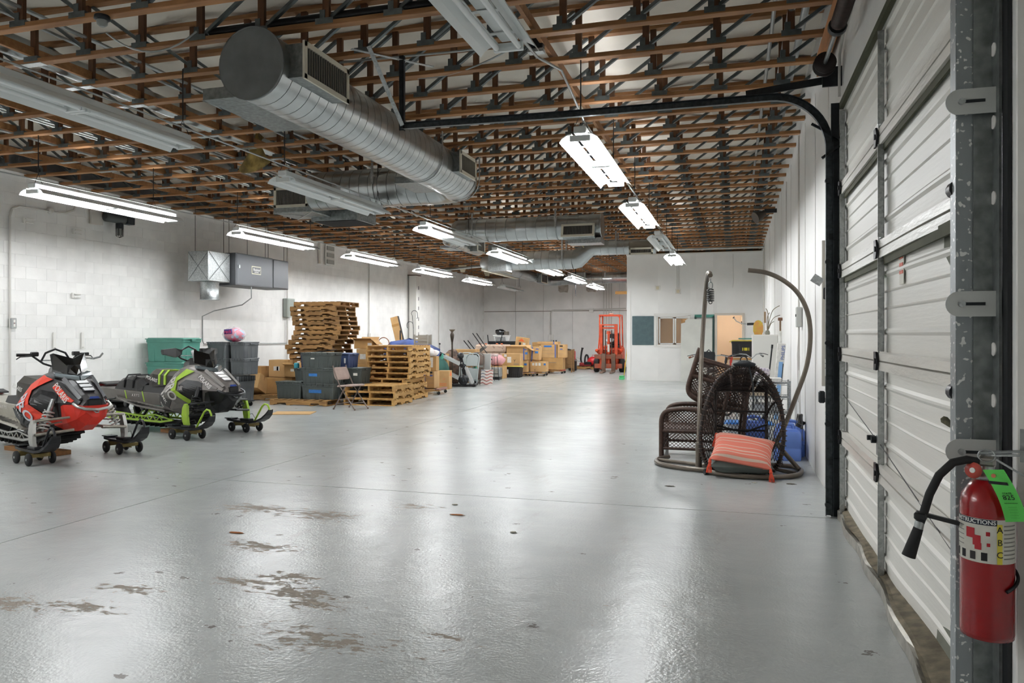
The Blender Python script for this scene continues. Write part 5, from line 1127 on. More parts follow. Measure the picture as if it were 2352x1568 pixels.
    # headlight and windshield
    for s in (-1, 1):
        hl = P(MB().loft([[(.02, s*.01, .93), (-.16, s*.27, .99), (-.17, s*.27, 1.03), (0, s*.01, .99)], [(-.06, s*.01, .93), (-.24, s*.25, .99), (-.25, s*.25, 1.04), (-.08, s*.01, .99)]]), 'headlight', mat('headlight_glass', '#7f8a8e', .12, .3))
        P(MB().loft([[(.045, s*.01, .915), (-.14, s*.285, .975), (-.14, s*.285, .99), (.04, s*.01, .935)], [(-.05, s*.01, .9), (-.24, s*.25, .96), (-.24, s*.25, .99), (-.06, s*.01, .93)]]), 'headlight_bezel', C['dark'])
        P(MB().loft([[(-.0, s*.0, 1.0), (-.17, s*.27, 1.07), (-.245, s*.27, 1.25), (-.21, s*.24, 1.265), (-.1, s*.0, 1.2)], [(-.012, s*.0, 1.0), (-.182, s*.262, 1.07), (-.257, s*.262, 1.25), (-.222, s*.235, 1.265), (-.112, s*.0, 1.2)]]), 'windshield', mat('smoked_windshield', '#08090b', .08, coat=.5))
    P(MB().loft([[(-.06, y, z) for y, z in ((-.1, 1.0), (.1, 1.0), (.08, 1.12), (-.08, 1.12))], [(-.42, y, z) for y, z in ((-.14, 1.0), (.14, 1.0), (.1, 1.14), (-.1, 1.14))], [(-.6, y, z) for y, z in ((-.11, .95), (.11, .95), (.08, 1.06), (-.08, 1.06))]]), 'console', C['black'])
    # handlebar
    hb = P(MB().tube([(-.58, -.46, 1.24), (-.55, -.3, 1.235), (-.5, -.17, 1.13), (-.47, -.06, 1.09), (-.47, .06, 1.09), (-.5, .17, 1.13), (-.55, .3, 1.235), (-.58, .46, 1.24)], .013, 8), 'handlebar', C['dark'])
    P(MB().cyl((-.47, 0, 1.02), (-.48, 0, 1.13), .03, n=10), 'steering_post', M_GALV)
    P(MB().tube([(-.52, -.19, 1.16), (-.53, -.13, 1.26), (-.54, 0, 1.31), (-.53, .13, 1.26), (-.52, .19, 1.16)], .014, 8), 'grab_loop', C['black'])
    P(MB().cyl((-.53, -.2, 1.17), (-.53, .2, 1.17), .008, n=6), 'cross_bar', M_GALV)
    for s in (-1, 1):
        P(MB().cyl((-.56, s*.3, 1.238), (-.585, s*.47, 1.242), .02, n=10), 'grip', M_RUBBER, hb)
        P(MB().box((-.53, s*.27, 1.25), (.07, .09, .055), bev=.01), 'switch_block', C['black'], hb)
        P(MB().tube([(-.52, s*.28, 1.23), (-.49, s*.36, 1.225), (-.5, s*.46, 1.22), (-.52, s*.5, 1.19)], .007, 6), 'lever', C['lever'], hb)
        if C['guards']:
            P(MB().loft([[(-.44, s*.2, 1.2), (-.44, s*.2, 1.26), (-.47, s*.2, 1.26), (-.47, s*.2, 1.2)], [(-.4, s*.34, 1.15), (-.42, s*.34, 1.29), (-.47, s*.34, 1.29), (-.46, s*.34, 1.15)], [(-.46, s*.52, 1.2), (-.47, s*.52, 1.27), (-.53, s*.52, 1.27), (-.52, s*.52, 1.2)]]), 'hand_guard', C['black'], hb)
        if not C['guards'] and s > 0: P(MB().tube([(-.5, .3, 1.2), (-.5, .5, 1.18), (-.48, .58, 1.2), (-.47, .62, 1.25)], .013, 6), 'mountain_bar', M_GALV, hb)
    for o in t.children:
        n_ = o.name.split('.')[0]
        if n_ in ('windshield',): o.location.x = -.12; o.scale = (1, .76, 1)
        elif n_ in ('headlight', 'headlight_bezel'): o.location.x = -.04; o.scale = (1, .78, 1)
        elif n_ in ('handlebar', 'steering_post', 'grab_loop', 'cross_bar'): o.location.x = -.17; o.scale = (1, .9, 1)
        elif n_ == 'console': o.location.x = -.12; o.scale = (1, .85, 1)
    # seat, tank, tunnel, boards
    P(MB().loft([[(x, y*k, z) for y, z in ((-.17, zb), (.17, zb), (.16, zm), (.1, zt), (-.1, zt), (-.16, zm))] for x, k, zb, zm, zt in ((-.72, .8, .78, .88, .93), (-.85, 1, .74, .86, .92), (-1.1, 1.05, .70, .86, .93), (-1.35, 1.1, .68, .88, .955), (-1.46, .95, .70, .86, .92), (-1.5, .7, .74, .82, .86))], smooth=False), 'seat', C['seat'])
    if C['guards']:
        for x in (-1.06, -1.2): P(MB().loft([[(x+dx, y, z) for y, z in ((-.186, .72), (-.182, .865), (-.11, .945), (.11, .945), (.182, .865), (.186, .72))] for dx in (0, .05)], cap=True), 'seat_stripe', C['trim'])
    text('lettering', 'POLARIS', .075, C['ink'], t, (-1.36, -.187, .80), (1, 0, -.2), (.12, .3, 1), .001)
    P(MB().loft([[(x, y, z) for y, z in ((-.2, zb), (.2, zb), (.15, zt), (-.15, zt))] for x, zb, zt in ((-.7, .6, .78), (-1.2, .56, .72), (-1.75, .55, .68))]), 'seat_base', C['dark'])
    TN = [(-.6, .63), (-2.85, .66)]
    P(MB().loft([[(x, -.2, z-.2), (x, -.2, z-.02), (x, -.17, z), (x, .17, z), (x, .2, z-.02), (x, .2, z-.2), (x, .19, z-.2), (x, .19, z-.03), (x, -.19, z-.03), (x, -.19, z-.2)] for x, z in ((-.6, .6), (-1.6, .6), (-2.75, .64))]), 'tunnel', C['tunnel'])
    for s in (-1, 1):
        P(MB().loft([[(x, s*.2, z), (x, s*w, z-.005), (x, s*w, z-.03), (x, s*.2, z-.02)] for x, w, z in ((-.62, .42, .36), (-1.3, .40, .40), (-2.0, .3, .47), (-2.2, .22, .49))]), 'running_board', C['tunnel'])
        ho = MB().box((0, 0, 0), (.05, .1, .004)).mesh('tread_slot', C['black'])
        for i in range(11): inst('tread_slot', ho, t, (-.8-i*.1, s*.33, .372+i*.0075 if i > 5 else .364+i*.0075))
        P(MB().tube([(-2.25, s*.21, .5), (-2.0, s*.34, .48), (-1.35, s*.43, .4), (-.65, s*.44, .355)], .013, 6), 'board_edge', C['tunnel'])
    text('lettering', 'A X Y S', .06, C['ink'], t, (-1.75, -.206, .53), (1, 0, 0), (0, 0, 1), .001)
    if C['guards']:
        for x in (-1.98, -1.52): P(MB().bar((x, -.204, .44), (x-.06, -.204, .6), .02, .004, up=(0, 1, 0)), 'lime_slash', C['trim'])
        bg = P(MB().loft([[(x, y, z) for y, z in ((-.19, .61), (.19, .61), (.17, zt-.05), (.1, zt), (-.1, zt), (-.17, zt-.05))] for x, zt in ((-1.6, .72), (-1.75, .8), (-2.0, .83), (-2.25, .78), (-2.35, .68))]), 'cargo_bag', C['black'])
        for x in (-1.85, -2.08): P(MB().tube([(x, -.19, .64), (x, -.18, .76), (x-.03, -.1, .84), (x-.03, .1, .84), (x, .18, .76)], .014, 4), 'bag_strap', M_RUBBER, bg)
    P(MB().loft([[(x, -.17, z), (x, .17, z), (x, .17, z+.02), (x, -.17, z+.02)] for x, z in ((-2.6, .66), (-2.8, .69), (-2.85, .66))]), 'tail_rack', C['dark'])
    P(MB().box((-2.84, 0, .655), (.05, .36, .04), bev=.008), 'tail_light', mat('tail_red', '#7d1513', .25))
    P(MB().loft([[(-2.84, -.19, .64), (-2.84, .19, .64), (-2.82, .19, .64), (-2.82, -.19, .64)], [(-2.95, -.2, .4), (-2.95, .2, .4), (-2.93, .2, .4), (-2.93, -.2, .4)]]), 'snow_flap', M_RUBBER)
    P(MB().tube([(-2.8, -.2, .62), (-2.9, -.22, .5), (-2.6, -.22, .42), (-2.3, -.2, .46)], .014, 6), 'rear_bumper', C['dark'])
    # track, skid frame
    pth = []
    for x, z in ((-.35, .42), (-.3, .34), (-.38, .25), (-.7, .15), (-1.1, .11), (-2.35, .11), (-2.52, .15), (-2.6, .25), (-2.56, .36), (-2.45, .42), (-1.4, .45)): pth.append((x, z))
    n = len(pth); vs = []
    for k in (0, 1):
        for i in range(n):
            x, z = pth[i]; cx_, cz_ = (-1.45, .28); dx, dz = x-cx_, z-cz_; l = math.hypot(dx, dz)
            for y in (-.19, .19): vs.append((x-(.0 if k == 0 else .03*dx/l), y, z-(0 if k == 0 else (.025 if z > .28 else -.025))))
    fs = []
    for i in range(n):
        j = (i+1) % n; a, b, c, d = 2*i, 2*i+1, 2*j+1, 2*j; o = 2*n
        fs += [(a, b, c, d), (a+o, d+o, c+o, b+o), (a, d, d+o, a+o), (b, b+o, c+o, c)]
    tk = P(MB().add(vs, fs), 'track', M_RUBBER)
    lug = MB().box((0, 0, 0), (.022, .36, .055), bev=.006).mesh('lug', M_RUBBER)
    for i in range(n):
        p, q = Vector((pth[i][0], 0, pth[i][1])), Vector((pth[(i+1) % n][0], 0, pth[(i+1) % n][1])); L = (q-p).length; m_ = max(1, round(L/.12))
        ang = math.atan2((q-p).z, (q-p).x)
        nr = Vector(((q-p).z, 0, -(q-p).x)).normalized()
        if nr.dot(p-Vector((-1.45, 0, .28))) < 0: nr = -nr
        for k in range(m_):
            c = p.lerp(q, (k+.5)/m_)+nr*.024
            inst('lug', lug, tk, c, (0, -ang, 0))
    for s in (-1, 1):
        sk = MB(); zs = .15
        sk.bar((-.75, s*.235, .2), (-1.05, s*.235, .155), .025, .03, up=(0, 0, 1)).bar((-1.05, s*.235, .155), (-2.45, s*.235, .155), .025, .03).bar((-.75, s*.235, .2), (-1.2, s*.235, .26), .02, .022).bar((-1.2, s*.235, .26), (-1.5, s*.235, .22), .02, .022).bar((-1.5, s*.235, .22), (-2.5, s*.235, .26), .02, .022).bar((-2.45, s*.235, .155), (-2.5, s*.235, .27), .02, .022)
        for i in range(9):
            x = -1.0-i*.165; sk.bar((x, s*.235, .16), (x-.08, s*.235, .235), .014, .014).bar((x-.08, s*.235, .235), (x-.165, s*.235, .16), .014, .014)
        P(sk, 'skid_rail', C['rail'])
        for x, z, r in ((-2.35, .27, .1), (-1.55, .36, .06), (-.95, .24, .06), (-2.0, .38, .05)): P(MB().lathe([(r*.5, -.015), (r, -.012), (r, .012), (r*.5, .015)], 16, (x, s*.21, z), (0, 1, 0)), 'idler_wheel', C['black'])
    P(coil((-1.5, 0, .2), (-1.15, 0, .5), .045, 7, .01), 'rear_spring', C['spring'])
    P(MB().cyl((-1.5, 0, .2), (-1.15, 0, .5), .022, n=8), 'rear_shock', M_GALV)
    for s in (-1, 1): P(MB().bar((-1.6, s*.18, .2), (-1.3, s*.18, .5), .03, .02), 'swing_arm', C['black'])
    # front suspension and skis
    for s in (-1, 1):
        P(MB().tube([(.16, s*.2, .52), (.02, s*.5, .49)], .014, 6).tube([(-.22, s*.26, .5), (.0, s*.5, .49)], .014, 6), 'upper_arm', C['arm'])
        P(MB().tube([(.18, s*.16, .37), (.03, s*.52, .33)], .018, 6).tube([(-.26, s*.22, .35), (.0, s*.52, .33)], .018, 6), 'lower_arm', C['arm'])
        P(MB().tube([(-.05, s*.2, .45), (-.04, s*.5, .42)], .009, 6), 'tie_rod', C['arm'])
        a, b = Vector((-.08, s*.28, .72)), Vector((-.02, s*.43, .36))
        P(MB().cyl(a, a.lerp(b, .45), .03, n=12).cyl(a.lerp(b, .4), b, .014, n=8), 'shock', C['shock'])
        P(coil(a.lerp(b, .35), a.lerp(b, .95), .043, 6, .0085), 'coil_spring', C['spring'])
        P(MB().loft([[(x+.01, s*y-.02, z), (x+.01, s*y+.02, z), (x-w, s*y+.02, z), (x-w, s*y-.02, z)] for x, y, z, w in ((.03, .52, .17, .08), (.02, .53, .24, .1), (.01, .53, .34, .11), (-.01, .52, .44, .09), (-.02, .51, .5, .05))]), 'spindle', C['spindle'])
        for z in (.26, .33, .4): P(MB().box((-.03, s*(.53-.021*1), z), (.06, .004, .035)), 'spindle_rib', C['spindle'])
        sk = P(MB().loft([[(x, s*.51-w, z), (x, s*.51+w, z), (x, s*.51+w*1.02, z+.03), (x, s*.51+w*.5, z+.022), (x, s*.51-w*.5, z+.022), (x, s*.51-w*1.02, z+.03)] for x, z, w in ((-.42, .165, .05), (-.36, .15, .075), (-.18, .14, .085), (.16, .14, .085), (.3, .16, .085), (.42, .21, .08), (.5, .275, .065), (.54, .335, .045))]), 'ski', M_BLACK)
        P(MB().tube([(.18, s*.51, .17), (.27, s*.51, .29), (.35, s*.51, .4), (.41, s*.51, .44), (.47, s*.51, .43), (.505, s*.51, .38), (.51, s*.51, .31)], .014, 8), 'ski_loop', C['loop'], sk)
        P(MB().box((0, s*.51, .18), (.2, .1, .04), bev=.008), 'ski_saddle', M_BLACK, sk)
        P(MB().box((-.36, s*.51, .185), (.16, .13, .012), bev=.003), 'ski_heel', M_DARKST, sk)
        P(MB().tube([(-.12, s*.51+.05, .18), (-.05, s*.51+.08, .25), (.06, s*.51+.06, .27), (.16, s*.51+.03, .2)], .004, 4), 'ski_strap', M_WIRE, sk)
        # ski dolly
        dl = P(MB().box((-.19, s*.51, .112), (.08, .22, .055), bev=.006).box((.14, s*.51, .112), (.06, .2, .04)).box((-.02, s*.51, .085), (.42, .012, .012)), 'ski_dolly', mat('dolly_olive', '#7b6a3c', .5, .4))
        for x in (-.19, .14):
            for dy in (-.125, .125):
                w = P(MB().lathe([(.02, -.02), (.064, -.018), (.072, -.008), (.072, .008), (.064, .018), (.02, .02)], 20, (x, s*.51+dy, .072), (0, 1, 0)), 'wheel', M_RUBBER, dl)
                P(MB().lathe([(.014, -.026), (.014, .026)], 8, (x, s*.51+dy, .072), (0, 1, 0)), 'hub', M_GALV, dl)
    return t
K_BODY = mat('sled_charcoal', '#2e2d2e', .4, var=.12, scale=6); K_DARK = mat('sled_dark_grey', '#232324', .45); K_BLK = mat('sled_black', '#0d0d0f', .3)
K_RED = mat('sled_red', '#d9301f', .35, var=.05, scale=4); K_ORED = mat('sled_orange_red', '#e8452f', .4); K_SIL = mat('sled_silver', '#b8b7b3', .3, .8, var=.1, scale=10)
K_GREY = mat('sled_gunmetal', '#7c7773', .38, .25, var=.06, scale=5); K_LIME = mat('sled_lime', '#a4c93b', .4, var=.05, scale=5); K_W = mat('decal_white', '#e6e4e0', .4); K_G = mat('decal_grey', '#8a8784', .4)
K_SEAT = mat('seat_vinyl', '#37342f', .6, var=.1, scale=20)
CR = dict(body=K_BODY, belly=K_RED, side=K_DARK, knee=mat('sled_knee', '#2b2d2f', .5), trim=K_ORED, black=K_BLK, dark=K_DARK, hoodside=K_BODY, hoodtrim=K_ORED, ink=K_W, ink2=K_G, proink=mat('decal_pro', '#d6d8df', .4), prox=-.475, proz=.61, tpath=[((-.38, 1.0), (-.2, .955)), ((-.64, .83), (-.44, .82)), ((-.58, .62), (-.36, .66)), ((-.32, .38), (-.14, .45))], hsize=.088, hood_text=True,
          hood=mat('sled_hood_gloss', '#2e2e31', .35), ridge=mat('hood_ridge_grey', '#4a4a4d', .35), bumper=K_SIL, lever=M_BLACK, guards=False, seat=K_SEAT, tunnel=mat('tunnel_alu', '#b9b5aa', .4, .5, var=.12, scale=6), rail=K_SIL, arm=mat('arm_alu', '#a7a297', .4, .6, var=.2, scale=14), shock=M_GALV, spring=mat('spring_white', '#d5d3cf', .35), spindle=K_SIL, loop=M_BLACK)
CG = dict(CR, body=K_GREY, belly=K_BLK, side=K_GREY, knee=mat('sled_knee2', '#3c3a38', .5), trim=K_LIME, hoodside=K_GREY, hoodtrim=mat('hood_stripe_grey', '#6d6865', .4), hood_text=True, hsize=.075, ink2=K_W, prox=-.5, proz=.69, tpath=[((-.36, .985), (-.22, .95)), ((-.53, .83), (-.44, .81)), ((-.46, .66), (-.38, .68)), ((-.22, .45), (-.14, .46))], proink=mat('decal_pro2', '#cfccc8', .4),
          hood=mat('sled_hood_chrome', '#a8a7a6', .3, .5), ridge=mat('hood_ridge2', '#7a7571', .35), bumper=mat('bumper_black', '#2f3032', .35, .5), guards=True, tunnel=mat('tunnel_grey', '#6a6661', .45, .3, var=.1, scale=6), rail=K_LIME, arm=M_BLACK, shock=M_BLACK, spring=M_BLACK, spindle=K_LIME, loop=K_LIME)
s1 = snowmobile('red and black snowmobile with silver bumper parked nearest the camera', (-7.60, 7.36, 0), math.radians(-20), CR)
s2 = snowmobile('grey and lime green snowmobile with hand guards parked behind the red one', (-7.36, 9.6, 0), math.radians(-15), CG)
for loc, rz, lab, d in (((-8.28, 9.62, .03), -.3, 'small wood block under the track of the lime snowmobile', (.22, .12, .06)), ((-8.5, 7.55, .028), -.2, 'long brown timber under the track of the red snowmobile', (1.1, .2, .055))):
    tag(MB().box((0, 0, 0), d, bev=.004).build('wood_block', mat('brown_timber', '#8a6138', .75, var=.2, scale=4, stretch=(1, 6, 6)), None, loc, (0, 0, rz)), lab, 'timber')
# ================================================================== hanging chair stands, wicker, jugs
M_BRONZE = mat('bronze_tube', '#6b6258', .35, .4, var=.1, scale=12)
M_WICK = mat('brown_wicker', '#4a3124', .55, col2='#2c1b14', scale=40, lo=.3, hi=.7)
M_WICKD = mat('dark_wicker', '#2d211b', .55, col2='#181210', scale=40, lo=.3, hi=.7)
def smooth_path(pts, n=6):
    pts = [Vector(p) for p in pts]; out = []
    for i in range(len(pts)-1):
        p0, p1, p2, p3 = pts[max(i-1, 0)], pts[i], pts[i+1], pts[min(i+2, len(pts)-1)]
        for k in range(n):
            t = k/n; out.append(.5*((2*p1)+(p2-p0)*t+(2*p0-5*p1+4*p2-p3)*t*t+(3*p1-p0-3*p2+p3)*t**3))
    return out+[pts[-1]]
t = thing('hanging_chair_stand', 'bronze hanging chair stand with empty spring hook, seen edge-on', 'stand', (0, 0, 0))
MB().tube(smooth_path([(-.37, 8.62, .03), (-.37, 8.75, .5), (-.365, 9.1, 1.1), (-.345, 9.25, 1.6), (-.31, 9.12, 2.0), (-.28, 8.85, 2.17), (-.25, 8.5, 2.16), (-.24, 8.4, 2.13)]), .026, 12).build('curved_pole', M_BRONZE, t)
MB().tube(smooth_path([(-.75, 9.25, .03), (-.86, 9.0, .03), (-.8, 8.72, .03), (-.55, 8.52, .03), (-.2, 8.46, .03), (.2, 8.6, .03)]), .026, 10).build('base_hoop', M_BRONZE, t)
MB().cyl((-.84, 8.98, .03), (-.2, 8.72, .03), .022, n=10).build('cross_bar', M_BRONZE, t)
MB().cyl((-.37, 8.62, .0), (-.37, 8.62, .3), .036, n=12).build('socket', M_BRONZE, t)
hk = MB().tube([(-.238, 8.4, 2.1), (-.238, 8.4, 2.05)], .006, 6); hk.tube([Vector((-.238, 8.4, 2.02))+Vector((.022*math.sin(a), 0, .04*math.cos(a))) for a in [2*PI*i/14 for i in range(14)]], .005, 5, closed=True); hk.build('carabiner', M_GALVD, t)
coil((-.238, 8.4, 1.97), (-.238, 8.4, 1.85), .025, 6, .006).build('spring', M_BLACK, t)
MB().tube([(-.268, 8.4, 1.97), (-.238, 8.4, 1.985), (-.205, 8.4, 1.975)], .007, 5).tube(arc((-.238, 8.4, 1.84), .016, 0, 360, 10, (1, 0, 0), (0, 0, 1)), .005, 5).build('spring_hook', M_BLACK, t)

t = thing('hanging_chair_stand', 'bronze C-shaped hanging chair stand by the right wall', 'stand', (0, 0, 0))
MB().tube(smooth_path([(.3, 8.9, .05), (.389, 8.86, .199), (.523, 8.8, .466), (.65, 8.75, .825), (.755, 8.72, 1.157), (.79, 8.7, 1.462), (.765, 8.7, 1.721), (.67, 8.7, 1.934), (.52, 8.7, 2.079), (.343, 8.7, 2.168), (.152, 8.7, 2.2)]), .025, 12).build('curved_pole', M_BRONZE, t)
MB().tube(smooth_path([(-.26, 8.35, .03), (.05, 8.2, .03), (.4, 8.24, .03), (.62, 8.4, .03), (.7, 8.7, .03), (.62, 8.95, .03), (.3, 9.0, .03)]), .026, 10).build('base_hoop', M_BRONZE, t)
MB().cyl((.42, 8.85, .33), (.68, 8.72, .04), .024, n=8).build('brace', M_BRONZE, t); MB().cyl((.36, 8.86, .31), (.5, 8.82, .29), .018, n=8).build('brace', M_BRONZE, t); MB().cyl((.3, 8.95, .03), (.62, 8.5, .03), .022, n=8).build('cross_bar', M_BRONZE, t)
MB().cyl((-.26, 8.35, .03), (-.3, 8.33, .03), .03, n=12).build('end_cap', M_BLACK, t)

def lattice(fn, n, m, r, slope=1.0, dirs=(1, -1)):
    """diamond weave: strands running both diagonals over the patch fn(u, v)"""
    o = MB()
    for s in dirs:
        for i in range(-m, n+m):
            pts = []
            for k in range(13):
                v = k/12; u = (i+s*v*m*slope+(0 if s > 0 else m*slope*0))/n
                if 0 <= u <= 1: pts.append(fn(u, v))
            if len(pts) > 1: o.tube(pts, r, 4, cap=False)
    return o
# egg chair shell leaning on the floor
t = thing('egg_chair_shell', 'dark wicker egg chair shell standing on the floor inside the C-stand', 'hanging chair', (0, 0, 0))
arch = smooth_path([(.1, 8.42, .04), (-.2, 8.45, .05), (-.305, 8.47, .15), (-.345, 8.5, .395), (-.285, 8.5, .729), (-.165, 8.5, .991), (-.023, 8.5, 1.12), (.112, 8.5, 1.168), (.245, 8.5, 1.123), (.385, 8.5, .977), (.475, 8.5, .748), (.51, 8.5, .426), (.46, 8.47, .15), (.35, 8.45, .05), (.1, 8.42, .04)], 6)
MB().tube(arch, .021, 10).build('rim', M_WICKD, t)
wr_ = MB(); 
for i in range(0, len(arch)-1): wr_.tube(arc(arch[i], .0225, 0, 360, 8, (arch[i+1]-arch[i]).normalized().orthogonal(), (arch[i+1]-arch[i]).normalized().cross((arch[i+1]-arch[i]).normalized().orthogonal())), .005, 4)
stuff(wr_.build('rim_wrapping', M_WICK, t))
for x in (-.2, .35): MB().tube([(x, 8.62, .08), (x, 8.85, .25), (x, 8.92, .6), (x, 8.9, .9), (x*.8+.02, 8.75, 1.02)], .018, 8).build('upright', M_WICKD, t)
for x, s in ((-.2, -1), (.35, 1)): MB().tube([(x, 8.9, .6), (x+s*.05, 8.75, .72), (x+s*.1, 8.55, .8)], .013, 6).build('strut', M_WICKD, t)
for z in (.86, .63, .42): MB().cyl((-.2, 8.91, z), (.35, 8.91, z), .011, n=6).build('cross_bar', M_WICKD, t)
MB().tube([(-.2, 8.9, .47), (-.0, 8.9, .42), (.15, 8.9, .41), (.3, 8.9, .47), (.36, 8.88, .5)], .012, 6).build('chain', M_BLACK, t)
stuff(lattice(lambda u, v: (-.2+.55*u, 8.91+.02*math.sin(u*PI), .1+.76*v), 15, 11, .0038).build('back_lattice', M_WICKD, t))
def top_edge(u):
    k = u*(len(arch)-1); lo_, hi_ = int(len(arch)*.27), int(len(arch)*.73); i = lo_+u*(hi_-lo_); a = int(i); return arch[a].lerp(arch[min(a+1, len(arch)-1)], i-a)
cn = MB(); q = random.Random(4)
for i in range(75):
    u = i/74; a = top_edge(u); b = Vector((-.2+.55*u, 8.92, .86)); 
    if q.random() < .08: continue
    mid = (a+b)/2+Vector((0, .1, .05)); cn.tube([a, a.lerp(mid, .5), mid, mid.lerp(b, .6), b], .0042+q.random()*.0022, 4, cap=False)
for k in range(1, 9):
    v = k/9; pts = []
    for i in range(20):
        u = i/19; a = top_edge(u); b = Vector((-.2+.55*u, 8.92, .86)); mid = (a+b)/2+Vector((0, .1, .05)); pts.append((a*(1-v)**2+mid*2*v*(1-v)+b*v*v))
    cn.tube(pts, .0045, 4, cap=False)
stuff(cn.build('canopy_weave', M_WICKD, t))
for s, x0, x1 in ((-1, -.2, -.33), (1, .35, .5)): stuff(lattice(lambda u, v, x0=x0, x1=x1: (x0+(x1-x0)*u, 8.9-.42*u, .12+.7*v), 6, 8, .004).build('side_lattice', M_WICKD, t))
stuff(lattice(lambda u, v: (-.2+.55*u, 8.47+.4*v, .05+.09*v), 14, 8, .004).build('seat_lattice', M_WICKD, t))
MB().tube(arc((.105, 8.5, 1.225), .035, 0, 360, 18, (1, 0, 0), (0, 0, 1)), .007, 6).build('top_ring', M_BLACK, t)
blob(.11, .05, .03, 9, .25).build('knotted_cloth', mat('black_cloth', '#20252a', .8), t).location = (.11, 8.48, 1.15)
MB().tube([(.16, 8.46, 1.15), (.2, 8.47, .95), (.2, 8.48, .7)], .009, 5).build('chain', M_DARKST, t)

def cushion(name, label, loc, rot, w, d, h, m_, stripes=None, n=14):
    t = thing(name, label, 'cushion', loc, rot=rot)
    def f(sgn):
        def g(u, v):
            x, y = u*2-1, v*2-1; e = (1-x**4)*(1-y**4); pin = 1-.1*(x*x*y*y)
            k = 1-.06*(1-abs(x))*abs(y)**3
            return (w/2*x*(1-.07*(1-y*y)+.0), d/2*y*(1-.07*(1-x*x)), sgn*h/2*max(e, 0)**.45*(1+.06*math.sin(x*5+y*3)))
        return g
    o = MB().grid(f(1), n, n); o.grid(lambda u, v: f(-1)(1-u, v), n, n); o.build('cover', m_, t)
    return t
def stripe_mat():
    m = bpy.data.materials.new('coral_stripes'); m.use_nodes = True; N = m.node_tree.nodes; L = m.node_tree.links; b = N['Principled BSDF']; b.inputs['Roughness'].default_value = .85
    tc = N.new('ShaderNodeTexCoord'); sp = N.new('ShaderNodeSeparateXYZ'); L.new(tc.outputs['Object'], sp.inputs[0])
    rp = N.new('ShaderNodeValToRGB'); rp.color_ramp.interpolation = 'CONSTANT'; mr = N.new('ShaderNodeMapRange'); mr.inputs[1].default_value = -.25; mr.inputs[2].default_value = .25
    L.new(sp.outputs[1], mr.inputs[0]); L.new(mr.outputs[0], rp.inputs[0]); els = rp.color_ramp.elements; c1, c2 = (*lin('#dd7b68'), 1), (*lin('#d9bfae'), 1)
    els[0].position = 0; els[0].color = c1; els[1].position = .1; els[1].color = c2
    on = False
    for p in (.13, .2, .22, .27, .30, .38, .40, .55, .57, .63, .66, .78, .80, .84, .87):
        e = els.new(p); e.color = c1 if not on else c2; on = not on
    L.new(rp.outputs[0], b.inputs['Base Color']); return m
cushion('seat_cushion', 'slate grey seat cushion on the floor under the coral pillow', (.08, 8.4, .13), (math.radians(2), 0, .02), .64, .5, .17, mat('slate_fabric', '#565c58', .9, var=.12, scale=8, bump=.2, bscale=200))
cp = cushion('throw_pillow', 'coral striped throw pillow with tassels on the grey cushion', (.09, 8.34, .275), (math.radians(30), math.radians(7), math.radians(-4)), .62, .46, .17, stripe_mat())
M_TAS = mat('tassel_orange', '#e0553a', .9, var=.15, scale=60)
for cx_, cy_, dx in ((-.3, -.22, -1), (.3, -.22, 1), (-.3, .22, -1)):
    R = cp.rotation_euler.to_matrix(); inv = R.inverted(); base = Vector((cx_, cy_, 0)); dn = inv @ Vector((.1*dx, -.05, -1)); tm = MB()
    tm.cyl(base, base+dn*.02, .012, .016, n=8); hd = base+dn*.035; tm.lathe([(.006, -.018), (.017, -.008), (.017, .008), (.008, .018)], 10, hd, dn)
    for k in range(14):
        a = 2*PI*k/14; off = inv @ Vector((math.cos(a)*.026, math.sin(a)*.026, 0)); tm.tube([hd+dn*.012+off*.35, hd+dn*.06+off*.9, hd+dn*.11+off], .004, 4)
    tm.build('tassel', M_TAS, cp)
# wicker armchairs
def wicker_chair(label, loc, rot):
    t = thing('wicker_armchair', label, 'armchair', loc, rot=rot)
    F = lambda pts, r, nm, m_=M_WICK: MB().tube(smooth_path(pts, 5), r, 8).build(nm, m_, t)
    for s in (-1, 1):
        x = s*.36
        F([(x, -.34, .0), (x, -.34, .3), (x, -.33, .5), (x, -.24, .58), (x, -.05, .6), (x, .2, .58), (x, .36, .56)], .03, 'arm_frame'); F([(x, .32, 0), (x, .34, .3), (x, .42, .75), (x*.95, .48, 1.02)], .024, 'rear_post')
        F([(x, -.34, .12), (x, .33, .12)], .018, 'side_rail'); F([(x, -.34, .33), (x, .34, .33)], .026, 'side_rail')
        stuff(lattice(lambda u, v, x=x: (x, -.33+.66*u, .12+.2*v), 14, 5, .005).build('side_lattice', M_WICK, t))
        stuff(lattice(lambda u, v, x=x: (x, -.32+.66*u, .35+.22*v), 16, 6, .006).build('arm_weave', M_WICK, t))
        MB().cyl((x, -.34, 0), (x, -.34, .1), .024, .03, n=10).build('leg', M_WICK, t); MB().cyl((x, .32, 0), (x, .32, .1), .02, .026, n=10).build('leg', M_WICK, t)
    F([(-.36, -.34, .33), (.36, -.34, .33)], .03, 'front_rail'); F([(-.36, -.34, .12), (.36, -.34, .12)], .016, 'front_rail'); F([(-.34, .48, 1.02), (-.2, .5, 1.08), (0, .51, 1.1), (.2, .5, 1.08), (.34, .48, 1.02)], .03, 'top_rail')
    stuff(lattice(lambda u, v: (-.35+.7*u, -.34, .13+.19*v), 18, 5, .005).build('front_lattice', M_WICK, t))
    stuff(lattice(lambda u, v: (-.35+.7*u, .35+.15*v, .34+.72*v), 16, 14, .0075).build('back_weave', M_WICK, t))
    stuff(lattice(lambda u, v: (-.34+.68*u, -.33+.66*v, .345), 15, 13, .011).build('seat_weave', M_WICK, t))
    return t
wicker_chair('brown wicker armchair standing behind the left hanging chair stand', (-.5, 9.68, 0), (0, 0, -PI/2))
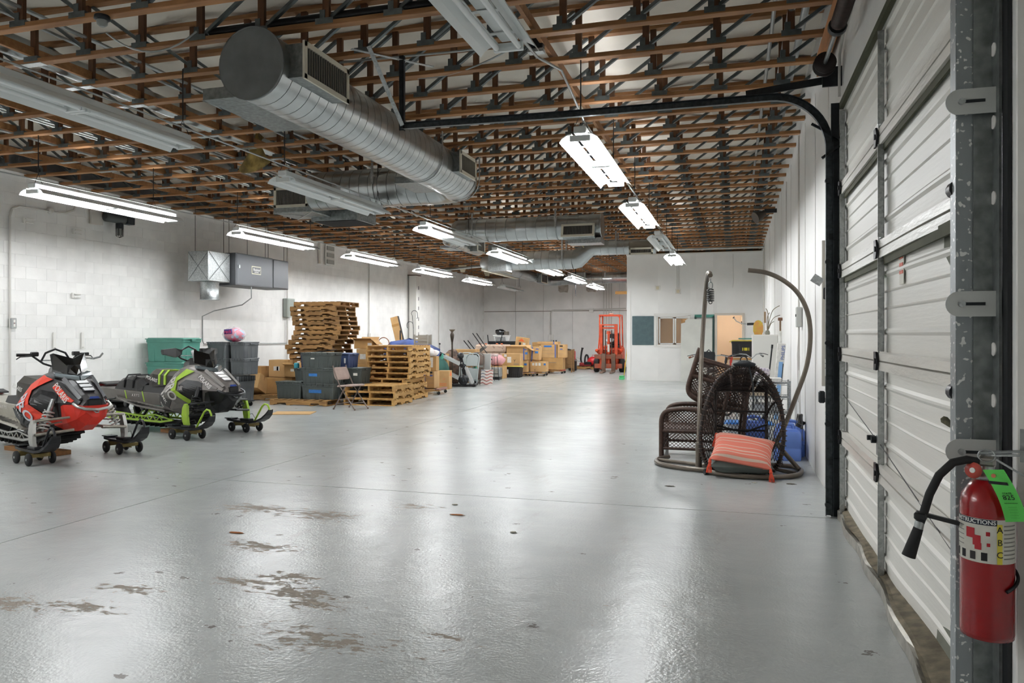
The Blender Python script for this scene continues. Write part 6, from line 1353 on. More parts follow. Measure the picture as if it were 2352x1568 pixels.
wicker_chair('brown wicker armchair tipped upside down on top of the other', (-.08, 9.78, 1.22), (math.radians(197), 0, math.radians(92)))
# blue jugs
M_JUG = mat('jug_blue', '#6f90dc', .4, var=.06, scale=4)
def jug(label, loc, rz, group='blue water jugs'):
    t = thing('water_jug', label, 'jug', loc, rz, group); rings = []
    for z, w, d, r in ((0, .28, .22, .03), (.015, .3, .24, .04), (.14, .3, .24, .04), (.15, .29, .23, .04), (.16, .3, .24, .04), (.3, .3, .24, .04), (.34, .28, .22, .05)): rings.append(rr(w, d, r, z))
    MB().loft(rings, smooth=True).build('body', M_JUG, t)
    sh = MB(); sh.loft([rr(.28, .1, .03, .335), rr(.25, .09, .03, .36), rr(.23, .07, .03, .37)]); sh.build('shoulder', M_JUG, t)
    MB().tube([(-.12, 0, .34), (-.1, 0, .41), (-.02, 0, .43), (.06, 0, .42), (.08, 0, .34)], .024, 8).build('handle', M_JUG, t)
    MB().cyl((.1, 0, .34), (.125, 0, .4), .03, n=12).build('neck', M_JUG, t); MB().cyl((.122, 0, .393), (.138, 0, .43), .036, n=14).build('cap', M_BLACK, t)
jug('blue water jug against the right wall beside the C-stand', (.615, 9.62, 0), .05)
jug('blue water jug behind the lattice of the egg chair', (.26, 10.35, 0), .1)
jug('blue water jug farthest right, tucked behind the first jug', (.68, 9.95, 0), .1)
bin_('pale grey tote on the floor behind the water jugs', (.2, 10.9, 0), 0, .6, .4, .3, mat('tote_pale', '#c9ccca', .5), True, 'storage_tote', lidm=mat('lid_blue', '#2f78c4', .4), cat='tote')
# wire shelf
t = thing('wire_shelf', 'low chrome wire shelf with papers behind the egg chair', 'shelf', (.42, 11.5, 0))
for x in (-.38, .34):
    for y in (-.18, .18): MB().cyl((x, y, 0), (x, y, .84), .013, n=8).build('post', M_GALV, t)
for z in (.38, .6, .8):
    w = MB()
    for i in range(12): w.cyl((-.38, -.18+.36*i/11, z), (.34, -.18+.36*i/11, z), .004, n=4)
    for y in (-.18, .18): w.cyl((-.38, y, z+.02), (.34, y, z+.02), .005, n=4).cyl((-.38, y, z-.02), (.34, y, z-.02), .005, n=4).tube([(-.38+.72*i/16, y, z+(.02 if i % 2 else -.02)) for i in range(17)], .004, 4)
    w.build('wire_tier', M_GALV, t)
for loc, w, h, m_, lab in (((.4, 11.5, .81), .5, .05, M_PAPER, 'flat stack of white paper on the wire shelf'), ((.3, 11.5, .61), .45, .12, mat('beige_carton', '#b9a990', .7), 'beige box on the middle tier of the wire shelf'), ((.45, 11.5, .39), .4, .1, mat('grey_carton', '#9a9c9a', .6), 'grey box on the lowest tier of the wire shelf')):
    o = thing('shelf_box', lab, 'box', loc); MB().box((0, 0, h/2+.006), (w, .3, h), bev=.006).build('body', m_, o); MB().box((0, 0, h+.007), (w+.01, .31, .012), bev=.003).build('lid', m_, o)
t = thing('print_roll', 'roll of spotted paper leaning behind the egg chair canopy', 'roll', (.3, 11.75, .9)); MB().box((0, 0, .05), (.42, .25, .1), bev=.02).build('roll', mat('spotted_paper', '#d8d3d0', .6, col2='#8a7f9a', scale=40), t)
# bicycles
def bike(label, loc, rz, grip, seatc):
    t = thing('bicycle', label, 'bicycle', loc, rz)
    for x in (-.5, .52):
        MB().tube([Vector((x, 0, .33))+Vector((math.cos(a), 0, math.sin(a)))*.31 for a in [2*PI*i/28 for i in range(28)]], .022, 6, closed=True).build('tyre', M_RUBBER, t)
        sp = MB()
        for i in range(12): sp.cyl((x, 0, .33), (x+.3*math.cos(i*PI/6), 0, .33+.3*math.sin(i*PI/6)), .002, n=3)
        sp.build('spokes', M_GALV, t)
    MB().tube([(.52, 0, .33), (.42, 0, .72), (.36, 0, 1.0)], .018, 8).tube([(.4, 0, .8), (-.05, 0, .4), (-.5, 0, .33), (-.2, 0, .78), (-.05, 0, .4)], .016, 8).tube([(-.2, 0, .78), (.4, 0, .82)], .016, 8).build('frame', M_DARKST, t)
    MB().tube([(.22, -.29, 1.13), (.28, -.2, 1.16), (.34, -.1, 1.15), (.36, 0, 1.08), (.34, .1, 1.15), (.28, .2, 1.16), (.22, .29, 1.13)], .011, 8).build('handlebar', M_GALV, t)
    for s in (-1, 1):
        MB().cyl((.24, s*.25, 1.145), (.18, s*.33, 1.11), .017, n=8).build('grip', grip, t); MB().tube([(.29, s*.19, 1.17), (.34, s*.26, 1.16), (.32, s*.34, 1.14)], .006, 5).build('brake_lever', M_BLACK, t)
    MB().loft([rr(.26, .16, .06, .86, cx=-.24), rr(.28, .18, .06, .89, cx=-.24), rr(.22, .1, .04, .92, cx=-.22)]).build('saddle', seatc, t)
    MB().cyl((-.2, 0, .78), (-.23, 0, .87), .014, n=8).build('seat_post', M_GALV, t)
    return t
bike('bicycle with brown grips parked behind the wicker chairs', (-.36, 13.0, .0), math.radians(-95), mat('brown_grip', '#7a4630', .7), M_BLACK)
bike('bicycle with black controls below the yellow lidded tote', (.12, 14.0, .0), math.radians(-60), M_BLACK, M_BLACK)
t = thing('handlebar_bag', 'black rounded bag hung on the bicycle handlebar', 'bag', (-.38, 12.45, .97)); MB().loft([rr(.15, .08, .03, 0), rr(.19, .1, .04, .03), rr(.2, .1, .04, .2), rr(.18, .09, .03, .25)]).build('pouch', mat('bag_black', '#15181b', .7), t); MB().tube([(-.04, 0, .24), (0, .05, .28), (.04, 0, .24)], .01, 5).build('strap', M_BLACK, t)
# workbench with tote
t = thing('workbench', 'wood-edged workbench in front of the doorway', 'workbench', (.3, 17.2, 0)); MB().box((0, 0, .98), (.95, .55, .06), bev=.006).build('top', mat('bench_maple', '#b98a50', .6, var=.15, scale=4, stretch=(1, 8, 8)), t)
for x in (-.36, .4):
    for y in (-.2, .2): MB().box((x, y, .475), (.05, .05, .95)).build('leg', mat('bench_leg', '#c4c8c6', .5), t)
MB().box((0, -.2, .9), (.8, .03, .1)).build('apron', MATS['bench_leg'], t); MB().box((0, -.28, 1.0), (.95, .006, .012)).build('laminate_edge', M_TRIMW, t)
t = bin_('black tote with yellow lid on the workbench', (.25, 17.15, 1.012), 0, .6, .4, .36, mat('tote_black', '#1e1d1f', .5), True, 'storage_tote', lidm=mat('lid_yellow', '#d9c657', .45), tape=[(.0, .2, .14, .13, mat('yellow_label', '#d6c62e', .5)), (-.0, .23, .12, .03, M_BLACK)], cat='tote')
tag(MB().box((.35, 17.3, 1.4), (.5, .3, .03), bev=.006).build('teal_tray', mat('teal_tray', '#6fa3a0', .5)), 'flat teal tray resting on the yellow tote lid', 'tray')
for x, m_, lab in ((-.18, M_BLACK, 'black tool handle beside the bicycle seat'), (-.08, mat('red_tool', '#c0392b', .5), 'red tool handle standing beside the black one')):
    tag(MB().cyl((x, 16.5, 0), (x+.02, 16.5, .93), .018, n=8).cyl((x+.02, 16.5, .9), (x+.04, 16.5, 1.02), .028, n=8).build('tool_handle', m_), lab, 'tool')
t = thing('white_cabinet', 'plain white cabinet standing against the right wall', 'cabinet', (.57, 15.25, 0)); MB().box((0, 0, .745), (.46, .5, 1.49), bev=.008).build('body', M_TRIMW, t); MB().box((0, -.256, .745), (.44, .012, 1.45), bev=.004).build('door', mat('cabinet_white', '#dcdbd5', .4), t); MB().box((-.19, -.27, .8), (.015, .02, .14), bev=.003).build('handle', M_GALV, t)
t = thing('dried_stems', 'dry curved plant stems in a jar on top of the white cabinet', 'plant', (.62, 15.25, 1.49)); MB().lathe([(.04, 0), (.05, .03), (.035, .08)], 12).build('jar', mat('jar_glass', '#8d8d80', .2), t)
for i, (dx, h, c) in enumerate(((.12, .55, .1), (.05, .5, -.08), (.14, .38, .12), (-.02, .42, .06), (.1, .25, .02))): MB().tube(smooth_path([(0, 0, .05), (dx*.3, 0, h*.5), (dx*.6+c*.3, 0, h*.85), (dx+c, 0, h)], 5), .007, 5).build('stem', mat('dry_stem', '#7a715c', .8), t)
t = thing('yellow_board', 'yellow rounded float board standing on the white cabinet', 'board', (.45, 15.2, 1.49)); MB().loft([[(x*.09*k, -.02, z) for x in (-1, 1)]+[(x*.09*k, .02, z) for x in (1, -1)] for k, z in ((.75, 0), (1, .06), (1, .16), (.85, .22), (.5, .26), (.1, .275))]).build('board', mat('float_yellow', '#c4b13c', .5, col2='#c98d4a', scale=8), t)
# carton of lamp tubes and shovel
t = thing('lamp_tube_carton', 'tall white and blue lamp tube carton leaning at the right wall', 'box', (.6, 12.5, 0), rot=(0, math.radians(5), 0)); MB().box((0, 0, .68), (.12, .12, 1.36), bev=.003).build('carton', M_PAPER, t)
for z, h in ((.95, .25), (.45, .55)): MB().box((0.012, -.0615, z), (.06, .003, h)).build('blue_panel', mat('carton_blue', '#7fa9d6', .6), t)
MB().box((.045, -.062, .9), (.012, .003, .3)).build('black_bar', M_INK, t)
text('lettering', 'PHILIPS', .07, mat('philips_blue', '#2a4f9c', .6), t, (.03, -.063, 1.22), (0, 0, 1), (-1, 0, 0), .001)
t = thing('garden_tool', 'long wooden handled tool standing behind the lamp carton', 'tool', (.72, 12.9, 0)); MB().cyl((0, 0, 0), (.0, 0, 1.72), .014, n=8).build('shaft', mat('tool_shaft', '#6d5540', .7), t); MB().box((0, 0, 1.74), (.07, .03, .05), bev=.006).build('grip', mat('tool_grip', '#6d4a35', .7), t); MB().cyl((0, 0, 1.35), (0, 0, 1.55), .025, n=8).build('sleeve', M_PAPER, t)
t = thing('hockey_sticks', 'slim dark pole leaning between cabinet and carton', 'pole', (.45, 12.7, 0), rot=(0, math.radians(6), 0)); MB().cyl((0, 0, 0), (0, 0, 1.3), .012, n=6).build('shaft', M_BLACK, t); MB().cyl((0, 0, 1.28), (0, 0, 1.34), .016, n=6).build('tip', M_RUBBER, t)
t = thing('floor_broom', 'upright broom with grey bristles against the right wall', 'broom', (.78, 9.9, 0)); MB().cyl((0, 0, .5), (0, .1, 1.05), .012, n=6).build('handle', M_TRIMW, t)
br = MB(); q = random.Random(2)
for i in range(40): br.tube([(q.uniform(-.03, .03), q.uniform(-.05, .05), .52), (q.uniform(-.08, .05), q.uniform(-.08, .08), .2)], .004, 3)
stuff(br.build('bristles', mat('bristle_grey', '#6d6a64', .9), t))
# ================================================================== goods along the left side, farther back
t = thing('green_bag', 'dark green garden cover bag slumped beside the open carton', 'bag', (-7.95, 19.95, 0)); blob(.26, .3, .42, 21, .1, 16, 10).build('cloth', mat('green_canvas', '#2f5a52', .85, var=.2, scale=5), t); MB().cyl((.05, 0, .8), (.08, 0, .95), .06, .02, n=8).build('tied_neck', mat('teal_canvas', '#4c9a86', .8), t)
# torchiere
t = thing('torchiere_lamp', 'tall bronze torchiere floor lamp behind the exercise machine', 'floor lamp', (-7.93, 20.85, 0))
MB().lathe([(.14, 0), (.14, .015), (.06, .035), (.025, .06)], 18).build('base', mat('bronze_lamp', '#3d342b', .4, .4), t); MB().lathe([(.025, .05), (.022, 1.2), (.03, 1.21), (.022, 1.23)], 12).build('pole', MATS['bronze_lamp'], t)
MB().lathe([(.02, 1.22), (.035, 1.3), (.055, 1.42), (.06, 1.48), (.035, 1.54), (.03, 1.56)], 14).build('urn', MATS['bronze_lamp'], t); MB().lathe([(.03, 1.56), (.045, 1.58), (.085, 1.62), (.09, 1.635)], 16).build('bowl', mat('lamp_bowl', '#6a5d4c', .5), t)
t = thing('thin_stake', 'thin dark stake with ball top beside the torchiere', 'stake', (-8.1, 20.3, 0)); MB().cyl((0, 0, 0), (0, 0, 1.2), .008, n=5).build('rod', M_DARKST, t); MB().lathe([(.005, -.03), (.028, -.01), (.028, .01), (.005, .03)], 10, (0, 0, 1.22)).build('ball', M_BLACK, t)
# exercise machine
t = thing('exercise_machine', 'folded black and silver exercise machine with slanted white arms', 'exercise machine', (-7.5, 20.45, 0), math.radians(12))
K_SILV = mat('machine_silver', '#c9cccc', .35, .3)
MB().bar((.12, 0, .2), (-.02, 0, .88), .09, .07, up=(0, 1, 0)).build('column', M_BLACK, t)
for z, s in ((.92, -1), (.5, -1)):
    for y in (-.16, .16):
        MB().bar((-.6, y, z), (.05, y, z-.32), .05, .075).build('arm', K_SILV, t); MB().bar((-.66, y, z+.03), (-.5, y, z-.05), .06, .09).bar((-.02, y, z-.29), (.1, y, z-.35), .06, .09).build('arm_end', M_BLACK, t)
MB().bar((.15, -.1, .55), (.35, -.1, .1), .05, .09).bar((.05, .1, .5), (.3, .1, .05), .05, .09).build('link', K_SILV, t)
MB().lathe([(.04, -.05), (.14, -.045), (.15, 0), (.14, .045), (.04, .05)], 24, (.08, -.14, .2), (0, 1, 0)).build('flywheel', M_BLACK, t); MB().lathe([(.03, -.06), (.05, -.055), (.05, .0)], 14, (.08, -.14, .2), (0, 1, 0)).build('hub', M_DARKST, t)
MB().box((0, 0, .04), (.75, .3, .06), rot=Matrix.Rotation(.06, 3, 'Y'), bev=.015).build('base_frame', M_BLACK, t); MB().box((.4, 0, .05), (.08, .5, .07), bev=.015).build('foot', M_BLACK, t); MB().box((-.36, 0, .05), (.08, .5, .07), bev=.015).build('foot', M_BLACK, t)
MB().lathe([(.05, -.02), (.1, 0), (.09, .06), (.04, .08)], 14, (-.02, -.03, .87), (.3, -.6, .5)).build('console', M_BLACK, t); MB().box((.03, -.06, .6), (.02, .01, .2)).build('white_label', M_TRIMW, t)
def folding_chair_flat(label, loc, rot, m_, group='folded chairs'):
    t = thing('folded_chair', label, 'chair', loc, rot=rot, group=group); w, h = .42, .95
    fr = [(-w/2, 0, 0), (-w/2, 0, h-.14)]+[tuple(p) for p in arc((-w/2+.14, 0, h-.14), .14, 180, 90, 5)]+[tuple(p) for p in arc((w/2-.14, 0, h-.14), .14, 90, 0, 5)]+[(w/2, 0, 0)]
    MB().tube(fr, .016, 8).build('frame', m_, t); MB().prism([(-.18, .58), (.18, .58), (.18, .84), (.1, .91), (-.1, .91), (-.18, .84)], (0, .01, 0), (1, 0, 0), (0, 0, 1), .02).build('backrest', m_, t); MB().box((0, .03, .32), (.36, .02, .38), bev=.008).build('seat', m_, t)
    for z in (.05, .18): MB().cyl((-w/2, 0, z), (w/2, 0, z), .008, n=6).build('stretcher', m_, t)
    return t
folding_chair_flat('pale grey folded metal chair leaning behind the exercise machine', (-7.62, 21.15, 0), (math.radians(-8), 0, .05), mat('chair_pale_grey', '#b9c2c0', .45))
folding_chair_flat('brown folded metal chair leaning behind the pale grey one', (-7.4, 21.5, .0), (math.radians(-8), 0, .05), mat('chair_brown', '#7d6a60', .5))
folding_chair_flat('second pale grey folded chair with tray seat, lower in the heap', (-7.42, 20.98, -.0), (math.radians(-14), 0, -.1), mat('chair_pale_grey2', '#aab3b3', .45))
t = thing('upturned_stool', 'black stool upturned on the heap with four legs in the air', 'stool', (-7.65, 22.6, .98), rot=(0, math.radians(-38), 0)); MB().box((0, 0, 0), (.4, .4, .03), bev=.006).build('seat', mat('stool_grey', '#5b5853', .6), t)
for x in (-.17, .17):
    for y in (-.17, .17): MB().bar((x, y, 0), (x*1.1, y*1.1, .55), .025, .025, up=(0, 1, 0)).build('leg', M_BLACK, t)
MB().bar((-.17, -.17, -.01), (-.17, -.17, -.5), .02, .02, up=(0, 1, 0)).bar((.17, -.17, -.01), (.17, -.17, -.5), .02, .02, up=(0, 1, 0)).build('back_spindle', M_BLACK, t)
carton('flat carton standing behind the green bag', (-8.45, 20.7, 0), 0, .9, .2, .93, k=0); carton('carton behind the folded chairs', (-8.0, 22.2, 0), 0, .8, .4, 1.03, k=0)
t = thing('plaid_bag', 'brown plaid bag heaped behind the torchiere', 'bag', (-8.1, 21.35, .0)); blob(.33, .3, .5, 31, .1).build('cloth', mat('brown_plaid', '#6b5548', .8, col2='#3d302a', scale=14), t)
t = thing('teal_umbrella', 'teal floral umbrella in a black stand beside the folded table', 'umbrella', (-7.35, 21.25, 0)); MB().lathe([(.01, .1), (.045, .25), (.055, .5), (.05, .72), (.03, .8)], 10, (0, 0, 0), (0.03, 0, 1)).build('folded_canopy', mat('teal_floral', '#4fa892', .7, col2='#d06a4a', scale=16, lo=.35, hi=.42), t); MB().cyl((0, 0, 0), (.03, 0, .92), .012, n=6).build('shaft', M_BLACK, t); MB().lathe([(.07, .0), (.09, .02), (.06, .3), (.05, .3)], 10).build('stand', M_BLACK, t); MB().box((.03, 0, .88), (.14, .05, .14), bev=.02).build('handle', M_BLACK, t)
t = thing('folded_table', 'grey plastic folding table standing on edge behind the chevron mat', 'table', (-7.18, 21.6, 0), rot=(math.radians(-7), 0, math.radians(8))); MB().box((0, 0, .46), (.36, .06, .92), bev=.015).build('top', mat('table_grey', '#a9a8a4', .5), t); MB().box((-.2, .0, .46), (.02, .07, .9), bev=.006).build('edge', mat('table_edge', '#c0bfba', .5), t); MB().tube([(-.15, .06, .05), (-.15, .06, .5), (.15, .06, .5), (.15, .06, .05)], .012, 6).build('folded_leg', M_DARKST, t)
# chevron mat: rolled board with wavy stripes built as strips
t = thing('chevron_mat', 'mat with red, white and grey zigzag waves leaning on the folded table', 'mat', (-7.02, 21.3, 0), rot=(math.radians(-20), 0, math.radians(10)))
MB().box((0, .012, .235), (.36, .012, .47)).build('backing', mat('mat_backing', '#d9d2cc', .9), t)
wv = lambda x: .025*math.sin((x+.18)/.36*2*PI*1.5)
for i in range(9):
    z0_ = .03+i*.048
    if i % 2: continue
    for a, b, m_ in ((-.18, -.05 if i > 3 else .18, mat('wave_grey', '#7b8391', .9) if i > 3 else mat('wave_red', '#a8625a', .9)), (-.05, .18, mat('wave_red', '#a8625a', .9))):
        if i <= 3 and a > -.1: continue
        MB().grid(lambda u, v, a=a, b=b: (a+(b-a)*u, -.002, z0_+wv(a+(b-a)*u)+.026*v), 14, 1, th=-.006).build('wave_stripe', m_, t)
t = thing('bar_stool', 'thin metal bar stool with floral seat beside the chevron mat', 'stool', (-7.45, 23.3, 0)); MB().lathe([(.15, .78), (.17, .8), (.17, .84), (.15, .86)], 18).build('seat', mat('floral_seat', '#b79a9a', .8, col2='#e0d3cd', scale=20), t)
for a in range(4): MB().tube([(.13*math.cos(a*PI/2+.5), .13*math.sin(a*PI/2+.5), .8), (.19*math.cos(a*PI/2+.5), .19*math.sin(a*PI/2+.5), 0)], .01, 6).build('leg', M_DARKST, t)
MB().tube(arc((0, 0, .22), .18, 0, 360, 16, (1, 0, 0), (0, 1, 0)), .007, 5).build('foot_ring', M_DARKST, t)
t = thing('pink_pillow', 'crumpled pink cloth heaped behind the bar stool', 'cloth', (-7.75, 24.6, .42)); blob(.28, .3, .19, 41, .16).build('cloth', mat('pink_cloth', '#d9a0a2', .85, var=.15, scale=7), t)
carton('carton holding up the pink cloth', (-7.75, 24.6, 0), 0, .6, .5, .42, k=0)
t = thing('steel_cooler', 'dented silver cooler behind the bar stool', 'cooler', (-7.55, 23.9, 0)); MB().loft([rr(.36, .3, .05, .1), rr(.38, .32, .05, .13), rr(.38, .32, .05, .36), rr(.36, .3, .05, .4)]).build('body', M_GALV, t); MB().box((0, 0, .05), (.34, .28, .1), bev=.01).build('foot', M_BLACK, t)
bin_('black tote with yellow lid on the floor, under a printed carton', (-7.42, 25.35, 0), .03, .72, .5, .4, mat('tote_black2', '#17181b', .45), True, 'storage_tote', lidm=mat('lid_yellow', '#d9c657', .45), tape=[(-.12, .2, .12, .17, M_PAPER), (-.12, .13, .1, .03, M_ORP)], ribs=9, cat='tote')
carton('printed carton with two white labels on the yellow tote lid', (-7.4, 25.38, .402), .03, .64, .46, .42, (('paper', -.1, .5, .14, .2), ('paper', -.32, .85, .09, .09), ('text', 'Y', .14, .2, .4, M_BLKP), ('bar', .3, .15, .18, .03, M_GRP)), k=0)
# mattress, grill board, basket
t = thing('folded_mattress', 'floral beige mattress lying folded on the heap', 'mattress', (-8.4, 26.3, 0))
for z, h, nm in ((.68, .15, 'lower_fold'), (.84, .28, 'upper_fold')): MB().box((0, 0, z+h/2), (1.15, .8, h), bev=.05).build(nm, mat('floral_ticking', '#bfa896', .85, col2='#7d5f55', scale=9, lo=.28, hi=.42), t)
for s in (-.5, .5): MB().box((s, 0, .34), (.1, .7, .68)).build('support_board', M_CARD[1], t)
carton('carton under the folded mattress', (-8.4, 26.3, 0), 0, .8, .6, .66, k=1)
t = thing('black_grill_lid', 'black sloping panel behind the mattress, under the laundry basket', 'panel', (-8.37, 27.85, 0)); MB().prism([(-.65, 0), (.95, 0), (.95, .78), (.45, 1.22), (-.65, 1.22)], (0, .3, 0), (1, 0, 0), (0, 0, 1), .6).build('panel', M_RUBBER, t); MB().box((-.1, -.31, 1.2), (1.1, .03, .06)).build('edge', M_BLACK, t)
for x, dx in ((-8.95, -.06), (-8.55, .12)): tag(MB().bar((x-dx*2, 27.48, 0), (x+dx, 27.48, 1.47), .03, .03, up=(0, 1, 0)).build('garden_stake', M_BLACK), 'black stake poking up behind the mattress, %s' % ('far left' if x < -8.8 else 'in front of the basket'), 'stake')
t = thing('laundry_basket', 'white plastic laundry basket on the black panel', 'basket', (-8.55, 27.85, 1.222))
bw = MB().loft([rr(.46, .3, .05, 0), rr(.5, .34, .05, .02), rr(.58, .4, .05, .2), rr(.62, .44, .05, .21), rr(.62, .44, .05, .235), rr(.57, .39, .05, .235)]); bw.build('shell', mat('basket_white', '#e6e7e6', .4), t)
hm = MB().box((0, 0, 0), (.03, .006, .03), bev=.001).mesh('slot', M_DARKST)
for r in range(3):
    for c in range(9): inst('slot', hm, t, (-.18+c*.045, -.178-.0085*r*3, .05+r*.05), (math.radians(-9), 0, 0))
t = thing('black_bin_bag', 'crumpled black bin bag in the laundry basket', 'bag', (-8.6, 27.85, 1.44)); blob(.2, .17, .12, 51, .22).build('film', mat('bin_bag', '#111214', .25), t)
tag(MB().box((-8.37, 27.85, 1.53), (.16, .2, .14), bev=.01).build('dark_box', mat('dark_box', '#4a423a', .7)), 'small dark box beside the bin bag in the laundry basket', 'box')
for i, x in enumerate((-8.85, -8.62, -8.2, -8.02)): tag(blob(.05, .05, .025, i, .1, 8, 6).build('clay_saucer', mat('terracotta', '#b8623f', .8), None, (x, 26.1, 1.12)), 'small terracotta pot lying on the mattress edge', 'pot', 'terracotta pots on the mattress')
# carton block on dollies
def mv(x, y, z, w, d, h, lab, st, k=0, rz=0, rot=None, fl=0): carton(lab, (x, y, z), rz, w, d, h, st, fl, k, rot)
dolly('furniture dolly with mauve pads under the striped cartons', (-7.05, 26.35, 0), .05, .5, .8)
dolly('furniture dolly with grey pads under the taped carton', (-6.78, 26.55, 0), 0, .62, .5, '#8a8a88')
dolly('furniture dolly with red pads under the rear cartons', (-6.55, 28.3, 0), 0, .7, .6, '#9a3a30')
mv(-7.2, 26.2, .15, .3, .4, .42, 'striped carton on the mauve dolly, lower left', (('stripe', -.3), ('bluetape', .3, .65, .1, .07)))
mv(-6.92, 26.6, .15, .26, .4, .42, 'striped carton on the mauve dolly, lower right', (('stripe', -.3), ('bluetape', .3, .8, .09, .06)))
mv(-7.42, 26.2, .575, .78, .45, .44, 'open striped carton above the tote, flaps up', (('stripe', .33), ('bluetape', .45, .55, .09, .08), ('oval', .4, .85)), fl=1)
mv(-6.86, 26.55, .575, .3, .42, .46, 'tilted striped carton right of the open one', (('stripe', -.35), ('bluetape', .2, .6, .12, .08), ('oval', .25, .85)), rot=(0, .05, 0))
mv(-6.72, 26.48, .15, .58, .4, .36, 'taped carton with three white patches on the grey dolly', (('paper', -.3, .75, .08, .09), ('paper', -.1, .75, .08, .1), ('paper', .1, .75, .08, .1), ('text', 'Y', .1, -.2, .15, M_BLKP), ('sidetext', 'Y', .1, -.2, .3, M_BLKP), ('bluetape', .43, .75, .07, .07)), k=0)
mv(-6.6, 28.25, .15, .8, .45, .45, 'wide carton at the bottom of the rear block', (('bar', .0, .6, .3, .02, M_GRP),), k=1)
mv(-6.75, 28.25, .605, .62, .45, .5, 'striped carton with blue tape in the rear block', (('stripe', .42), ('bluetape', -.05, .86, .3, .07), ('lines', -.05, .8)))
mv(-6.27, 28.3, .605, .3, .45, .5, 'narrow carton with hand hole at the right of the rear block', (('oval', .0, .65), ('lines', 0, .8), ('hole', 0, .88)))
mv(-7.15, 28.3, .15, .25, .4, 1.0, 'tall narrow carton with a white strip in the rear block', (('paper', .25, .75, .06, .3),), k=1)
mv(-6.8, 28.3, 1.11, .8, .45, .1, 'flat carton lying on the rear block', (('stripe', .3),), k=0)
mv(-7.55, 27.1, 1.02, .45, .35, .36, 'tilted carton with a large orange triangle on the heap', (('tri', 0, .72), ('bar', -.1, .3, .08, .12, M_BLKP), ('paper', .25, .25, .1, .16)), rot=(0, .13, .05))
mv(-7.6, 27.15, 0, .75, .5, 1.0, 'carton under the tilted orange triangle carton', (('bar', .35, .9, .1, .06, M_BLUEP),), k=1)
mv(-7.25, 29.2, 0, .8, .4, 1.18, 'tall carton at the back of the carton block', (), k=1)
tag(MB().box((-7.83, 26.7, .86), (.1, .1, .3), bev=.01).build('orange_jug', mat('orange_plastic', '#c4702f', .5)), 'orange plastic can between the mattress and the cartons', 'can')
for x in (-6.62, -6.52): tag(MB().lathe([(.03, 0), (.03, .05), (.01, .06)], 8, (x, 28.3, 1.21)).build('bottle_top', M_BLACK), 'small black bottle top on the flat carton', 'bottle top', 'black caps on the flat carton')
t = thing('wicker_hamper', 'brown slatted wicker hamper right of the carton block', 'hamper', (-6.3, 29.4, 0)); 
for i in range(7): MB().box((0, -.2, .25+i*.09), (.4, .02, .06)).build('slat', mat('hamper_slat', '#8a6a45', .8, var=.2, scale=10), t)
for x in (-.2, .2):
    for y in (-.2, .2): MB().box((x, y, .45), (.05, .05, .9)).build('corner_post', MATS['hamper_slat'], t)
MB().box((0, .2, .5), (.4, .02, .7)).build('back_panel', MATS['hamper_slat'], t)
t = thing('red_handcart', 'red and silver generator cart showing past the hamper', 'cart', (-6.35, 30.6, 0)); MB().box((.0, 0, .6), (.18, .35, .42), bev=.03).build('red_tank', mat('cart_red', '#b3202a', .4), t); MB().bar((-.4, 0, .9), (0, 0, .82), .05, .08).build('black_handle', M_BLACK, t)
MB().tube([(.05, -.1, .45), (.2, -.12, .42), (.35, -.1, .36), (.3, -.1, .4)], .02, 6).build('silver_pipe', M_GALV, t); MB().tube([(-.2, -.15, .4), (-.1, -.15, .25), (.1, -.15, .3)], .01, 5).build('cable', M_BLACK, t); MB().box((0, 0, .2), (.3, .3, .4), bev=.02).build('engine', M_DARKST, t)
# goods on the pallet by the forklift
t = thing('grey_compressor_case', 'grey case on the pallet beside the forklift', 'case', (-6.75, 32.45, .121)); MB().box((0, 0, .15), (.34, .3, .3), bev=.02).build('body', mat('case_grey', '#8d8a80', .6), t); MB().tube([(-.08, 0, .3), (0, 0, .36), (.08, 0, .3)], .012, 5).build('handle', M_BLACK, t)
t = thing('hose_coil', 'coil of white hose on the pallet', 'hose', (-6.5, 32.3, .3))
for k in range(5): MB().tube(arc((0, k*.03, 0), .16+.01*(k % 2), 0, 360, 20, (1, 0, 0), (0, .1, 1)), .012, 5).build('loop', mat('white_hose', '#cfcfc4', .5), t)
MB().box((0, .06, -.17), (.3, .14, .02)).build('stand', M_GALVD, t)
t = thing('suction_hose', 'thick black ribbed hose standing up from the pallet', 'hose', (-6.2, 32.3, .121)); MB().tube(smooth_path([(-.08, 0, .75), (-.12, 0, .55), (-.14, 0, .25), (-.05, 0, .05), (.02, 0, .1), (.04, 0, .35), (.1, 0, .48), (.17, 0, .4), (.18, 0, .15), (.16, 0, .03)], 6), .04, 8).build('hose', M_RUBBER, t); MB().lathe([(.05, 0), (.05, .05)], 10, (-.08, 0, .74), (.2, 0, 1)).build('cuff', M_BLACK, t)
t = thing('red_shop_box', 'low red and black tray on the pallet', 'tray', (-6.1, 32.15, .121)); MB().box((0, 0, .08), (.5, .3, .14), bev=.02).build('red_base', mat('tray_red', '#8d2526', .5), t); MB().box((.1, -.02, .13), (.3, .3, .12), bev=.02).build('black_top', M_BLACK, t)
t = thing('red_gas_tank', 'red portable air tank on the pallet beside the forklift', 'tank', (-5.8, 32.3, .121)); MB().lathe([(.02, -.26), (.14, -.2), (.2, -.08), (.2, .08), (.14, .2), (.02, .26)], 20, (0, 0, .21), (1, .2, 0)).build('tank', mat('tank_red', '#c3262c', .35), t); MB().tube([(-.06, 0, .4), (-.03, 0, .48), (.05, 0, .47), (.07, 0, .4)], .014, 6).build('handle', mat('tank_red', '#c3262c', .35), t); MB().box((0, 0, .02), (.2, .2, .04)).build('foot', M_BLACK, t)

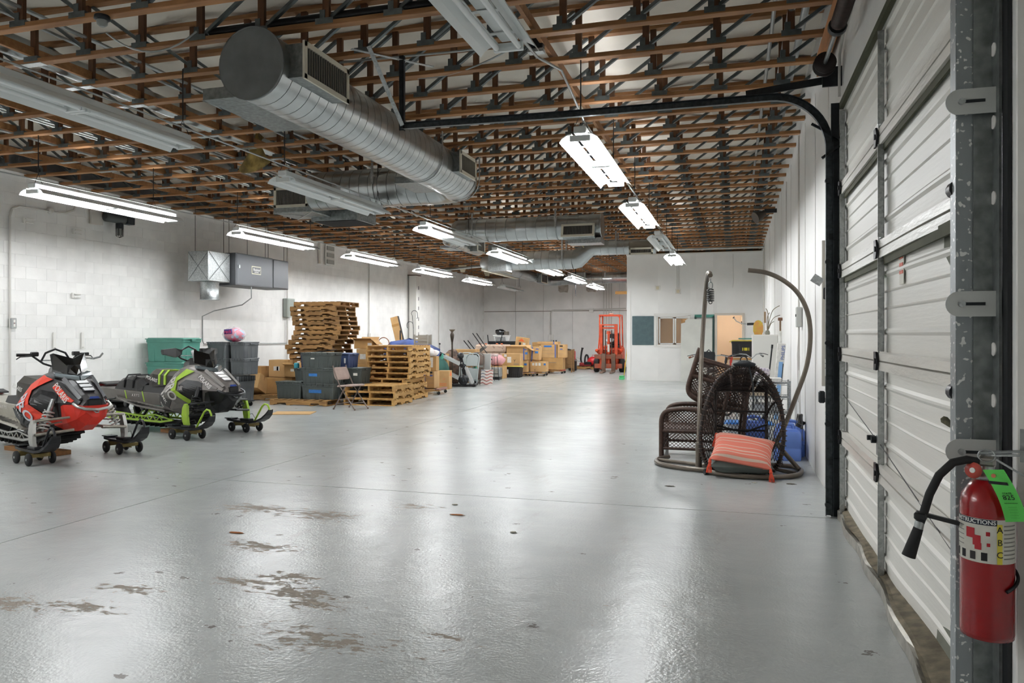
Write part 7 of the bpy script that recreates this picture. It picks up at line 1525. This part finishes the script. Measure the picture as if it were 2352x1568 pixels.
# ================================================================== forklift
K_OR = mat('forklift_orange', '#d9532a', .5, col2='#b8401f', scale=5, lo=.3, hi=.6); K_RUST = mat('rusty_carriage', '#7b5a4b', .8, col2='#a8492c', scale=5); K_FORK = mat('worn_fork', '#5a514a', .6, col2='#75543f', scale=4)
t = thing('forklift', 'old orange forklift with lowered forks parked by the partition corner', 'forklift', (-4.72, 29.75, 0), math.radians(3))
for s in (-1, 1):
    x = s*.29
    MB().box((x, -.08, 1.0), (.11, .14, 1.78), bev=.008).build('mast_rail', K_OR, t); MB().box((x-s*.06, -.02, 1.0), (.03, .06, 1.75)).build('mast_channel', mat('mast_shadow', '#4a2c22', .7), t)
MB().box((0, -.08, 1.86), (.66, .1, .05)).build('mast_crosshead', K_OR, t); MB().box((0, -.08, 1.74), (.6, .08, .06)).build('mast_crosshead', K_OR, t)
MB().cyl((0, -.1, .35), (0, -.1, 1.2), .055, n=14).build('lift_cylinder', K_OR, t); MB().cyl((0, -.1, 1.2), (0, -.1, 1.5), .045, n=14).cyl((0, -.1, 1.5), (0, -.1, 1.62), .09, .075, n=14).cyl((0, -.1, 1.14), (0, -.1, 1.2), .07, n=14).build('lift_ram', K_OR, t)
MB().box((0, -.16, .95), (.08, .01, .3)).build('warning_plate', M_PAPER, t)
for x in (-.12, .12): MB().box((x, -.12, 1.0), (.035, .03, 1.3)).build('lift_chain', mat('chain_brown', '#4b3a30', .7, .3), t)
MB().box((0, -.22, .62), (1.08, .06, .17), bev=.006).build('carriage_bar', K_RUST, t); MB().box((0, -.22, .25), (1.08, .06, .18), bev=.006).build('carriage_bar', K_RUST, t)
for x in (-.18, .2):
    fk = MB().box((x, -.28, .38), (.16, .05, .72), bev=.006); fk.loft([[(x-.08, -.3, .02), (x+.08, -.3, .02), (x+.08, -.3, .065), (x-.08, -.3, .065)], [(x-.08, -.9, .015), (x+.08, -.9, .015), (x+.08, -.9, .05), (x-.08, -.9, .05)], [(x-.05, -1.25, .012), (x+.05, -1.25, .012), (x+.05, -1.25, .022), (x-.05, -1.25, .022)]]); fk.build('fork', K_FORK, t)
for x in (-.5, .5):
    MB().lathe([(.12, -.1), (.24, -.1), (.265, -.06), (.265, .06), (.24, .1), (.12, .1)], 24, (x, .15, .265), (1, 0, 0)).build('front_tyre', M_RUBBER, t); MB().lathe([(.05, -.11), (.13, -.1), (.13, .1), (.05, .11)], 16, (x, .15, .265), (1, 0, 0)).build('wheel_rim', K_OR, t); MB().lathe([(.1, -.08), (.2, -.07), (.2, .07), (.1, .08)], 20, (x*.9, 1.55, .2), (1, 0, 0)).build('rear_tyre', M_RUBBER, t)
MB().loft([[(x, y, z) for x, z in ((-.42, .3), (.42, .3), (.45, .7), (.4, .95), (-.4, .95), (-.45, .7))] for y in (.2, .5)]).build('cowl', K_OR, t); MB().box((0, .9, .62), (.9, 1.0, .6), bev=.05).build('chassis', K_OR, t); MB().loft([[(x, y, z) for x, z in ((-.46, .3), (.46, .3), (.46, zt), (.36, zt+.08), (-.36, zt+.08), (-.46, zt))] for y, zt in ((1.2, .9), (1.6, .95), (1.9, .85), (1.98, .6))]).build('counterweight', K_OR, t)
MB().box((0, .15, .82), (.98, .12, .18), bev=.02).build('dash', K_OR, t)
for s in (-1, 1): MB().tube([(s*.44, .2, .85), (s*.4, .25, 1.4), (s*.4, .3, 2.24)], .028, 6).tube([(s*.42, 1.45, .95), (s*.4, 1.3, 2.24)], .028, 6).build('guard_post', K_OR, t); MB().lathe([(.02, -.03), (.07, -.02), (.07, .02), (.02, .03)], 14, (s*.48, .05, .85), (0, 1, 0)).build('work_lamp', K_OR, t)
MB().box((0, .28, 2.25), (.86, .05, .05)).box((0, 1.32, 2.25), (.86, .05, .05)).box((-.4, .8, 2.25), (.05, 1.04, .05)).box((.4, .8, 2.25), (.05, 1.04, .05)).build('overhead_guard', K_OR, t)
for i in range(5): MB().box((-.3+i*.15, .8, 2.26), (.02, 1.04, .03)).build('guard_bar', K_OR, t)
for s in (-1, 1): MB().bar((s*.4, .28, 2.14), (s*.3, .28, 2.24), .03, .03, up=(0, 1, 0)).build('corner_gusset', K_OR, t)
MB().box((.05, .28, 2.3), (.2, .1, .04), bev=.01).build('beacon', mat('beacon_peach', '#e0a088', .4), t)
MB().lathe([(.02, -.01), (.17, -.012), (.185, 0), (.17, .012)], 18, (-.02, .55, 1.25), (0, -.5, .86)).build('steering_wheel', M_BLACK, t); MB().loft([rr(.42, .4, .06, .95, cx=.1, cy=1.05), rr(.44, .42, .06, 1.05, cx=.1, cy=1.05)]).build('seat', M_BLACK, t); MB().box((.12, 1.25, 1.3), (.42, .1, .5), bev=.04).build('seat_back', M_BLACK, t)
MB().cyl((.2, .45, .95), (.25, .4, 1.3), .012, n=6).build('control_lever', M_DARKST, t)
MB().tube([(.3, 0, .9), (.38, 0, .6), (.42, .1, .45)], .02, 6).build('hydraulic_hose', M_BLACK, t)
t = thing('push_broom', 'green and yellow broom leaning at the partition corner', 'broom', (-3.55, 25.1, 0)); MB().cyl((.05, .15, .12), (.16, .25, 1.2), .014, n=6).build('handle', mat('broom_yellow', '#c7a62c', .5), t); MB().box((0, 0, .1), (.14, .3, .05), bev=.01).build('block', mat('broom_green', '#3aa35c', .6), t); MB().box((0, 0, .04), (.16, .32, .08), bev=.02).build('bristles', mat('broom_bristle', '#56c07d', .8), t)
t = thing('wall_rack_tool', 'dark pole with yellow tip standing behind the forklift', 'pole', (-3.75, 30.8, 0)); MB().cyl((0, 0, 0), (0, 0, 1.35), .03, n=8).build('pole', M_DARKST, t); MB().cyl((0, 0, 1.0), (0, 0, 1.15), .05, n=8).build('collar', mat('tip_yellow', '#c7b052', .5), t)
# litter on the floor
for i, (x, y) in enumerate(((.2, 8.02), (-.6, 7.6), (-2.2, 5.9), (-2.35, 6.25), (.55, 8.05), (-3.6, 4.9), (-1.6, 5.5), (.05, 2.95), (-.55, 2.45), (-1.25, 2.62))):
    tag(blob(.025+.02*(i % 3), .02, .004, i, .3, 10, 5).build('debris', (mat('debris_pale', '#b9b4a6', .9), mat('debris_dark', '#5d564c', .9), mat('debris_rust', '#a8683a', .9))[i % 3], None, (x, y, .0)), 'small crumb of litter lying on the painted floor', 'litter', 'litter crumbs on the floor')
